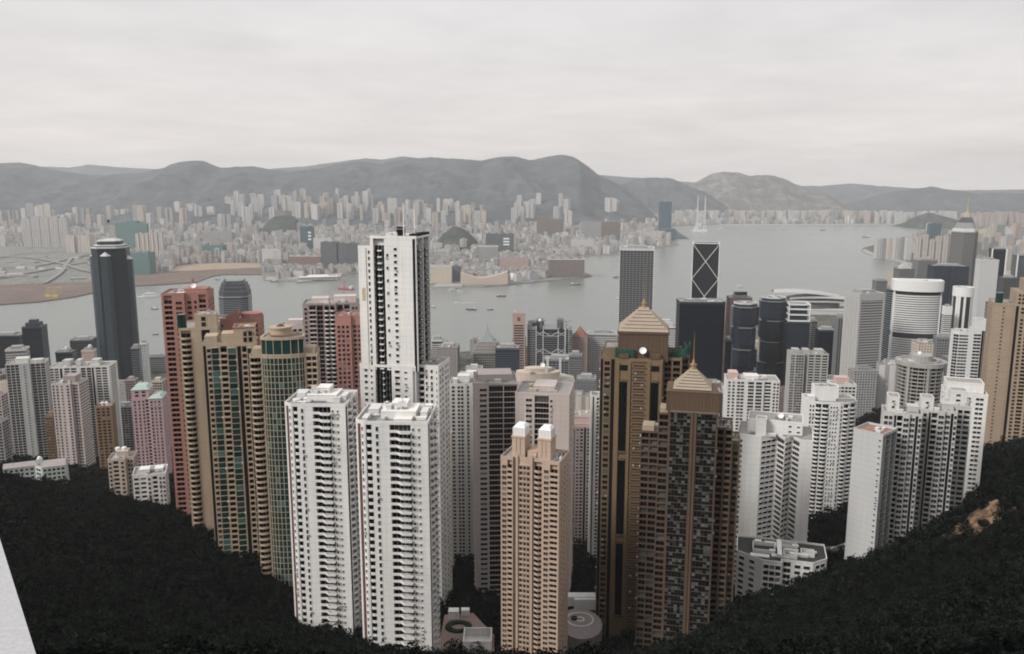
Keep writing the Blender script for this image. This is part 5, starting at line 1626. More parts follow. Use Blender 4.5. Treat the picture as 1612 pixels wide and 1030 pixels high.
def office(label, poly, a, c, py, Y, yaw, glass, band, fh=3.9, bh=1.3, bp=.25, piers=0, cat='office tower', crown=None, clut=5, seed=1, group=None, name='office_tower', roofbox=True, parapet=1.2):
    """curtain-wall tower: glazed body, a spandrel band at every storey, optional piers"""
    t = Tower(name, label, cat, poly, a, c, py, Y, yaw, fh=fh, group=group)
    H = t.H
    t.tier(t.poly, None, H, glass, {}, parapet=.02, pname='glazing')
    t.part('parapet', MB().ring(offset(t.poly, bp + .15), offset(t.poly, -.6), H - 2.2, H + 1, 0, bottom=True), band)
    t.part('roof', MB().prism(offset(t.poly, -.65), H - .3, H + .1, 0), ROOF)
    if bh:
        n = int((H - 4) / fh)
        t.rings(t.poly, H - 4 - min(n, REP_MAX) * fh, H - 3.4, fh, bh, bp, band)
    if piers:
        for i in range(len(t.poly)):
            p, d, L, nr = t.edge(t.poly, i)
            if L < 4:
                continue
            k = max(1, int(L / piers))
            nw = t.M.to_3x3() @ Vector((nr.x, nr.y, 0))
            if nw.dot(Vector((0, 0, CAMZ)) - t.M.translation) < 0:
                continue
            for q in range(k + 1):
                w = p + d * (L * q / k)
                ob = t.part('pier', MB().box(-.35, .35, -bp - .3, 0, -3, H + 1.1), band)
                ob.matrix_local = Matrix.Translation((w.x, w.y, 0)) @ Matrix.Rotation(math.atan2(d.y, d.x), 4, 'Z')
    if roofbox:
        t.box('plant_room', .22, .78, .25, .8, H, 4.5, PLANT_G)
    t.clutter(H, seed=seed, n=clut, tall=3, mats=(PLANT_G, PLANT_W), shrink=.8)
    return t


def resi(label, a, c, py, Y, yaw, wall, seed, w=20, d=16, n=5, gap=.9, h=1.5, fh=3.0, name='apartment_block', cat='apartment block', group=None, top=3.5):
    t = Tower(name, label, cat, rect(w, d), a, c, py, Y, yaw, fh=fh, group=group)
    t.tier(wall=wall, faces={0: [K(.05, .95, h=h, bay=2.6, name='window_row')], 1: [K(.1, .9, h=h, bay=2.6, name='window_row')], 3: [K(.1, .9, h=h, bay=2.6, name='window_row')]})
    t.box('lift_house', .3, .7, .3, .8, t.H - 1, top, wall)
    t.clutter(t.H - 1, seed=seed, n=5, tall=2)
    t.flush()
    return t


def build_star_tower():
    t = Tower('office_tower', 'dark blue glass skyscraper with pointed corner bays, pale stepped crown and a ball-tipped mast', 'office tower', chamfer(40, 40, 9), 143, 204, 391, 1500, 12, fh=4.0)
    p, H = t.poly, t.H
    s = p[2][0] / 20
    t.tier(p, None, H, BLUE_GL, {}, parapet=.02, pname='glazing')
    n = int(H / 4.2)
    t.rings(p, H - 6 - min(n, 95) * 4.0, H - 6, 4.0, .9, .22, BLUE_D)
    TEALG = glass_mat('pale teal glass', (.045, .065, .072), amount=.3, rough=.2, pale=(.12, .15, .16), spec=.4)
    for ang, hh in ((-6, -7), (84, -15), (-96, -9), (45, -4), (-45, -4)):
        r = 20.3 * s
        if ang in (45, -45):
            continue
        w, dp = 6.6 * s, 4.6 * s
        f = [(-w, -r + 1), (-w * .5, -r - dp), (w * .5, -r - dp), (w, -r + 1)]
        pt = [rot2(q, R(ang)) for q in f]
        zt = H + hh - 7
        o = t.part('corner_bay', MB().prism(pt, -4, zt, 0), TEALG)
        me = MB().ring(offset(pt, .25), offset(pt, -.1), 0, 1.2, 0, bottom=True).mesh('spandrel', [BLUE_D])
        for i in range(min(60, int((zt - 6) / 4))):
            link('spandrel', me, o, (0, 0, zt - 5 - 4 * i))
        tip = rot2((0, -r + 1.2), R(ang))
        e = offset(pt, .5)
        c = MB()
        for i in range(3):
            c.quad([(e[i][0], e[i][1], zt - .4), (e[i + 1][0], e[i + 1][1], zt - .4), (tip[0], tip[1], zt + 7.5)])
        c.quad([(q[0], q[1], zt - .4) for q in e][::-1])
        c.build('bay_cap', PALE, o)
    q1, q2 = chamfer(34 * s, 34 * s, 8 * s), chamfer(26 * s, 26 * s, 4 * s)
    t.part('crown_ring', MB().prism(offset(p, .6), H - 1, H + 1.6, 0, bottom=True).prism(offset(p, -.4), H + 1.6, H + 5, 0, top_poly=q1), PALE)
    t.part('crown_band', MB().ring(offset(p, -.6), offset(p, -2.4), H + 2.6, H + 3.8, 0, bottom=True), BLUE_D)
    t.part('crown_box', MB().prism(q2, H + 5, H + 11, 0), BLUE_D)
    t.part('crown_lid', MB().prism(offset(q2, .9), H + 11, H + 12.6, 0, bottom=True).prism(offset(q2, .2), H + 12.6, H + 16.5, 0, top_poly=offset(q2, -8.5 * s)), PALE)
    b = MB().bar((0, 0, H + 15), (0, 0, H + 46), .9, .5)
    m = t.part('mast', b, METAL)
    MB().cyl(0, 0, H + 45, H + 49, 1.8, 2.4, 10).build('mast_ball', DARK, m)
    for a in range(4):
        x, y = 5 * math.cos(a * 1.57), 5 * math.sin(a * 1.57)
        MB().bar((x, y, H + 18), (0, 0, H + 30), .3).build('stay', METAL, m)
    t.flush()


def build_rounded_tower():
    t = office('dark grey tower with a rounded finned crown at the water edge, behind the salmon towers', chamfer(44, 44, 9), 344, 396, 468, 1780, 6, BLUE_GL, STEEL, fh=4.0, bh=1.2, seed=3, roofbox=False, clut=0)
    H, p = t.H, t.poly
    z = H
    for i, (k, h) in enumerate(((.97, 10), (.90, 9), (.80, 8), (.66, 6))):
        q = scale_poly(p, k)
        t.part('crown_step', MB().prism(q, z - .2, z + h, 0, top_poly=scale_poly(q, .97)), BLUE_GL)
        for j in range(len(q)):
            a, d, L, nr = t.edge(q, j)
            for m in range(max(2, int(L / 3.2))):
                w = a + d * (L * (m + .5) / max(2, int(L / 3.2)))
                if (t.M.to_3x3() @ Vector((nr.x, nr.y, 0))).y < .3:
                    o = t.part('fin', MB().box(-.3, .3, -.7, .4, z, z + h + 3.2), STEEL)
                    o.matrix_local = Matrix.Translation((w.x, w.y, 0)) @ Matrix.Rotation(math.atan2(d.y, d.x), 4, 'Z')
        z += h
    t.flush()


def build_cross_tower():
    """glass prism with white diagonal bracing"""
    t = Tower('office_tower', 'dark glass skyscraper with white crossed diagonal bracing, rising behind the navy block', 'office tower', rect(52, 52), 1091, 1133, 384, 1480, -13, fh=4)
    H, p = t.H, t.poly
    x0, x1, y0, y1 = p[0][0], p[1][0], p[0][1], p[2][1]
    w = x1 - x0
    t.tier(p, None, H, GREY_GL_D, {}, parapet=.02, pname='glazing')
    t.rings(p, H - 94 * 3.6, H - 2, 3.6, .45, .12, BLUE_D)
    br = .62
    for f, (ax, ay, bx, by) in {'front': (x0, y0, x1, y0), 'left': (x0, y1, x0, y0), 'right': (x1, y0, x1, y1)}.items():
        nx, ny = (by - ay), -(bx - ax)
        L = math.hypot(nx, ny); nx, ny = nx / L * .5, ny / L * .5
        z = H - .5
        while z > 0:
            b = MB()
            b.bar((ax + nx, ay + ny, z), (bx + nx, by + ny, z - w * 1.36), br, n=4).bar((bx + nx, by + ny, z), (ax + nx, ay + ny, z - w * 1.36), br, n=4)
            t.part('diagonal_brace', b, WHITE_C)
            z -= w * 1.36
    for x, y in ((x0, y0), (x1, y0), (x1, y1), (x0, y1)):
        t.part('corner_column', MB().box(x - .6, x + .6, y - .6, y + .6, -4, H + .8), WHITE_C)
    t.part('parapet', MB().ring(offset(p, .65), offset(p, -1), H - .5, H + .7, 0, bottom=True), WHITE_C)
    t.part('roof', MB().prism(offset(p, -1.1), H - .2, H + .2, 0), STEEL_D)
    for dx in (-6, 6):
        t.part('mast', MB().bar((dx, 8, H), (dx, 8, H + 12), .35, .15), METAL)
    t.flush()


def build_navy_block():
    t = office('broad navy black glass office block in front of the braced skyscraper', [(-20, -12), (16, -12), (20, -8), (20, 12), (-20, 12)], 1065, 1142, 477, 1260, -4, BLACK_GL, BLUE_D, fh=4.0, bh=.3, bp=.1, seed=7, clut=10, roofbox=False)
    p, H = t.poly, t.H
    t.part('roof_screen', MB().ring(offset(p, -.2), offset(p, -1.4), H - .5, H + 1.6, 0).box(p[0][0] + 8, p[1][0] - 12, -4, 6, H + .1, H + 3), STEEL)
    t.part('corner_groove', MB().box(p[2][0] - .5, p[2][0] + .5, p[2][1] - .4, p[2][1] + .4, -3, H), STEEL)
    t.flush()
    t = office('slim dark glass slab with a curved pale top beside the navy block', rect(12, 24), 1139, 1152, 536, 1290, -4, BLACK_GL, STEEL_D, fh=4, bh=.4, seed=8, clut=1, roofbox=False)
    t.part('curved_top', MB().dome(0, 0, t.H, t.poly[1][0] * .98, 6, n=16), STEEL)
    t.flush()


def build_twin_glass(a, c, py, Y, label, seed):
    """faceted glass tower, bulging in three stages with ledges between"""
    t = Tower('office_tower', label, 'office tower', chamfer(36, 36, 11), a, c, py, Y, -10, fh=4, group='faceted blue glass twins')
    H, p = t.H, t.poly
    core = scale_poly(p, .9)
    t.tier(core, None, H, BLUE_GL, {}, parapet=.02, pname='glazing')
    t.rings(core, H - 4 - 40 * 4, H - 2, 4.0, .6, .15, BLUE_D)
    n = 5
    seg = H / n
    for i in range(n):
        z1 = H - i * seg - (5 if i == 0 else 2)
        z0 = z1 - seg * .82
        for ang in (0, 90, -90, 45, -45):
            if (i + int(ang / 45)) % 3 == 0 and i > 0:
                continue
            r = 18.2 * t.k * .99
            w = (9.5 if ang % 90 == 0 else 6.0) * t.k
            f = [(-w, -r * .92), (-w * .8, -r - 1.6), (w * .8, -r - 1.6), (w, -r * .92)]
            if ang % 90:
                f = [(x, y + 1.6) for x, y in f]
            q = [rot2(v, R(ang)) for v in f]
            o = t.part('faceted_bay', MB().prism(q, z0, z1, 0, bottom=True), BLUE_GL)
            MB().ring(offset(q, .25), offset(q, -.6), z1 - .8, z1 + .5, 0, bottom=True).build('ledge', STEEL, o)
            me = MB().ring(offset(q, .12), offset(q, -.1), 0, .7, 0, bottom=True).mesh('spandrel', [BLUE_D])
            k = int((z1 - z0) / 4)
            for j in range(1, k):
                link('spandrel', me, o, (0, 0, z0 + 4 * j))
    t.part('parapet', MB().ring(offset(core, .3), offset(core, -1), H - .5, H + 1.6, 0, bottom=True), PALE)
    t.part('roof', MB().prism(offset(core, -1.1), H - .2, H + .2, 0), PLANT_G)
    t.clutter(H + .2, poly=core, seed=seed, n=9, tall=3, mats=(PLANT_W, PLANT_G), mast=1)
    t.flush()


GREY_GL_D = glass_mat('charcoal curtain glass', (0.030, 0.033, 0.035), amount=.25, rough=.14, pale=(.07, .075, .08))


def build_grid_tower():
    t = office('tall grey gridded skyscraper standing behind the taller brown pyramid', rect(47, 47), 976, 1030, 393, 1480, -8.5, GREY_GL, STEEL, fh=3.9, bh=.75, bp=.25, piers=5.8, seed=11, clut=6)
    for x in (t.poly[0][0], t.poly[1][0]):
        t.part('corner_column', MB().box(x - .8, x + .8, t.poly[0][1] - .9, t.poly[0][1] + .8, -4, t.H + 1.3), PALE)
    t.part('roof_rim', MB().ring(offset(t.poly, .7), offset(t.poly, -1), t.H - 2.5, t.H + 1.6, 0, bottom=True), PALE)
    t.flush()


def build_trussed_bank():
    """grey steel bank with suspension trusses, stair towers and roof cranes"""
    t = Tower('bank_building', 'grey steel framed bank with V-shaped trusses, stair towers and a jagged roof', 'bank', rect(54, 40), 830, 901, 519, 1400, -4, fh=3.9)
    p, H = t.poly, t.H
    x0, x1, y0, y1 = p[0][0], p[1][0], p[0][1], p[2][1]
    w = x1 - x0
    t.tier(xy(x0 + .2 * w, x1 - .16 * w, y0, y1), None, H, GREY_GL_D, {}, parapet=.02, pname='glazing')
    t.rings(xy(x0 + .2 * w, x1 - .16 * w, y0, y1), 10, H - 4, 3.9, .7, .2, STEEL)
    for (a, c, hh) in ((0, .085, 8), (.095, .18, 3), (.86, .92, 2), (.93, 1, -4)):
        t.part('stair_tower', MB().box(x0 + a * w, x0 + c * w, y0 + 2, y1 - 2, -3, H + hh), STEEL)
        me = MB().box(x0 + a * w + .4, x0 + c * w - .4, y0 + 1.75, y0 + 2.05, 0, 1.9).mesh('window_slot', [GLASS_DK])
        for i in range(36):
            if H - 4 - i * 4 > 0:
                link('window_slot', me, t.root, (0, 0, H - 4 - i * 4))
    for f in (.2, .355, .69, .84):
        x = x0 + f * w
        t.part('mast_column', MB().box(x - .7, x + .7, y0 - 1.8, y0 - .5, -3, H + (6 if f < .5 else 3)), PALE)
    for z in (H - 4, H - 34, H - 66, H - 98):
        for (fa, fb, fm) in ((.2, .355, None), (.355, .69, .52), (.69, .84, None)):
            xa, xb = x0 + fa * w, x0 + fb * w
            b = MB()
            if fm:
                xm = (xa + xb) / 2
                b.bar((xa, y0 - 1, z), (xm, y0 - 1, z - 8), .7, n=4).bar((xb, y0 - 1, z), (xm, y0 - 1, z - 8), .7, n=4).bar((xa, y0 - 1, z - 8), (xb, y0 - 1, z - 8), .5, n=4)
            else:
                b.bar((xa, y0 - 1, z - 8), (xb, y0 - 1, z), .6, n=4).bar((xa, y0 - 1, z), (xb, y0 - 1, z - 8), .6, n=4)
            t.part('truss', b, PALE)
    t.box('plant_room', .02, .19, .2, .7, H + 3, 6, STEEL_D)
    t.box('plant_room', .19, .36, .3, .7, H, 12, STEEL_D)
    t.box('plant_room', .66, .80, .3, .7, H, 13, STEEL_D)
    for fx, sgn in ((.1, 1), (.3, 1), (.72, 1), (.86, 1)):
        x = x0 + fx * w
        b = MB().bar((x, y0 + 6, H), (x, y0 + 6, H + 13), .8, n=4).bar((x - 7, y0 + 5, H + 12.5), (x + 9, y0 + 5, H + 14), .7, n=4)
        t.part('roof_crane', b, STEEL)
    t.dish(x0 + .27 * w, y0 + 8, H + 12, 2.2)
    t.flush()
    t = office('lower grey latticed block in front of the trussed bank', rect(46, 26), 856, 908, 567, 1270, -4, GREY_GL, STEEL, fh=3.9, bh=.8, seed=13, piers=6, clut=7)
    for fx in (.12, .5, .88):
        x = t.poly[0][0] + (t.poly[1][0] - t.poly[0][0]) * fx
        t.part('stair_tower', MB().box(x - 2, x + 2, t.poly[0][1] - 1.4, t.poly[0][1] + 3, -3, t.H + 2.4), PALE)
    t.flush()


def build_spired():
    # stepped tower with a green pyramid
    t = office('stone grey stepped tower topped by a pale green pyramid and needle spire', rect(40, 34), 745, 790, 555, 1300, 2, GREY_GL, plain('grey stone', (.30, .285, .265), .8), fh=4, bh=1.2, bp=.3, piers=3.0, seed=14, clut=0, roofbox=False)
    H = t.H; st = plain('grey stone', (.30, .285, .265), .8)
    z = H
    for k, h in ((.92, 5), (.80, 5), (.66, 5)):
        q = scale_poly(t.poly, k)
        t.part('roof_step', MB().prism(q, z, z + h).ring(offset(q, .4), offset(q, -1), z + h - .6, z + h + .8), st)
        z += h
    q = scale_poly(t.poly, .5)
    t.part('pyramid_roof', MB().prism(q, z, z + 15, 0, top_poly=scale_poly(q, .22)).prism(scale_poly(q, .26), z + 15, z + 18, 0, top_poly=scale_poly(q, .06)), plain('oxidised copper', (.24, .275, .265), .7))
    t.spire(0, 0, z + 17, 15, .7)
    for x, y in ((-1, -1), (1, -1)):
        t.part('pinnacle', MB().prism(scale_poly(rect(3, 3), 1), H, H + 1).cyl(x * t.poly[1][0] * .86, y * t.poly[2][1] * .86, H, H + 7, 1.2, .1, 6), st)
    t.flush()
    t = office('slim pinkish stone bank tower with dark window slots beside the trussed bank', [(-10, -10), (10, -10), (10, 10), (-10, 10)], 807, 827, 494, 1400, -2, STONE, STONE, fh=4, bh=.0, seed=15, clut=3, roofbox=False)
    p, H = t.poly, t.H
    fa, fr = p[0][0], p[0][1]
    b = MB()
    for i in range(min(38, int(H / 4.6))):
        z = H - 22 - i * 4.4
        if z < 0: break
        me = None
        t.part('window_slot', MB().box(fa * .8, -fa * .8, fr - .1, fr + .02, z, z + 2.2), GLASS_DK) if True else None
    t.part('emblem_panel', MB().box(fa * .25, -fa * .25, fr - .3, fr, H - 13, H - 6), plain('deep red brown stone', (.18, .09, .07)))
    t.part('lower_step', MB().box(fa * 1.28, -fa * 1.28, fr * 1.0 + 3, -fr * 1.2, -3, H - 62).box(fa * 1.14, -fa * 1.14, fr + 1.5, -fr * 1.1, -3, H - 44), STONE)
    t.flush()
    t = office('brown ribbed tower with a terracotta pyramid roof, right of the trussed bank', rect(22, 22), 900, 926, 531, 1420, -8, STONE, plain('brown grey stone', (.25, .19, .17), .8), fh=4, bh=.5, piers=2.6, seed=16, clut=0, roofbox=False)
    q = scale_poly(t.poly, 1.0)
    t.part('pyramid_roof', MB().prism(scale_poly(q, .86), t.H + .1, t.H + 17, 0, top_poly=scale_poly(q, .05)), plain('terracotta', (.24, .115, .085), .8))
    t.flush()


def build_curved_hotel():
    pts = []
    n = 16
    for q in range(n + 1):
        a = R(-160 + 140 * q / n)
        pts.append((17.5 * math.cos(a), -2 + 9.5 * math.sin(a)))
    pts += [(16.4, 4), (-16.4, 4)]
    t = Tower('hotel_tower', 'white curved tower with dense horizontal ribs and a broad white oval crown', 'hotel tower', pts, 1406, 1482, 459, 1200, -16, fh=3.4)
    p, H = t.poly, t.H
    RIB = plain('white ribbed cladding', (.64, .64, .63), .7, vary=.08)
    t.tier(p, None, H, GREY_GL, {}, parapet=.02, pname='glazing')
    n = int((H - 2) / 3.4)
    t.rings(p, 2, H - 4, 3.4, 2.1, .25, RIB, skip=(n - 20, n - 19))
    for x in (n and [0, 16]):
        a = p[x]
        t.part('end_fin', MB().box(a[0] - 1.1, a[0] + 1.1, a[1] - 1.2, a[1] + 3, -3, H), WHITE_C)
    q = offset(p, 3.0)
    t.part('crown_band', MB().ring(q, offset(p, -3), H - 1, H + 15, 0, bottom=True), WHITE_C)
    t.part('crown_roof', MB().prism(offset(p, -3.1), H, H + 13.6, 0), ROOF_W)
    t.part('crown_slot', MB().ring(offset(p, .4), offset(p, -1), H - 3.6, H - 1.2, 0, bottom=True), DARK)
    t.clutter(H + 13.6, seed=18, n=4, tall=1.5, shrink=.6)
    t.flush()
    t = office('grey blue glass slab standing tight behind the left side of the white curved tower', rect(14, 30), 1396, 1412, 455, 1270, 0, BLUE_GL, STEEL, fh=3.6, bh=.9, seed=19, clut=2)
    t.flush()


def build_convention_hall():
    """low waterfront hall under a spreading winged roof"""
    c = P(1276, 478, 2600)
    root = empty('convention_hall', (c.x, 2600, 3.0), R(-6))
    tag(root, 'low waterfront hall under sweeping white wing-shaped roofs', 'convention hall')
    W_ = plain('white aluminium roofing', (.43, .43, .42), .45, .1, vary=.06)
    MB().prism(ellipse(88, 50, 32), 0, 40, 0).build('glass_hall', GREY_GL, root)
    me = MB().ring(ellipse(88.6, 50.6, 32), ellipse(86, 48, 32), 0, 1.4, 0, bottom=True).mesh('floor_band', [STEEL])
    for i in range(8):
        link('floor_band', me, root, (0, 0, 3 + 5 * i))

    def wing(x0, x1, yw, z0, rise, dip, droop):
        b = MB()
        n, m = 22, 9
        rows = []
        for i in range(n + 1):
            t_ = i / n
            x = x0 + (x1 - x0) * t_
            zc = z0 + rise * math.sin(math.pi * min(1, t_ * 1.02)) ** .8 + dip * (t_ - .5)
            wdt = yw * (math.sin(math.pi * (t_ * .86 + .10)) ** .6)
            rows.append([(x, wdt * (j / m * 2 - 1), zc - droop * (j / m * 2 - 1) ** 2) for j in range(m + 1)])
        for i in range(n):
            for j in range(m):
                a, b2, c2, d = rows[i][j], rows[i + 1][j], rows[i + 1][j + 1], rows[i][j + 1]
                b.quad([a, b2, c2, d])
                b.quad([tuple(np.add(q, (0, 0, -1.6))) for q in (a, d, c2, b2)])
            for j in (0, m):
                a, b2 = rows[i][j], rows[i + 1][j]
                q = [a, tuple(np.add(a, (0, 0, -1.6))), tuple(np.add(b2, (0, 0, -1.6))), b2]
                b.quad(q if j == 0 else q[::-1])
        return b
    wing(-118, 86, 40, 60, 8, -14, 7).build('roof_wing', W_, root)
    wing(-70, 116, 48, 46, 8, -2, 6).build('roof_wing', W_, root)
    wing(-80, 114, 60, 36, 6, -2, 5).build('roof_wing', W_, root)
    MB().prism(xy(-80, 90, -75, -45), -1, 14, 0).ring(xy(-81, 91, -76, -44), xy(-78, 88, -73, -47), 12, 15).build('podium', PALE, root)


def mid_right():
    t = office('grey tower with dark horizontal bands and a pale blank concrete side', [(-11, -9), (11, -9), (11, 9), (-11, 9)], 1331, 1393, 464, 1130, 14, GREY_GL, plain('grey concrete', (.40, .395, .385), .85), fh=3.7, bh=1.5, bp=.3, seed=25, clut=5)
    p, H = t.poly, t.H
    C = plain('grey concrete', (.40, .395, .385), .85)
    for x0, x1 in ((p[0][0] - .6, p[0][0] + 2.2), (p[1][0] - 2.2, p[1][0] + .6)):
        t.part('end_wall', MB().box(x0, x1, p[0][1] - .9, p[2][1] + .6, -3, H + 1.4), C)
    t.part('top_wall', MB().box(p[0][0] + 2.2, p[1][0] - 2.2, p[0][1] - .85, p[0][1] + 1, H - 9, H + 1.4), C)
    for q in range(4):
        y = p[0][1] + (p[2][1] - p[0][1]) * (.2 + .2 * q)
        t.part('rib', MB().box(p[0][0] - 1.1, p[0][0] - .6, y - .8, y + .8, -3, H - 4), C)
    t.flush()
    build_curved_hotel()
    # round white tower
    t = Tower('office_tower', 'round white tower with vertical glass stripes and a broad white collar at the top', 'office tower', ellipse(12, 12, 24), 1501, 1533, 455, 1500, 0, fh=4)
    p, H = t.poly, t.H
    t.tier(p, None, H, GREY_GL, {}, parapet=.02, pname='glazing')
    for q in range(24):
        if q % 6 in (1, 2, 4):
            a, d, L, nr = t.edge(p, q)
            w = a + d * (L / 2)
            o = t.part('white_pier', MB().box(-L * .46, L * .46, -.5, .3, -3, H - 14), WHITE_C)
            o.matrix_local = Matrix.Translation((w.x, w.y, 0)) @ Matrix.Rotation(math.atan2(d.y, d.x), 4, 'Z')
    t.part('collar', MB().ring(offset(p, 1.2), offset(p, -2), H - 15, H + 2, 0, bottom=True), WHITE_C)
    t.part('roof', MB().prism(offset(p, -2.1), H - 1, H - .5, 0), PLANT_G)
    t.clutter(H - .5, seed=26, n=6, tall=3, mats=(PLANT_W, WHITE_C)); t.flush()
    specs = [
        ('small white banded tower beside the white curved tower, with a plain white top storey', rect(14, 14), 1484, 1499, 484, 1480, -6, GREY_GL, WHITE_C, 3.6, 1.6, 0),
        ('low grey gridded office block in front of the round white tower', rect(34, 24), 1470, 1503, 532, 1130, -10, GREY_GL, STEEL, 3.6, 1.2, 3.0),
        ('pale grey blank-faced slab tower, right of the spired skyscraper', rect(30, 20), 1536, 1573, 410, 1750, -6, PALE, PALE, 4, .5, 0),
        ('navy glass tower framed by white edges, behind the pale grey slab', rect(24, 22), 1557, 1585, 393, 2100, -14, BLACK_GL, BLUE_D, 4, .5, 0),
        ('dim grey office tower tucked between the pale slab and the tan tower', rect(22, 20), 1573, 1601, 438, 1650, -10, GREY_GL, STEEL_D, 4, 1.2, 4),
        ('blue glass tower with a white left edge, close to the right border', rect(18, 24), 1594, 1625, 402, 2200, -14, BLUE_GL, STEEL, 4, .8, 0),
        ('maroon glazed tower with a white right flank, below the pale grey slab', rect(20, 16), 1552, 1574, 474, 1450, -14, glass_mat('maroon glass', (.06, .03, .03), amount=.1), PALE, 4, .6, 0),
        ('flat-topped grey office block on the shore, left of the white curved tower crown', rect(24, 20), 1374, 1397, 442, 1950, 0, GREY_GL, STEEL, 4, 1.4, 4),
        ('grey waterfront slab with a stepped top, behind the white oval crown', rect(30, 24), 1407, 1440, 424, 2250, 0, GREY_GL, STEEL_D, 4, 1.2, 0),
        ('tall grey waterfront block with close ribs, left of the spired skyscraper', rect(34, 26), 1437, 1476, 410, 2300, -4, GREY_GL, STEEL, 4, .6, 3),
        ('bulky dark blue-grey hotel block directly in front of the spired skyscraper', [(-20, -9), (0, -9), (0, -12), (20, -12), (20, 10), (-20, 10)], 1461, 1526, 420, 1950, -6, BLUE_GL, BLUE_D, 3.6, 1.3, 5),
        ('dark blue glass office with a white framed cage on its roof', rect(28, 26), 1235, 1275, 508, 1450, -8, BLUE_GL, BLUE_D, 4, .7, 0),
        ('narrow grey block squeezed between the caged roof office and the navy one', rect(10, 20), 1273, 1287, 505, 1560, -4, GREY_GL, STEEL, 4, 1.2, 0),
        ('squat navy glass office with a pale cluttered roof, left of the grey banded tower', rect(24, 22), 1284, 1318, 521, 1380, -8, BLACK_GL, BLUE_D, 4, .5, 0),
        ('narrow grey concrete office with one dark glass stripe, touching the grey banded tower', rect(12, 18), 1315, 1335, 500, 1320, -8, GREY_GL, STEEL, 4, .4, 3),
        ('pinkish brown office tower with a grey glass penthouse, behind the glass twins', rect(30, 24), 1144, 1184, 470, 1560, -4, STONE, plain('brown pink stone', (.30, .215, .185), .8), 4, 1.2, 3),
        ('white banded hotel with a stepped roof, seen between the brown pyramid and the navy block', rect(30, 20), 1030, 1067, 515, 1760, -4, GREY_GL, WHITE_C, 3.6, 1.7, 0),
    ]
    for i, (lab, poly, a, c, y, Y, yaw, g, bd, fh, bh, pr) in enumerate(specs):
        t = office(lab, poly, a, c, y, Y, yaw, g, bd, fh=fh, bh=bh, piers=pr, seed=200 + i, clut=5)
        p, H = t.poly, t.H
        if 'cage on' in lab:
            for z in (H + 1, H + 12, H + 22, H + 31):
                t.part('cage_ring', MB().ring(offset(p, -.5), offset(p, -2.0), z, z + 2.6, 0, bottom=True), WHITE_C)
            for x, yy in p:
                t.part('cage_post', MB().box(x * .95 - 1, x * .95 + 1, yy * .95 - 1, yy * .95 + 1, H, H + 33), WHITE_C)
            t.part('roof_core', MB().prism(scale_poly(p, .75), H, H + 29), BLUE_GL)
        if 'penthouse' in lab:
            t.part('penthouse', MB().box(p[0][0] * .45, p[1][0] * .65, -5, 8, H + 1, H + 11), GREY_GL)
        if 'white edges' in lab or 'white left edge' in lab:
            for x in ([p[0][0], p[1][0]] if 'edges' in lab else [p[0][0]]):
                t.part('white_edge', MB().box(x - 1.4, x + 1.4, p[0][1] - 1.2, p[0][1] + 2, -3, H + 1.5), WHITE_C)
        if 'white right flank' in lab:
            t.part('white_flank', MB().box(p[1][0] - .5, p[1][0] + 4, p[0][1] - 1, p[2][1], -3, H + 4), WHITE_C)
        if 'stepped roof' in lab or 'stepped top' in lab:
            t.part('roof_step', MB().prism(scale_poly(p, .6), H, H + 8).prism(scale_poly(p, .35), H + 8, H + 14), PALE)
        if 'plain white top' in lab:
            t.part('top_wall', MB().ring(offset(p, .6), offset(p, -.2), H - 14, H + 1.5, 0, bottom=True), WHITE_C)
        t.flush()
    # spired skyscraper
    t = office('tall bronze grey skyscraper with a stepped glass pyramid top and long golden spire', [(-8, -18), (8, -18), (20, 4), (12, 18), (-12, 18), (-20, 4)], 1498, 1540, 366, 2150, -12, glass_mat('bronze grey glass', (.075, .07, .06), amount=.2, pale=(.16, .15, .13)), STEEL, fh=3.8, bh=.8, piers=4.5, seed=28, clut=0, roofbox=False)
    p, H = t.poly, t.H
    GOLD = plain('dull gold cladding', (.42, .37, .27), .5, .3)
    z = H
    for k0, k1, h, m in ((1, .93, 9, PALE), (.86, .66, 15, STEEL), (.60, .56, 6, STEEL_D), (.5, .4, 8, STEEL_D), (.34, .18, 14, GOLD)):
        t.part('crown_step', MB().prism(scale_poly(p, k0), z, z + h, 0, top_poly=scale_poly(p, k1)), m)
        z += h
    t.part('spire', MB().bar((0, 0, z), (0, 0, z + 22), 2.2, 1.2).bar((0, 0, z + 22), (0, 0, z + 62), .9, .3), GOLD)
    t.flush()


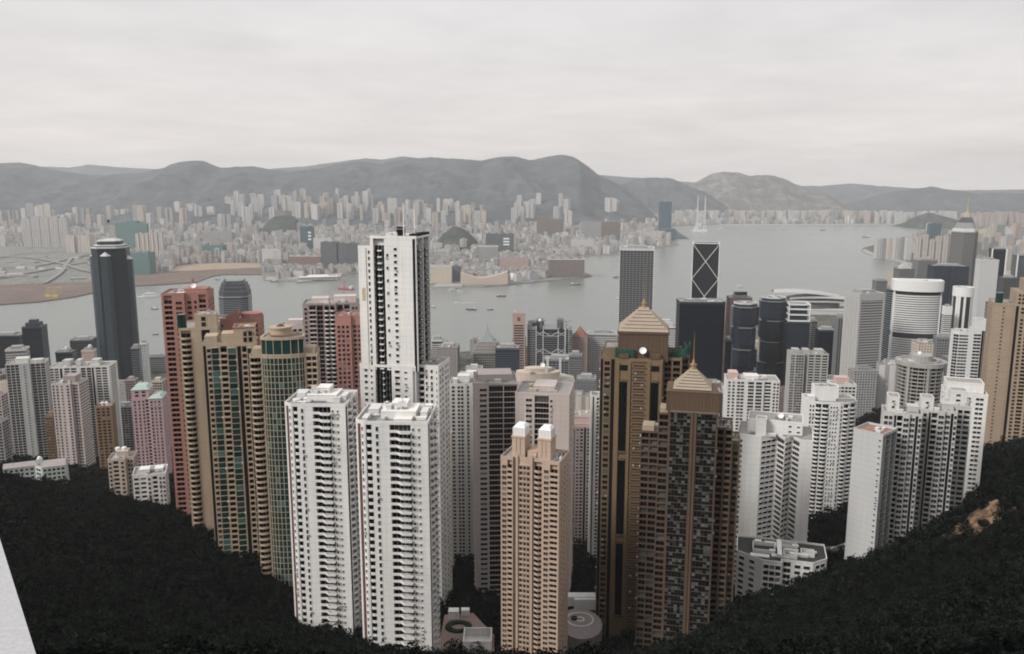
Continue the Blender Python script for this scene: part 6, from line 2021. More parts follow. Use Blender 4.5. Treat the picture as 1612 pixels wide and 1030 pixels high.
def mid_left_centre():
    build_star_tower()
    build_rounded_tower()
    build_cross_tower()
    build_navy_block()
    build_twin_glass(1153, 1194, 480, 1400, 'faceted blue grey glass tower with bulging stages, left and nearer one of the twins', 31)
    build_twin_glass(1197, 1239, 471, 1470, 'faceted blue grey glass tower with bulging stages, right one of the twins', 32)
    build_grid_tower()
    build_trussed_bank()
    build_spired()
    build_convention_hall()
    specs = [
        ('black glass tower with a ragged roof and thin masts, on the shore at the left', rect(26, 24), 34, 74, 516, 1560, 10, BLACK_GL, BLUE_D, 4, .6, 0),
        ('dark low slab with a sloping roof line, left of the black ragged tower', rect(40, 24), -20, 42, 530, 1640, 8, BLACK_GL, BLUE_D, 4, .8, 0),
        ('pale banded roof on a dark slab block, in front of the black ragged tower', rect(24, 22), 8, 46, 552, 1330, 18, GREY_GL, PALE, 4, 1.6, 0),
        ('dark brown office block with a flat cluttered roof, left of the star-shaped skyscraper base', rect(24, 22), 110, 152, 537, 1600, 12, glass_mat('dark brown glass', (.022, .02, .02)), STEEL_D, 4, .8, 4),
        ('small black office block with a pale tank on top, near the shore', rect(22, 20), 87, 120, 556, 1480, 12, BLACK_GL, BLUE_D, 4, .6, 0),
        ('small beige office block with round roof tanks, left of the star-shaped skyscraper base', rect(16, 14), 128, 152, 553, 1380, 12, STONE, TAN_L, 3.6, 1.4, 0),
        ('slim white gridded tower just right of the star-shaped skyscraper', rect(12, 12), 220, 233, 541, 1500, 12, GREY_GL, WHITE_C, 3.4, 1.4, 2.6),
        ('dark slab with pale roof edge, right beside the star-shaped skyscraper', rect(10, 14), 206, 222, 548, 1450, 12, BLUE_GL, STEEL, 4, .8, 0),
        ('low grey pier building with a flat roof, by the water left of the salmon tower', rect(34, 14), 230, 262, 562, 1720, 6, GREY_GL, STEEL, 4, 1.4, 0),
        ('pinkish brown office block with a pale penthouse, beside the shoulder of the tallest white tower', rect(20, 22), 690, 723, 548, 1250, -2, STONE, STEEL, 3.6, 1.6, 3.5),
        ('pale grey tower edge showing just right of the tallest white tower', rect(12, 20), 680, 698, 536, 1330, 0, GREY_GL, PALE, 3.6, 1.6, 0),
        ('dark teal glass block with a pale roof edge, right of the green pyramid tower', rect(24, 20), 780, 818, 549, 1280, -2, BLUE_GL, STEEL_D, 3.8, .9, 0),
        ('grey hotel slab with a bright roof rim, right of the terracotta pyramid', [(-16, -9), (16, -9), (16, 9), (-16, 9)], 926, 970, 526, 1450, -6, GREY_GL, PALE, 3.6, 1.7, 3.5),
        ('plain grey office block with fine vertical ribs, below the terracotta pyramid tower', rect(18, 18), 908, 938, 598, 1120, -6, GREY_GL, STEEL, 3.6, .6, 1.8),
        ('grey ribbed office block behind the slim pale pink tower', rect(16, 16), 896, 916, 560, 1180, -6, GREY_GL, STEEL, 3.6, 1.0, 2.4),
    ]
    for i, (lab, poly, a, c, y, Y, yaw, g, bd, fh, bh, pr) in enumerate(specs):
        t = office(lab, poly, a, c, y, Y, yaw, g, bd, fh=fh, bh=bh, piers=pr, seed=240 + i, clut=5)
        H = t.H
        if 'ragged' in lab and 'masts' in lab:
            t.part('roof_screen', MB().prism(scale_poly(t.poly, .7), H, H + 8).prism(scale_poly(t.poly, .4), H + 8, H + 13), BLUE_D)
            for x in (-6, 0, 7):
                t.part('antenna', MB().bar((x, 0, H + 6), (x, 0, H + 22), .3, .1), METAL)
        if 'tank' in lab:
            t.part('water_tank', MB().cyl(2, 0, H + 4.7, H + 8, 3).dome(2, 0, H + 8, 3, 1.6), PLANT_W)
        t.flush()
    wl = [
        ('white stepped block with a crowded roof, left of the two-winged pinkish block', 722, 762, 592, 880, 0, WHITE_B, 61),
        ('grey white flat block with roof pergolas, behind the crowded white roof', 733, 760, 580, 980, 2, GREYW, 62),
        ('bluish white tall slab right of the lower latticed block', 903, 916, 570, 1200, -6, GREYW, 63),
        ('pale beige terrace-roofed block behind the pinkish right wing', 862, 900, 600, 560, -6, TAN_L, 64),
    ]
    for lab, a, c, y, Y, yaw, wm, sd in wl:
        resi(lab, a, c, y, Y, yaw, wm, sd)


mid_left_centre()
mid_right()
# ------------------------------------------------------------------ the far shore
from mathutils.bvhtree import BVHTree


def hill_bvh():
    vs, fs = [], []
    for o in COL.objects:
        if o.name in ('ridge', 'wooded_mount', 'quarried_hill', 'eastern_hills') or o.name.startswith('wooded_knoll'):
            n = len(vs)
            vs += [tuple(v.co) for v in o.data.vertices]
            fs += [tuple(n + i for i in p.vertices) for p in o.data.polygons]
    return BVHTree.FromPolygons(vs, fs)


def knoll(label, px0, px1, pyt, Yf, depth, seed):
    """a small wooded hill among the far buildings"""
    a, c = P(px0, 400, Yf), P(px1, 400, Yf)
    h = P((px0 + px1) / 2, pyt, Yf + depth / 2).z - 3
    b = MB(); n, m = 40, 16
    for j in range(m + 1):
        for i in range(n + 1):
            u, v = i / n, j / m
            s = max(0, 1 - (2 * u - 1) ** 2) ** .8 * max(0, 1 - (2 * v - 1) ** 2) ** .7
            x, y = a.x + (c.x - a.x) * u, Yf + depth * v
            b.v.append((x, y, 2 + h * s * (.85 + .3 * mnoise.noise(Vector((x / 120, y / 120, seed))))))
    for j in range(m):
        for i in range(n):
            q = j * (n + 1) + i
            b.f.append((q, q + 1, q + n + 2, q + n + 1)); b.m.append(0)
    o = b.build('wooded_knoll', GREENH)
    for p in o.data.polygons:
        p.use_smooth = True
    tag(o, label, None, None, 'structure')


GREENH = ground_mat('knoll scrub', [(0.32, (0.03, 0.042, 0.04)), (0.52, (0.055, 0.066, 0.06)), (0.75, (0.12, 0.12, 0.11))], 0.012)
knoll('green wooded knoll among the far buildings behind the tallest white tower', 676, 756, 354, 4650, 420, 1)
knoll('low wooded knoll far left among pale estates', 395, 475, 334, 6000, 420, 2)
knoll('dark wooded slope at the far right end of the bay', 1440, 1530, 335, 7600, 500, 3)
BVH = hill_bvh()


def base_z(x, y, flat=3.0):
    h = BVH.ray_cast(Vector((x, y, 2000)), Vector((0, 0, -1)))
    return max(flat, h[0].z if h[0] is not None else flat)


PALES = [(.54, .52, .49), (.46, .44, .41), (.60, .58, .55), (.38, .37, .36), (.52, .45, .41), (.66, .65, .63), (.32, .32, .325), (.46, .40, .38), (.42, .43, .45), (.58, .54, .48)]
FARM = facade_mat('far city facade', None, (.13, .135, .14), 3.4, 3.6, .55, .5, island=PALES)  # wall and window tones kept close, painting in some of the haze
FARC = {
    'white': facade_mat('far white facade', (.56, .55, .535), (.15, .155, .16), 3.2, 3.4, .5, .5),
    'grey': facade_mat('far grey facade', (.36, .355, .35), (.06, .065, .07), 3.4, 3.6, .6, .55),
    'dark': facade_mat('far dark facade', (.13, .14, .155), (.03, .035, .04), 3.8, 4.0, .7, .6),
    'teal': facade_mat('far teal netting', (.085, .165, .16), (.06, .12, .12), 4.0, 5.0, .3, .2),
    'blue': facade_mat('far blue glass', (.055, .10, .13), (.03, .06, .08), 4.0, 4.0, .7, .6),
    'cream': facade_mat('far cream facade', (.56, .49, .41), (.09, .085, .08), 3.2, 3.2, .45, .5),
    'pink': facade_mat('far pink facade', (.45, .33, .30), (.09, .075, .075), 3.2, 3.4, .5, .5),
    'brown': facade_mat('far brown facade', (.19, .155, .14), (.06, .055, .05), 3.8, 4.2, .6, .45),
    'brick': facade_mat('far brick facade', (.26, .15, .125), (.07, .06, .06), 3.8, 3.6, .5, .5),
}
# striped estates: shade of deep vertical recesses painted as darker stripes
for k_, c_ in (('cream', (.48, .44, .395)), ('grey', (.38, .37, .36)), ('white', (.52, .51, .50)), ('pink', (.44, .375, .35))):
    FARC[k_ + ' striped'] = facade_mat('far %s striped facade' % k_, c_, tuple(x * .55 for x in c_), 60.0, 13.0, .42, .97)


def block_mb(w, d, h, kind='slab', rnd=random):
    b = MB()
    a, e = w / 2, d / 2
    if kind == 'cross':
        b.box(-a, a, -e * .45, e * .45, -4, h).box(-a * .45, a * .45, -e, -e * .45, -4, h - .6).box(-a * .45, a * .45, e * .45, e, -4, h - .6)
    elif kind == 'notch':
        b.prism([(-a, -e), (-a * .25, -e), (-a * .25, -e * .6), (a * .25, -e * .6), (a * .25, -e), (a, -e), (a, e), (-a, e)], -4, h)
    else:
        b.box(-a, a, -e, e, -4, h)
    if h > 14:
        k = max(1, int(w / 34))
        for i in range(k):
            x = -a + w * (i + .5) / k
            q = min(7, w / k * .28)
            b.box(x - q, x + q, -e * .5, e * .4, h, h + 3 + 3 * rnd.random())
    return b


def far_block(label, a, c, pyt, pyb, key, kind='slab', yaw=0, depth=None, group=None, name='city_block', cat='building', extra=None):
    mid = (a + c) / 2
    g = PZ(mid, pyb, 3.0)
    g.z = base_z(g.x, g.y)
    w = P(c, pyb, g.y).x - P(a, pyb, g.y).x
    h = max(6, P(mid, pyt, g.y).z - g.z)
    d = depth or min(60, max(16, w * .5))
    b = block_mb(w, d, h, kind)
    o = b.build(name, FARC[key])
    o.location = (g.x, g.y + d / 2, g.z)
    o.rotation_euler = (0, 0, R(yaw))
    tag(o, label, cat, group)
    if extra:
        extra(o, w, d, h)
    return o


def dots(o, w, d, h):
    for i in range(3):
        MB().box(w * .12, w * .34, -d / 2 - .6, -d / 2 + .1, h * (.52 + .12 * i), h * (.58 + .12 * i)).build('white_panel', DISH, o)


def pale_top(o, w, d, h):
    MB().ring(offset(rect(w, d), .6), offset(rect(w, d), -1), h - 3, h + 1.6, 0, bottom=True).build('roof_edge', PALE, o)


def slope_hall():
    """beige windowless hall with a sweeping concave roof line"""
    g = PZ(762, 448, 3)
    w = P(800, 448, g.y).x - P(726, 448, g.y).x
    n = 20
    f = []
    for i in range(n + 1):
        t = i / n
        hh = 26 + 26 * (abs(t - .42) / .58) ** 1.7 if t > .42 else 26 + 22 * ((.42 - t) / .42) ** 1.6
        f.append((-w / 2 + w * t, hh))
    b = MB()
    for (x0, h0), (x1, h1) in zip(f[:-1], f[1:]):
        b.quad([(x0, 0, -3), (x1, 0, -3), (x1, 0, h1), (x0, 0, h0)])
        b.quad([(x1, 46, -3), (x0, 46, -3), (x0, 46, h0), (x1, 46, h1)])
        b.quad([(x0, 0, h0), (x1, 0, h1), (x1, 46, h1), (x0, 46, h0)])
    b.quad([(-w / 2, 46, -3), (-w / 2, 0, -3), (-w / 2, 0, f[0][1]), (-w / 2, 46, f[0][1])]).quad([(w / 2, 0, -3), (w / 2, 46, -3), (w / 2, 46, f[-1][1]), (w / 2, 0, f[-1][1])])
    o = b.build('concert_hall', plain('beige hall tile', (.44, .37, .31), .8, vary=.1, scale=.02))
    o.location = (g.x, g.y, 3)
    tag(o, 'beige windowless hall with a swooping roof on the far waterfront', 'hall')
    g = PZ(807, 441, 3)
    o = MB().cyl(0, 0, -3, 8, 25, n=24).dome(0, 0, 8, 25, 17, n=24, k=6).build('domed_hall', plain('pale dome', (.62, .59, .57), .6, vary=.05))
    o.location = (g.x, g.y + 40, 3)
    tag(o, 'small white domed hall right of the swooping beige hall', 'hall')


def build_far_landmarks():
    fb = far_block
    E = 'grey estate slabs above the flyovers'
    for i in range(5):
        a = 38 + i * 14.4
        fb(['leftmost grey striped estate slab above the flyovers', 'second grey striped estate slab from the left above the flyovers', 'middle grey striped estate slab above the flyovers', 'fourth grey striped estate slab from the left above the flyovers', 'rightmost grey striped estate slab above the flyovers'][i], a, a + 13.4, [344, 341, 342, 340, 343][i], 390, 'grey striped', group=E)
    fb('pale tall estate tower rising behind the grey striped slabs, left of two', 62, 72, 323, 372, 'cream striped')
    fb('pale tall estate tower rising behind the grey striped slabs, right of two', 73, 83, 321, 372, 'cream striped')
    fb('cream estate wall of joined towers left of the star-shaped skyscraper top', 104, 142, 371, 398, 'cream striped', 'notch')
    fb('teal netted tower under construction, left one behind the star-shaped skyscraper', 185, 203, 351, 402, 'teal')
    fb('teal netted tower under construction, middle one with the tallest top', 203, 220, 348, 402, 'teal')
    fb('teal netted tower under construction, right one with brighter green top', 220, 234, 352, 402, 'teal')
    fb('low teal grey podium block by the reclaimed shore', 200, 236, 398, 432, 'teal', depth=70)
    for i in range(3):
        fb(['cream striped tower right of the teal netted ones, left of three', 'cream striped tower right of the teal netted ones, middle of three', 'cream striped tower right of the teal netted ones, right of three'][i], 216 + i * 14.5, 229.5 + i * 14.5, 368 - i, 414, 'cream striped', 'notch')
    fb('low teal grey box building behind the tan sand lot', 319, 352, 386, 409, 'teal', depth=60)
    fb('long grey housing slab behind the low teal box', 320, 366, 366, 392, 'grey')
    fb('blue teal tower with a column of white panels, left of the tallest white tower', 474, 494, 357, 401, 'blue', extra=dots)
    fb('white tower between the blue teal tower and the dark slab', 494, 523, 375, 404, 'white')
    fb('dark blue grey slab complex with flat top beside the tallest white tower', 506, 533, 381, 424, 'dark', depth=50)
    fb('dark blue grey slab set forward, touching the left of the tallest white tower', 531, 563, 383, 424, 'dark', depth=70)
    fb('long brick red block with white ends near the far piers', 456, 506, 403, 423, 'brick', extra=pale_top, depth=60)
    fb('white flat block behind the far piers, left of the brick red block', 413, 443, 392, 417, 'white')
    fb('cream blank-walled hotel block right of the tallest white tower', 677, 711, 419, 446, 'cream', extra=pale_top)
    fb('dark block between the cream blank hotel and the swooping beige hall', 710, 726, 419, 443, 'dark')
    fb('grey striped tower with a dark centre stripe behind the swooping hall', 753, 784, 388, 420, 'grey', extra=pale_top)
    fb('dark tower with white stacked panels on its right side', 765, 809, 368, 406, 'dark', extra=dots)
    fb('low pinkish hotel block behind the white dome', 786, 832, 407, 427, 'pink', depth=60)
    fb('dark brown waterfront block at the tip of the far shore', 864, 920, 408, 437, 'brown', depth=90, extra=pale_top)
    fb('pale flat block behind the dark brown waterfront block', 900, 935, 377, 396, 'white')
    fb('brown grey slab cluster, left one above the dark brown waterfront block', 845, 866, 342, 379, 'brown')
    fb('brown grey slab cluster, right one above the dark brown waterfront block', 866, 887, 345, 379, 'brown')
    fb('wide grey slab with a stepped top, left of the grey gridded skyscraper', 914, 946, 350, 383, 'grey')
    fb('grey brown slab standing just left of the grey gridded skyscraper', 946, 976, 349, 383, 'brown')
    fb('row of white striped housing by the far bay, right of the gridded skyscraper', 1003, 1040, 364, 384, 'white striped')
    fb('tall blue glass tower standing alone by the far bay', 1037, 1056, 318, 377, 'blue')
    fb('low blue glass annex at the foot of the lone blue tower', 1040, 1064, 361, 379, 'blue', depth=60)
    slope_hall()
    # estates on and below the hills
    clusters = [
        ('pale estate tower high on the slope at the left of the ridge', 358, 412, 299, 7300, 13, 'white striped', 16),
        ('cream estate tower in the dense belt on the slope below the middle ridge', 425, 600, 296, 7250, 42, None, 17),
        ('hazy housing slab low on the slope, behind the masts of the tallest white tower', 600, 765, 312, 7000, 30, None, 18),
        ('pale tower in the compact estate under the highest summit', 806, 850, 305, 7000, 12, 'white striped', 15),
        ('white tower in the small pair of slabs under the highest summit', 876, 900, 302, 6950, 4, 'white striped', 20),
        ('pale tower on the saddle right of the highest summit', 956, 976, 303, 7600, 3, 'white', 22),
        ('factory or housing tower of the row along the far shore of the bay', 1060, 1380, 314, 8800, 74, None, 20),
        ('whitish estate tower on the right of the far bay before the low dark hills', 1380, 1510, 309, 8600, 20, 'white striped', 18),
        ('pale pink estate tower behind the spire of the bronze grey skyscraper', 1515, 1640, 313, 8300, 16, 'pink striped', 18),
        ('low pale slab on the foothills at the far left', -10, 360, 318, 6900, 28, None, 22),
    ]
    rnd = random.Random(5)
    for lab, a, c, pyt, Y, n, key, wd in clusters:
        for i in range(n):
            px = a + (c - a) * (i + .5 + rnd.uniform(-.35, .35)) / n
            y = Y + rnd.uniform(-500, 250) * (1 if n != 74 else .35)
            x = P(px, 300, y).x
            z = base_z(x, y)
            zt = P(px, pyt + (rnd.uniform(-1, 14) if n != 74 else rnd.choice((rnd.uniform(-3, 8), rnd.uniform(8, 30)))), y).z
            h = min(125, max(38 if n != 74 else 18, zt - z))
            k = key or rnd.choice(['white striped', 'cream striped', 'grey', 'white', 'pink striped', 'white striped', 'cream'])
            w = wd * rnd.uniform(1.0, 2.2) * (1.5 if h < 60 else 1) * 1.5
            o = block_mb(w, w * .6, h, rnd.choice(['slab', 'notch', 'cross']), rnd).build('estate_block', FARC[k])
            o.location = (x, y, z)
            o.rotation_euler.z = rnd.uniform(-.25, .25)
            tag(o, lab, 'building', lab + ' group')


def build_far_city():
    """the packed far city: the blocks that show largest are things, the rest one mass"""
    rnd = random.Random(11)
    taken = []
    for o in COL.objects:
        if o.name.split('.')[0] in ('city_block', 'estate_block', 'concert_hall', 'domed_hall'):
            taken.append((o.location.x, o.location.y, max(o.dimensions.x, o.dimensions.y) * .5 + 14))
    cells = {}
    for t in taken:
        cells.setdefault((int(t[0] // 200), int(t[1] // 200)), []).append(t)

    def free(x, y, r):
        ci, cj = int(x // 200), int(y // 200)
        for i in (-1, 0, 1):
            for j in (-1, 0, 1):
                for a, b_, q in cells.get((ci + i, cj + j), ()):
                    if math.hypot(x - a, y - b_) < r + q:
                        return False
        return True
    cand = []
    step = 46
    for i in range(-101, 202):
        for j in range(0, 142):
            x0, y0 = i * step + rnd.uniform(-16, 16), 3350 + j * step + rnd.uniform(-16, 16)
            x, y = x0 * .966 - (y0 - 3350) * .259, y0 * .966 + x0 * .259 - 100
            if y < 3300 or y > 9000:
                continue
            px, py, dep = proj(x, y, 3)
            if px < -40 or px > 1655 or dep < 0:
                continue
            if not inside((x, y), KPOLY) or inside((x, y), RPOLY) or inside((x, y), SPOLY):
                continue
            z = base_z(x, y)
            if z > 60 or (px < 175 and py > 388):
                continue
            dn = mnoise.noise(Vector((x / 900, y / 900, 3))) + .35
            if rnd.random() > .9 + .3 * dn:
                continue
            w, d = rnd.uniform(20, 46), rnd.uniform(16, 34)
            if not free(x, y, max(w, d) * .5):
                continue
            h = rnd.uniform(18, 46) if rnd.random() < .74 else rnd.uniform(46, 85)
            if 600 < px < 960 and py > 395:
                h = rnd.uniform(20, 52)
            if py > 425:
                h = min(h, 30)
            if rnd.random() < .05:
                w, h = w * 2.2, h * .5
            # keep a clear shore
            if not (inside((x + 30, y - 45), KPOLY) and inside((x - 30, y - 45), KPOLY) and inside((x - 60, y), KPOLY) and inside((x + 60, y), KPOLY)):
                continue
            cand.append((w * h / dep ** 2, px, py, x, y, z, w, d, h, R(15) + rnd.choice((0, 0, .2, -.3)), rnd.choice(['slab', 'slab', 'notch', 'cross', 'slab'])))
    cand.sort(reverse=True)
    districts = [
        (lambda px, py: px < 420, 'pale city block among the dense housing on the far shore at the left'),
        (lambda px, py: px < 600, 'pale city block in the dense belt left of the tallest white tower'),
        (lambda px, py: px < 830 and py > 385, 'waterfront city block on the far shore right of the tallest white tower'),
        (lambda px, py: px < 830, 'hazy city block inland from the swooping beige hall'),
        (lambda px, py: px < 1000, 'hazy city block behind the dark brown waterfront block'),
        (lambda px, py: True, 'hazy city block round the far bay, right of the lone blue tower'),
    ]
    mass = MB()
    keep = 230
    for q, (s, px, py, x, y, z, w, d, h, a, kind) in enumerate(cand):
        b = block_mb(w, d, h, kind, rnd)
        if q < keep:
            o = b.build('city_block', FARM)
            o.location = (x, y, z); o.rotation_euler.z = a
            lab = next(l for f, l in districts if f(px, py))
            tag(o, lab, 'building', lab + ' group')
        else:
            mass.add(b, Matrix.Translation((x, y, z)) @ Matrix.Rotation(a, 4, 'Z'))
    o = mass.build('packed_city', FARM)
    tag(o, 'hazy mass of packed low buildings filling the far shore', None, None, 'stuff')


def strip(name, pts, w, z, mat, label, thick=0.0):
    """a ribbon of road through map points"""
    b = MB()
    P2 = [Vector((p[0], p[1])) for p in pts]
    dense = []
    for i in range(len(P2) - 1):
        p0, p1, p2, p3 = P2[max(0, i - 1)], P2[i], P2[i + 1], P2[min(len(P2) - 1, i + 2)]
        for k in range(8):
            t = k / 8
            dense.append(.5 * ((2 * p1) + (p2 - p0) * t + (2 * p0 - 5 * p1 + 4 * p2 - p3) * t * t + (3 * p1 - p0 - 3 * p2 + p3) * t ** 3))
    dense.append(P2[-1])
    L, Rr = [], []
    for i, p in enumerate(dense):
        d = (dense[min(i + 1, len(dense) - 1)] - dense[max(0, i - 1)]).normalized()
        n = Vector((-d.y, d.x)) * w / 2
        zz = z(p.x, p.y) if callable(z) else z
        L.append((p.x + n.x, p.y + n.y, zz)); Rr.append((p.x - n.x, p.y - n.y, zz))
    for i in range(len(dense) - 1):
        b.quad([Rr[i], Rr[i + 1], L[i + 1], L[i]])
        if thick:
            for S_, fl in ((L, 1), (Rr, 0)):
                q = [S_[i], S_[i + 1], (S_[i + 1][0], S_[i + 1][1], S_[i + 1][2] - thick), (S_[i][0], S_[i][1], S_[i][2] - thick)]
                b.quad(q if not fl else q[::-1])
    return tag(b.build(name, mat), label, None, None, 'structure')


RPX = [(-300, 470), (0, 449), (70, 446), (140, 444), (212, 433), (262, 428), (335, 424), (412, 421), (411, 432), (350, 432), (333, 435), (310, 444), (270, 447), (212, 450), (150, 460), (118, 467), (60, 475), (0, 479), (-300, 494)]
SPX = [(285, 417), (360, 414), (410, 415), (411, 421.5), (335, 424.5), (262, 428.5), (270, 423)]
RPOLY = [tuple(PZ(a, b, 3).xy) for a, b in RPX]
SPOLY = [tuple(PZ(a, b, 3).xy) for a, b in SPX]


def build_shore():
    brown = ground_mat('reclaimed fill', [(0.3, (0.13, 0.105, 0.09)), (0.55, (0.175, 0.142, 0.12)), (0.8, (0.24, 0.205, 0.175))], 0.01)
    sand = ground_mat('sand stockpile', [(0.3, (0.29, 0.235, 0.18)), (0.6, (0.35, 0.285, 0.22)), (0.8, (0.32, 0.27, 0.22))], 0.02)
    land('reclaimed_ground', RPOLY, 3.3, brown, 'bare brown reclaimed ground along the far shore at the left', 2.0)
    land('sand_ground', SPOLY, 3.6, sand, 'tan sand lot along the far shore, left of the piers', 1.0)
    road = plain('flyover concrete', (.24, .235, .225), .9, vary=.15, scale=.02)
    ways = [([(-20, 438), (60, 425), (130, 412), (200, 408)], 22), ([(-20, 420), (50, 418), (100, 408), (150, 398), (200, 392)], 20), ([(70, 444), (95, 428), (105, 414), (120, 402), (165, 396)], 16),
            ([(-20, 402), (40, 404), (90, 412), (140, 426), (200, 428)], 18), ([(-20, 408), (30, 399), (80, 396), (140, 392)], 14), ([(262, 417), (330, 410), (420, 405), (470, 399)], 18)]
    for i, (pts, w) in enumerate(ways):
        strip('flyover', [PZ(a, b, 12).xy for a, b in pts], w, 9.0 + i * .6, road, ['pale flyover curving along the reclaimed shore', 'pale flyover crossing towards the teal netted towers', 'narrow ramp curling up beside the star-shaped skyscraper', 'pale flyover sloping down to the brown shore', 'uppermost pale road below the grey estate slabs', 'pale shore road behind the sand lot'][i], 2.0)
    # gravel yards and low sheds on the flat land at the left
    rnd = random.Random(3)
    for i in range(34):
        px, py = rnd.uniform(-10, 175), rnd.uniform(396, 446)
        g = PZ(px, py, 3)
        w, d, h = rnd.uniform(20, 70), rnd.uniform(14, 40), rnd.uniform(4, 11)
        o = MB().box(-w / 2, w / 2, -d / 2, d / 2, -3, h).prism(rect(w + 1, d + 1), h, h + .8, 0, bottom=True, top_poly=rect(w + 1, d * .3)).build('shed', rnd.choice([PALE, PLANT_G, plain('shed roof', (.36, .34, .33)), STEEL]))
        o.location = (g.x, g.y, 3.4); o.rotation_euler.z = rnd.uniform(-.5, .5)
        tag(o, 'low grey shed among the flyovers on the far shore', 'shed', 'sheds among the flyovers')
    # yellow cranes on the fill
    yel = plain('yellow crane paint', (.50, .36, .10), .6, vary=.1)
    for i, (px, lab) in enumerate([(77, 'yellow crane barge frame on the brown shore, left of two'), (88, 'yellow crane barge frame on the brown shore, right of two')]):
        g = PZ(px, 467, 3.5)
        b = MB().bar((-9, 0, 0), (-4, 0, 30), .9).bar((4, 0, 0), (-4, 0, 30), .9).bar((-4, 0, 30), (20, 0, 36), 1.0).bar((-4, 0, 30), (-20, 0, 4), .6).bar((-9, 8, 0), (-4, 4, 30), .9).bar((20, 0, 36), (20, 0, 14), .3)
        r = empty('shore_crane', (g.x, g.y, 3.3))
        tag(r, lab, 'crane', 'yellow shore cranes')
        b.build('jib_frame', yel, r)
        MB().box(-12, 8, -5, 12, 0, 5).build('machine_deck', yel, r)
    # ocean piers
    con = plain('pier concrete', (.33, .325, .31), .9)
    for nm, pts, lab in [('pier', [(418, 441), (470, 440), (470, 437), (420, 436)], 'grey jetty left of the white pier terminal'), ('pier', [(466, 445), (536, 436), (540, 430), (478, 434)], 'broad pier under the white terminal'),
                         ('pier', [(680, 452), (728, 451), (728, 447), (690, 446)], 'ferry pier below the cream blank hotel'), ('breakwater', [(1356, 395), (1374, 402.5), (1412, 411), (1446, 420), (1446, 417.5), (1412, 408), (1376, 399), (1362, 392)], 'low stone breakwater at the tip of the near shore on the right'),
                         ('breakwater', [(1130, 355.4), (1460, 353.6), (1460, 352.6), (1130, 353.6)], 'long thin runway strip across the far bay')]:
        land(nm, [tuple(PZ(a, b, 3).xy) for a, b in pts], 4.2, con, lab, 7.0)
    g = PZ(500, 441, 4)
    w = P(530, 441, g.y).x - P(472, 441, g.y).x
    r = empty('pier_terminal', (g.x, g.y + 14, 4.2), R(14))
    tag(r, 'long white terminal shed with a rounded roof on the far pier', 'terminal')
    MB().box(-w / 2, w / 2, -16, 16, 0, 12).build('wall', PALE, r)
    MB().prism(rect(w + 4, 34), 12, 13, 0, bottom=True).prism(rect(w * .6, 26), 13, 20, 0, top_poly=rect(w * .5, 14)).build('roof', WHITE_C, r)
    me = MB().box(-w / 2 + 2, w / 2 - 2, -16.4, -15.9, 0, 2.2).mesh('window_row', [GLASS_DK])
    for z in (3, 8):
        link('window_row', me, r, (0, 0, z))


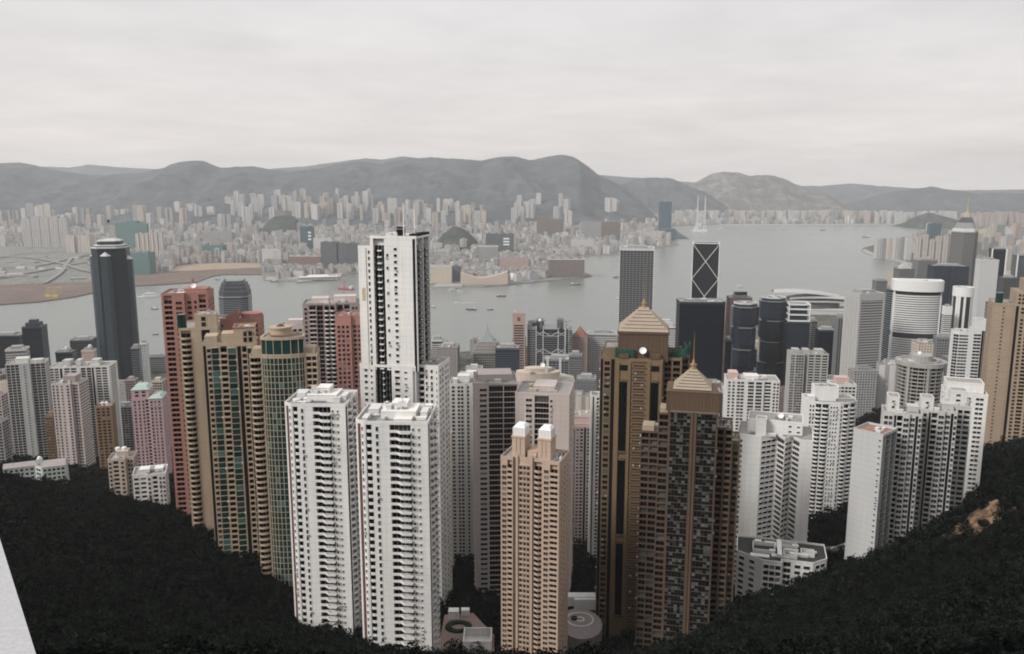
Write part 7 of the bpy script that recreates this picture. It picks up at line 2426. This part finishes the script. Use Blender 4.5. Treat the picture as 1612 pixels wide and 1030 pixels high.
def build_boats():
    hullw = plain('white hull paint', (.66, .66, .65), .5, vary=.08)
    hulld = plain('dark hull paint', (.05, .05, .055), .6, vary=.2)
    hullr = plain('red hull paint', (.35, .09, .07), .6, vary=.2)
    cab = plain('cabin paint', (.58, .57, .55), .6, vary=.1)
    foam = plain('wake foam', (.55, .57, .57), .9, vary=.3, scale=.1)

    def boat(label, px, py, wpx, kind, hdg, mat, wake=0):
        g = PZ(px, py, 0)
        L = max(7, wpx * g.y / FOC)
        B_, D = L * (.22 if kind != 'barge' else .34), L * .075 + .8
        r = empty(kind_name[kind], (g.x, g.y, 0), R(hdg))
        tag(r, label, cat_name[kind])
        b = MB()
        sec = [(-.5, .8), (-.42, .98), (0, 1), (.3, .85), (.43, .45), (.5, .06)] if kind != 'barge' else [(-.5, 1), (-.48, 1), (0, 1), (.48, 1), (.5, .96)]
        pr = None
        for fx, fw in sec:
            x, y = fx * L, fw * B_ / 2
            zt = D * (1 + .35 * max(0, fx))
            cur = [(x, -y, zt), (x, -y * .8, -1), (x, y * .8, -1), (x, y, zt)]
            if pr:
                for i in range(3):
                    b.quad([pr[i], pr[i + 1], cur[i + 1], cur[i]])
                b.quad([pr[3], pr[0], cur[0], cur[3]])
            else:
                b.quad(cur[::-1])
            pr = cur
        b.quad(pr)
        b.build('hull', mat, r)
        if kind == 'ferry':
            MB().box(-L * .42, L * .34, -B_ * .42, B_ * .42, D, D + L * .08).box(-L * .34, L * .22, -B_ * .36, B_ * .36, D + L * .08 + .3, D + L * .14).build('cabin', cab, r)
            me = MB().box(-L * .4, L * .32, -B_ * .43, B_ * .43, 0, L * .025).mesh('window_row', [GLASS_DK])
            link('window_row', me, r, (0, 0, D + L * .035))
            MB().cyl(-L * .12, 0, D + L * .14, D + L * .22, L * .035, n=8).build('funnel', mat, r)
        elif kind == 'cargo':
            MB().box(-L * .42, -L * .26, -B_ * .4, B_ * .4, D, D + L * .13).box(-L * .4, -L * .3, -B_ * .42, B_ * .42, D + L * .13, D + L * .17).build('wheelhouse', cab, r)
            MB().box(-L * .2, L * .3, -B_ * .36, B_ * .36, D - .2, D + L * .04).build('hatch', PLANT_G, r)
            for fx in (-.18, .12, .34):
                MB().bar((fx * L, 0, D), (fx * L, 0, D + L * .22), L * .012, L * .006).bar((fx * L, 0, D + L * .2), (fx * L + L * .12, 0, D + L * .1), L * .006).build('mast', METAL, r)
            MB().cyl(-L * .36, 0, D + L * .17, D + L * .24, L * .022, n=8).build('funnel', hulld, r)
        elif kind == 'launch':
            MB().box(-L * .3, L * .2, -B_ * .34, B_ * .34, D, D + L * .12).box(-L * .12, L * .12, -B_ * .3, B_ * .3, D + L * .12, D + L * .18).build('cabin', cab, r)
        elif kind == 'barge':
            MB().box(-L * .44, -L * .28, -B_ * .4, B_ * .4, D, D + L * .14).build('deckhouse', cab, r)
            MB().bar((L * .1, -B_ * .3, D), (L * .1, -B_ * .1, D + L * .45), L * .014).bar((L * .1, B_ * .3, D), (L * .1, B_ * .1, D + L * .45), L * .014).bar((L * .1, 0, D + L * .1), (L * .46, 0, D + L * .6), L * .012).bar((L * .1, 0, D + L * .45), (L * .46, 0, D + L * .6), L * .006).bar((L * .46, 0, D + L * .6), (L * .46, 0, D + L * .2), L * .004).build('derrick', mat if mat is hullr else METAL, r)
        if wake:
            c, s = math.cos(R(hdg)), math.sin(R(hdg))
            k = wake * g.y / FOC
            o = MB().quad([(-L * .4, -B_ * .5, .12), (-L * .4, B_ * .5, .12), (-L * .4 - k * .6, B_ * .9, .12), (-L * .4 - k, 0, .12), (-L * .4 - k * .6, -B_ * .9, .12)][::-1]).build('wake', foam)
            o.location = (g.x, g.y, 0); o.rotation_euler.z = R(hdg)
            tag(o, 'white foam wake trailing behind a boat', None, None, 'stuff')
        return r
    kind_name = {'ferry': 'ferry', 'cargo': 'cargo_ship', 'launch': 'launch', 'barge': 'crane_barge'}
    cat_name = {'ferry': 'ferry', 'cargo': 'ship', 'launch': 'boat', 'barge': 'barge'}
    fleet = [
        ('white fast ferry on the open water left of the salmon tower', 238, 467, 26, 'ferry', 5, hullw, 12),
        ('small grey launch on the water just left of the salmon tower top', 243, 487, 12, 'launch', 170, hulld, 0),
        ('small dark launch lowest on the water beside the salmon tower', 245, 527, 10, 'launch', 5, hulld, 0),
        ('cargo ship with pale masts in the middle of the harbour', 742, 488, 17, 'cargo', 174, hulld, 0),
        ('low dark barge just right of the masted cargo ship', 772, 488, 10, 'launch', 8, hulld, 0),
        ('long dark lighter on the water below the swooping beige hall', 789, 467, 16, 'cargo', 3, hulld, 0),
        ('white ferry at the pier below the cream blank hotel', 712, 457, 12, 'ferry', 20, hullw, 0),
        ('white ferry just off the pier, left of two close together', 724, 459, 10, 'ferry', 12, hullw, 0),
        ('white ferry just off the pier, right of two close together', 729, 461, 8, 'ferry', -150, hullw, 0),
        ('red-hulled boat close to the right side of the tallest white tower', 681, 484, 10, 'launch', 165, hullr, 0),
        ('small speeding launch with a long white wake', 718, 477, 7, 'launch', 185, hullw, 36),
        ('dark lighter on the water right of the tip of the far shore', 906, 449, 16, 'cargo', 4, hulld, 0),
        ('dark lighter passing behind the grey gridded skyscraper', 972, 437, 14, 'cargo', 10, hulld, 0),
        ('white ferry touching the left edge of the grey gridded skyscraper', 975, 470, 10, 'ferry', 6, hullw, 0),
        ('ship with a stubby white bridge on the far bay', 1295, 363, 10, 'cargo', 8, hulld, 0),
        ('small dark boat far out on the bay, left of the ship with stubby bridge', 1233, 361, 5, 'launch', 0, hulld, 0),
        ('crane barge off the end of the stone breakwater', 1363, 374, 11, 'barge', 175, hulld, 0),
        ('dark tug moored at the shore above the rounded dark tower', 342, 441, 8, 'cargo', 160, hulld, 0),
        ('dark tug lying off the left end of the jetty', 432, 444, 12, 'launch', 10, hulld, 0),
        ('red crane barge beside the left edge of the tallest white tower', 545, 456, 26, 'barge', 160, hullr, 0),
        ('white launch far out on the bay near the tall crane frame', 1136, 361, 12, 'ferry', 8, hullw, 0),
        ('pale launch on the grey water right of the braced skyscraper', 1165, 452, 12, 'ferry', 4, hullw, 0),
        ('small white boat below the far bay, right of the crane frame', 1160, 376, 5, 'launch', 14, hullw, 0),
        ('long low ferry crossing in front of the far brown shore', 300, 470, 10, 'ferry', 170, hullw, 8),
    ]
    for f in fleet:
        boat(*f)
    # tall floating sheerlegs
    g = PZ(1102, 365, 0)
    u = g.y / FOC
    r = empty('floating_crane', (g.x, g.y, 0))
    tag(r, 'tall white twin-legged floating crane out on the far bay', 'crane')
    MB().box(-11 * u, 11 * u, -10, 30, -1, 3 * u).build('pontoon', hullw, r)
    MB().box(-9 * u, -3 * u, 0, 20, 3 * u, 8 * u).box(-7 * u, 2 * u, 2, 18, 8 * u, 14 * u).build('deckhouse', cab, r)
    for x in (-5, 6.5):
        b = MB().bar(((x - 1.5) * u, 0, 3 * u), (x * u, 0, 56 * u), 1.0 * u * .5, .35 * u * .7).bar(((x + 1.5) * u, 0, 3 * u), (x * u, 0, 56 * u), .5 * u, .35 * u * .7)
        for k in range(6):
            b.bar(((x - 1.2) * u, 0, (6 + 8 * k) * u), ((x + 1.2) * u, 0, (10 + 8 * k) * u), .22 * u)
        b.build('leg', hullw, r)
    MB().bar((-5 * u, 0, 26 * u), (6.5 * u, 0, 26 * u), .4 * u).build('cross_beam', hullw, r)


def build_near_shore_city():
    """the crowded shore at the right and the low roofs between the towers"""
    rnd = random.Random(21)
    NM = [FARC[k] for k in ('white', 'cream', 'grey', 'pink', 'white striped', 'cream striped', 'pink striped', 'grey')]
    # shoreline tower rows near the breakwater, and the blue tower among them
    far_block('blue glass tower with a reddish top above the breakwater estates', 1460, 1478, 352, 404, 'blue')
    for i in range(6):
        far_block(['white striped housing slab nearest the breakwater tip', 'second white housing slab from the breakwater tip', 'third housing slab from the breakwater tip', 'fourth housing slab from the breakwater tip', 'fifth housing slab from the breakwater tip', 'sixth housing slab from the breakwater tip'][i], 1378 + i * 9.5, 1386.5 + i * 9.5, 377 - i * .5, 406 + i * .8, ['white striped', 'grey', 'cream', 'white striped', 'grey', 'white'][i], depth=26)
    for i in range(5):
        far_block(['tall cream tower behind the waterfront blocks, leftmost of five', 'tall cream tower behind the waterfront blocks, second of five', 'tall cream tower behind the waterfront blocks, middle of five', 'tall cream tower behind the waterfront blocks, fourth of five', 'tall cream tower behind the waterfront blocks, fifth of five'][i], 1440 + i * 10.6, 1449.6 + i * 10.6, [374, 370, 378, 373, 372][i], 416, 'cream striped', 'cross', depth=26)
    placed = []
    n = 0
    tries = 0
    while n < 150 and tries < 6000:
        tries += 1
        px = rnd.uniform(1395, 1650)
        y = rnd.uniform(2150, 6800)
        x = P(px, 400, y).x
        if not inside((x, y), IPOLY) or not inside((x - 40, y + 20), IPOLY):
            continue
        w, d = rnd.uniform(20, 38), rnd.uniform(16, 28)
        h = rnd.uniform(55, 110) if px > 1530 else rnd.uniform(40, 85)
        if y < 2600:
            h = rnd.uniform(60, 120) if px > 1530 else rnd.uniform(25, 50)
        if any(math.hypot(x - a, y - b_) < 32 for a, b_ in placed):
            continue
        placed.append((x, y))
        o = block_mb(w, d, h, rnd.choice(['slab', 'notch', 'cross']), rnd).build('high_rise', rnd.choice(NM))
        o.location = (x, y, 3); o.rotation_euler.z = rnd.uniform(-.4, .2)
        if px > 1530:
            lab = 'pale high-rise in the crowded district right of the spired skyscraper' if y > 3600 else 'high-rise close behind the pale blank slab and tan tower at the right'
        else:
            lab = 'hazy high-rise in the district left of the spired skyscraper, inland of the breakwater'
        tag(o, lab, 'building', lab + ' group')
        n += 1
    # low roofs filling the flat ground between the office towers
    occ = [(o.location.x, o.location.y) for o in COL.objects if o.parent is None and o.type == 'EMPTY']
    n = tries = 0
    pl = []
    while n < 210 and tries < 12000:
        tries += 1
        px = rnd.uniform(-20, 1630)
        y = rnd.uniform(950, 2300 if px > 1150 else 1850)
        x = P(px, 500, y).x
        if not inside((x, y), IPOLY) or not inside((x, y + 60), IPOLY):
            continue
        if any(math.hypot(x - a, y - b_) < 40 for a, b_ in occ) or any(math.hypot(x - a, y - b_) < 34 for a, b_ in pl):
            continue
        z = max(3.0, float(ground(x, y)) - 3)
        h = rnd.uniform(20, 55) + (38 if y < 1250 else 12 if y < 1500 else 0)
        w, d = rnd.uniform(18, 36), rnd.uniform(16, 28)
        pl.append((x, y))
        mt = rnd.choice(NM + [FARC['brown'], FARC['dark']])
        o = block_mb(w, d, h, rnd.choice(['slab', 'notch']), rnd).build('low_block', mt)
        for q in range(2):
            xx, yy = rnd.uniform(-.3, .3) * w, rnd.uniform(-.3, .3) * d
            MB().box(xx - 2, xx + 2, yy - 2, yy + 2, h, h + 2.5).build('lift_house', rnd.choice([PLANT_W, PLANT_G]), o)
        o.location = (x, y, z); o.rotation_euler.z = rnd.uniform(-.3, .3)
        lab = 'low city block in the gaps between the shore offices at the left' if px < 560 else ('low city block in the gaps between the shore offices in the middle' if px < 1060 else 'low city block in the gaps between the office towers at the right')
        tag(o, lab, 'building', lab + ' group')
        n += 1


build_shore()
build_far_landmarks()
build_far_city()
build_near_shore_city()
build_boats()
# ------------------------------------------------------------------ woods and small things on the slope
def leaf_mat(name, a, b_, c):
    m, n, l, b = new_mat(name)
    ge = N(n, 'ShaderNodeNewGeometry')
    oi = N(n, 'ShaderNodeObjectInfo')
    tc = N(n, 'ShaderNodeTexCoord')
    t = N(n, 'ShaderNodeTexNoise', i_Scale=0.35, i_Detail=3.0)
    l.new(ge.outputs['Position'], t.inputs['Vector'])
    r = mathn(n, l, 'ADD', mathn(n, l, 'MULTIPLY', t.outputs[0], .9), mathn(n, l, 'MULTIPLY', ge.outputs['Random Per Island'], .35))
    r = mathn(n, l, 'ADD', r, mathn(n, l, 'MULTIPLY', oi.outputs['Random'], .2))
    ramp = N(n, 'ShaderNodeValToRGB')
    cr = ramp.color_ramp
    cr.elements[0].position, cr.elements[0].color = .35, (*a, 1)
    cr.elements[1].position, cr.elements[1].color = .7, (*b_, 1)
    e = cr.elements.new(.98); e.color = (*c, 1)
    l.new(r, ramp.inputs[0]); l.new(ramp.outputs[0], b.inputs['Base Color'])
    b.inputs['Roughness'].default_value = .8
    b.inputs['Specular IOR Level'].default_value = 0.0
    return m


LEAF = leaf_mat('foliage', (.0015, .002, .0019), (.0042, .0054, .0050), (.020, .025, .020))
BARK = plain('bark', (.05, .04, .032), .95)


def crown_arrays(rs, r, h, n, leaf, lobes=7):
    """leaf sprays scattered through several off-centre lobes: (n*4, 3) corners"""
    cs, rr = [], []
    for i in range(lobes):
        a = rs.uniform(0, 2 * math.pi)
        d = r * rs.uniform(.15, .62)
        cs.append((d * math.cos(a), d * math.sin(a), h * rs.uniform(.42, .86)))
        rr.append(r * rs.uniform(.34, .58))
    cs.append((0, 0, h * .72)); rr.append(r * .6)
    cs, rr = np.array(cs), np.array(rr)
    k = rs.integers(0, len(cs), n)
    v = rs.normal(size=(n, 3)); v /= np.linalg.norm(v, axis=1)[:, None]
    rad = rr[k] * rs.uniform(.55, 1.08, n) ** .6
    c = cs[k] + v * rad[:, None] * np.array([1, 1, .8])
    up = v * .7 + rs.normal(size=(n, 3)) * .5 + np.array([0, 0, .35])
    up /= np.linalg.norm(up, axis=1)[:, None]
    t = np.cross(up, rs.normal(size=(n, 3))); t /= np.linalg.norm(t, axis=1)[:, None]
    s = np.cross(up, t)
    L = leaf * rs.uniform(.6, 1.3, n)[:, None]
    q = np.stack([c - t * L, c - s * L * .55, c + t * L, c + s * L * .55], 1)
    return q.reshape(-1, 3)


def quads_mesh(name, co, mat):
    n = len(co) // 4
    me = bpy.data.meshes.new(name)
    me.vertices.add(n * 4); me.loops.add(n * 4); me.polygons.add(n)
    me.vertices.foreach_set('co', co.astype(np.float32).ravel())
    me.loops.foreach_set('vertex_index', np.arange(n * 4, dtype=np.int32))
    me.polygons.foreach_set('loop_start', np.arange(0, n * 4, 4, dtype=np.int32))
    me.update(calc_edges=True)
    me.materials.append(mat)
    return me


def footprints():
    out = []
    for o in COL.objects:
        if o.parent is None and o.type == 'EMPTY' and o.location.y < 1250 and o.location.y > 200:
            r = 0
            for ch in o.children:
                if ch.name.split('.')[0] in ('wall', 'glazing'):
                    r = max(r, max(abs(b[0]) for b in ch.bound_box), max(abs(b[1]) for b in ch.bound_box))
            if r:
                out.append((o.location.x, o.location.y, r))
    return out


KEEP_CLEAR = []   # (x, y, r) of roads, courts and pools


def hit(px, py):
    """the point of the hillside seen at a pixel"""
    d = ray(px, py)
    lo = 20.0
    for Y in np.arange(60, 1300, 6.0):
        p = P(px, py, Y)
        if p.z < float(ground(p.x, p.y)):
            for _ in range(8):
                mid = (lo + Y) / 2
                q = P(px, py, mid)
                if q.z < float(ground(q.x, q.y)):
                    Y = mid
                else:
                    lo = mid
            return P(px, py, Y)
        lo = Y
    return P(px, py, 600)


def build_woods():
    rs = np.random.default_rng(4)
    variants = []
    for i in range(7):
        r, h = rs.uniform(3.2, 4.8), rs.uniform(7, 10)
        cr = quads_mesh('crown', crown_arrays(rs, r, h, 2000, .26, 9), LEAF)
        b = MB()
        k = rs.uniform(-.5, .5, 2)
        b.bar((0, 0, -1.5), (k[0], k[1], h * .4), .32, .22)
        for q in range(5):
            a = 2 * math.pi * q / 5 + rs.uniform(-.4, .4)
            b.bar((k[0], k[1], h * rs.uniform(.28, .4)), (k[0] + r * .5 * math.cos(a), k[1] + r * .5 * math.sin(a), h * rs.uniform(.55, .8)), .14, .05)
        variants.append((cr, b.mesh('trunk', [BARK])))
    fp = footprints()
    pts = []
    step = 6.0
    gx, gy = np.meshgrid(np.arange(-700, 800, step), np.arange(70, 1120, step))
    gx = gx + rs.uniform(-2.6, 2.6, gx.shape); gy = gy + rs.uniform(-2.6, 2.6, gy.shape)
    gz = ground(gx, gy)
    for x, y, z in zip(gx.ravel(), gy.ravel(), gz.ravel()):
        if z < 26:
            continue
        px, py, dep = proj(x, y, z + 5)
        if px < -330 or px > 1960 or py > 1160:
            continue
        if y > 520 and rs.uniform() > .55:
            continue
        if any((x - a) ** 2 + (y - c) ** 2 < (r * .98 + 1.5) ** 2 for a, c, r in fp) or any((x - a) ** 2 + (y - c) ** 2 < r * r for a, c, r in KEEP_CLEAR):
            continue
        pts.append((dep, px, x, y, z))
    pts.sort(key=lambda q: (q[1] < -10 or q[1] > 1620, q[0]))
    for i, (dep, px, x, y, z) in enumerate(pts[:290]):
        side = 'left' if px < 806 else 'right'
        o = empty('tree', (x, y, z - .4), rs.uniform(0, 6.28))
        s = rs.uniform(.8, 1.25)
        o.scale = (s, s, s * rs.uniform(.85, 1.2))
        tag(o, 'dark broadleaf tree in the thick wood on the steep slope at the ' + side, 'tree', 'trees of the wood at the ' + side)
        cr, tr = variants[int(rs.integers(0, 7))]
        link('crown', cr, o); link('trunk', tr, o)
    mass = []
    for dep, px, x, y, z in pts[290:]:
        n = 480 if dep < 330 else 200 if dep < 560 else 60
        r, h = rs.uniform(2.8, 4.9), rs.uniform(6, 10.5)
        q = crown_arrays(rs, r, h, n, .42 if dep < 330 else .66 if dep < 560 else 1.2, 6)
        mass.append(q + np.array([x, y, z - 1.2]))
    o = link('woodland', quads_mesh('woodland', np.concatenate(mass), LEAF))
    tag(o, 'dense dark woodland covering the slopes round the towers', None, None, 'stuff')


def build_details():
    stone = plain('weathered pale stone', (.44, .44, .45), .9, vary=.3, scale=45.0)
    # parapet of the lookout, close to the camera
    a, b_ = PZ(-4, 836, 398.2), PZ(58, 1034, 398.2)
    d = (b_ - a).normalized()
    n = Vector((d.y, -d.x, 0))
    if n.x > 0:
        n = -n
    r = empty('parapet_wall', (a.x, a.y, 389))
    tag(r, 'pale weathered stone parapet of the lookout in the near corner', 'parapet')
    A, Bq = a - d * 2.6, b_ + d * 2.2
    def quad(off0, off1, z0, z1):
        q = [A + n * off0, Bq + n * off0, Bq + n * off1, A + n * off1]
        pl = [(p.x - a.x, p.y - a.y) for p in q]
        ar = sum(pl[i][0] * pl[(i + 1) % 4][1] - pl[(i + 1) % 4][0] * pl[i][1] for i in range(4))
        return MB().prism(pl if ar > 0 else pl[::-1], z0, z1, 0, bottom=True)
    quad(.0, .55, 9.02, 9.2).build('coping', stone, r)
    quad(.06, .49, -1.0, 9.02).build('wall', stone, r)

    # pools
    rim = plain('pool rim', (.5, .48, .45), .8)
    def pool(px, py, w, d, yaw, label, lift=1.2):
        g = hit(px, py)
        o = empty('swimming_pool', (g.x, g.y, g.z), R(yaw))
        tag(o, label, 'swimming pool')
        MB().ring(rect(w + 2.4, d + 2.4), rect(w, d), -6, lift, 0).build('rim', rim, o)
        wm = plain('pool water', (.03, .30, .36), .08, vary=.12, scale=.4, spec=.5)
        MB().prism(rect(w, d), -2, lift - .25).build('pool_water', wm, o)
        MB().prism(rect(w + 16, d + 10), -6, lift - .5).build('deck', plain('pool deck', (.34, .31, .28), .9), o)
        KEEP_CLEAR.append((g.x, g.y, max(w, d) * .75 + 5))
        KEEP_CLEAR.append((g.x * .965, g.y * .965, max(w, d) * .6 + 4))
    pool(1562, 689, 16, 9, -15, 'bright cyan swimming pool at the foot of the tan tower', 3)
    pool(1339, 772, 13, 7, 12, 'small pale turquoise swimming pool below the rounded balcony tower')
    pool(147, 745, 10, 5, 10, 'tiny turquoise swimming pool beyond the wood at the left')

    # terrace with round planter and walled court by the front white tower
    pave = plain('pinkish paving', (.26, .195, .17), .9, vary=.2, scale=.6)
    lawn = plain('planting', (.012, .022, .012), .95, vary=.5, scale=1.5)
    z = 193.0
    c = PZ(728, 1000, z)
    o = empty('terrace', (c.x, c.y, z))
    tag(o, 'pink paved garden terrace with a curved planter and a white walled court', 'terrace')
    L = lambda px, py: tuple((PZ(px, py, z) - c).xy)
    dk = [L(686, 1040), L(700, 968), L(745, 965), L(778, 1000), L(778, 1045)]
    ar = sum(dk[i][0] * dk[(i + 1) % 5][1] - dk[(i + 1) % 5][0] * dk[i][1] for i in range(5))
    dk = dk if ar > 0 else dk[::-1]
    MB().prism(dk, -26, 0).build('deck', pave, o)
    k = L(722, 988)
    MB().ring([(k[0] + x, k[1] + y) for x, y in ellipse(6.4, 5.2, 22)], [(k[0] + x, k[1] + y) for x, y in ellipse(3.6, 2.9, 22)], .02, .9).build('planter', lawn, o)
    q = L(752, 1012)
    MB().ring([(q[0] + x, q[1] + y) for x, y in rect(13, 12)], [(q[0] + x, q[1] + y) for x, y in rect(11.8, 10.8)], .02, 4.2).prism([(q[0] + x, q[1] + y) for x, y in rect(11.8, 10.8)], .02, .25).build('walled_court', WHITE, o)
    q = L(716, 972)
    MB().box(q[0] - 3, q[0] + 2, q[1] - 2, q[1] + 2, .02, 4).box(q[0] + 3, q[0] + 7, q[1] + 1, q[1] + 4, .02, 3).build('garden_house', WHITE, o)
    KEEP_CLEAR.append((c.x, c.y, 19)); KEEP_CLEAR.append((c.x - 2, c.y - 14, 13))
    # round plaza
    z = 178.0
    c = PZ(913, 975, z)
    o = empty('plaza', (c.x, c.y, z))
    tag(o, 'round plaza with concentric rings of paving beside the peach tan tower', 'plaza')
    MB().prism([(x, y - 4) for x, y in ellipse(11, 15, 28)], -14, 0).build('deck', plain('grey pink paving', (.22, .20, .195), .9), o)
    for i, rr in enumerate((9.6, 7.2, 4.8, 2.4)):
        MB().ring(ellipse(rr, rr, 26), ellipse(rr - .7, rr - .7, 26), .02, .12 + .02 * i).build('paving_ring', [pave, ROOF_W][i % 2], o)
    MB().cyl(-3, 0, .02, 1.2, 1.6, n=12).build('planter', lawn, o)
    MB().box(-2, 12, 13, 15, -2, 4).box(-6, 10, 17, 22, -2, 3.4).build('garden_wall', PLANT_W, o)
    KEEP_CLEAR.append((c.x, c.y, 21)); KEEP_CLEAR.append((c.x - 1, c.y - 16, 13))
    # lawn and pale ramp in the gap right of the tallest tower
    g = hit(728, 865)
    o = empty('garden_court', (g.x, g.y, g.z))
    tag(o, 'pale ramp and small lawn in the gap right of the tallest white tower', 'garden')
    MB().prism(rect(18, 9, 2, 6), -6, 1.0).build('lawn', plain('lawn', (.06, .075, .035), .95, vary=.3), o)
    MB().prism([(-9, -9), (-6, -9), (8, 2), (8, 5), (5, 5)], -6, 1.6).box(-4, 9, -11, -8.4, -6, 2).build('ramp', PALE, o)
    KEEP_CLEAR.append((g.x, g.y, 15)); KEEP_CLEAR.append((g.x, g.y - 14, 10))
    # bare earth cut on the right slope
    earth = ground_mat('bare ochre earth', [(0.3, (.03, .025, .018)), (0.5, (.13, .085, .055)), (0.62, (.26, .18, .12)), (.75, (.06, .05, .035))], .12)
    cen = hit(1537, 822)
    b = MB(); nn = 26
    for j in range(nn + 1):
        for i in range(nn + 1):
            u, v = i / nn - .5, j / nn - .5
            x, y = cen.x + u * 25 + v * 6, cen.y + v * 28 + u * 8
            b.v.append((x, y, float(ground(x, y)) + 1.6 * max(0, 1 - (2 * u) ** 2) * max(0, 1 - (2 * v) ** 2) + 1.8 * mnoise.fractal(Vector((x * .16, y * .16, 1)), 1.0, 2.0, 4) + .3))
    for j in range(nn):
        for i in range(nn):
            q = j * (nn + 1) + i
            b.f.append((q, q + 1, q + nn + 2, q + nn + 1)); b.m.append(0)
    tag(b.build('earth_slope', earth), 'bare ochre earth cut in the dark right slope', None, None, 'structure')
    KEEP_CLEAR.append((cen.x, cen.y, 7.5)); KEEP_CLEAR.append((cen.x + 7, cen.y + 3, 5)); KEEP_CLEAR.append((cen.x * .97, cen.y * .97, 5))
    # service roads with kerbs
    road = plain('asphalt', (.075, .075, .072), .9, vary=.2, scale=.5)
    kerb = plain('pale kerb', (.32, .30, .27), .9)
    for pts, lab in (([(300, 818), (345, 833), (385, 850), (430, 880)], 'narrow hillside road curving below the cream towers'), ([(1290, 870), (1325, 866), (1350, 855)], 'short access road at the foot of the blank panelled slab')):
        wp = [hit(*q) for q in pts]
        strip('hill_road', [p.xy for p in wp], 7.0, lambda x, y: float(ground(x, y)) + 1.5, road, lab, 1.6)
        strip('kerb', [(p.x, p.y + 4.1) for p in wp], 1.0, lambda x, y: float(ground(x, y)) + 2.1, kerb, 'pale kerb wall along the road, ' + ('below the cream towers' if pts[0][0] < 800 else 'at the foot of the blank panelled slab'), 2.5)
        for p in wp:
            KEEP_CLEAR.append((p.x, p.y, 8)); KEEP_CLEAR.append((p.x, p.y - 7, 6))
    # cars
    tyre = plain('tyre rubber', (.02, .02, .02), .8)
    for i, (px, py, col, lab) in enumerate([(1312, 868, (.5, .5, .5), 'silver car'), (1322, 866, (.05, .05, .06), 'black car'), (1333, 862, (.6, .6, .58), 'white car')]):
        g = hit(px, py)
        o = empty('parked_car', (g.x, g.y, float(ground(g.x, g.y)) + 1.52), R(20))
        tag(o, lab + ' on the access road below the blank panelled slab', 'car', 'cars on the access road')
        pm = plain(lab + ' paint', col, .3, vary=.03, spec=.5)
        bd = MB().prism(xy(-2.1, 2.1, -.85, .85), .3, .85, 0, bottom=True, top_poly=xy(-2.05, 2.0, -.82, .82))
        bd.prism(xy(-1.3, 1.0, -.78, .78), .85, 1.42, 0, top_poly=xy(-1.0, .5, -.62, .62))
        bd.build('body', pm, o)
        MB().prism(xy(-1.22, .95, -.8, .8), .9, 1.34, 0, top_poly=xy(-.98, .5, -.66, .66)).build('window_glass', GLASS_DK, o)
        wm = MB()
        for q in range(12):
            pass
        wh = MB().bar((0, -.11, 0), (0, .11, 0), .33, n=12).mesh('wheel', [tyre])
        for x in (-1.3, 1.3):
            for y in (-.8, .8):
                link('wheel', wh, o, (x, y, .33))


build_details()
build_woods()
build_haze()
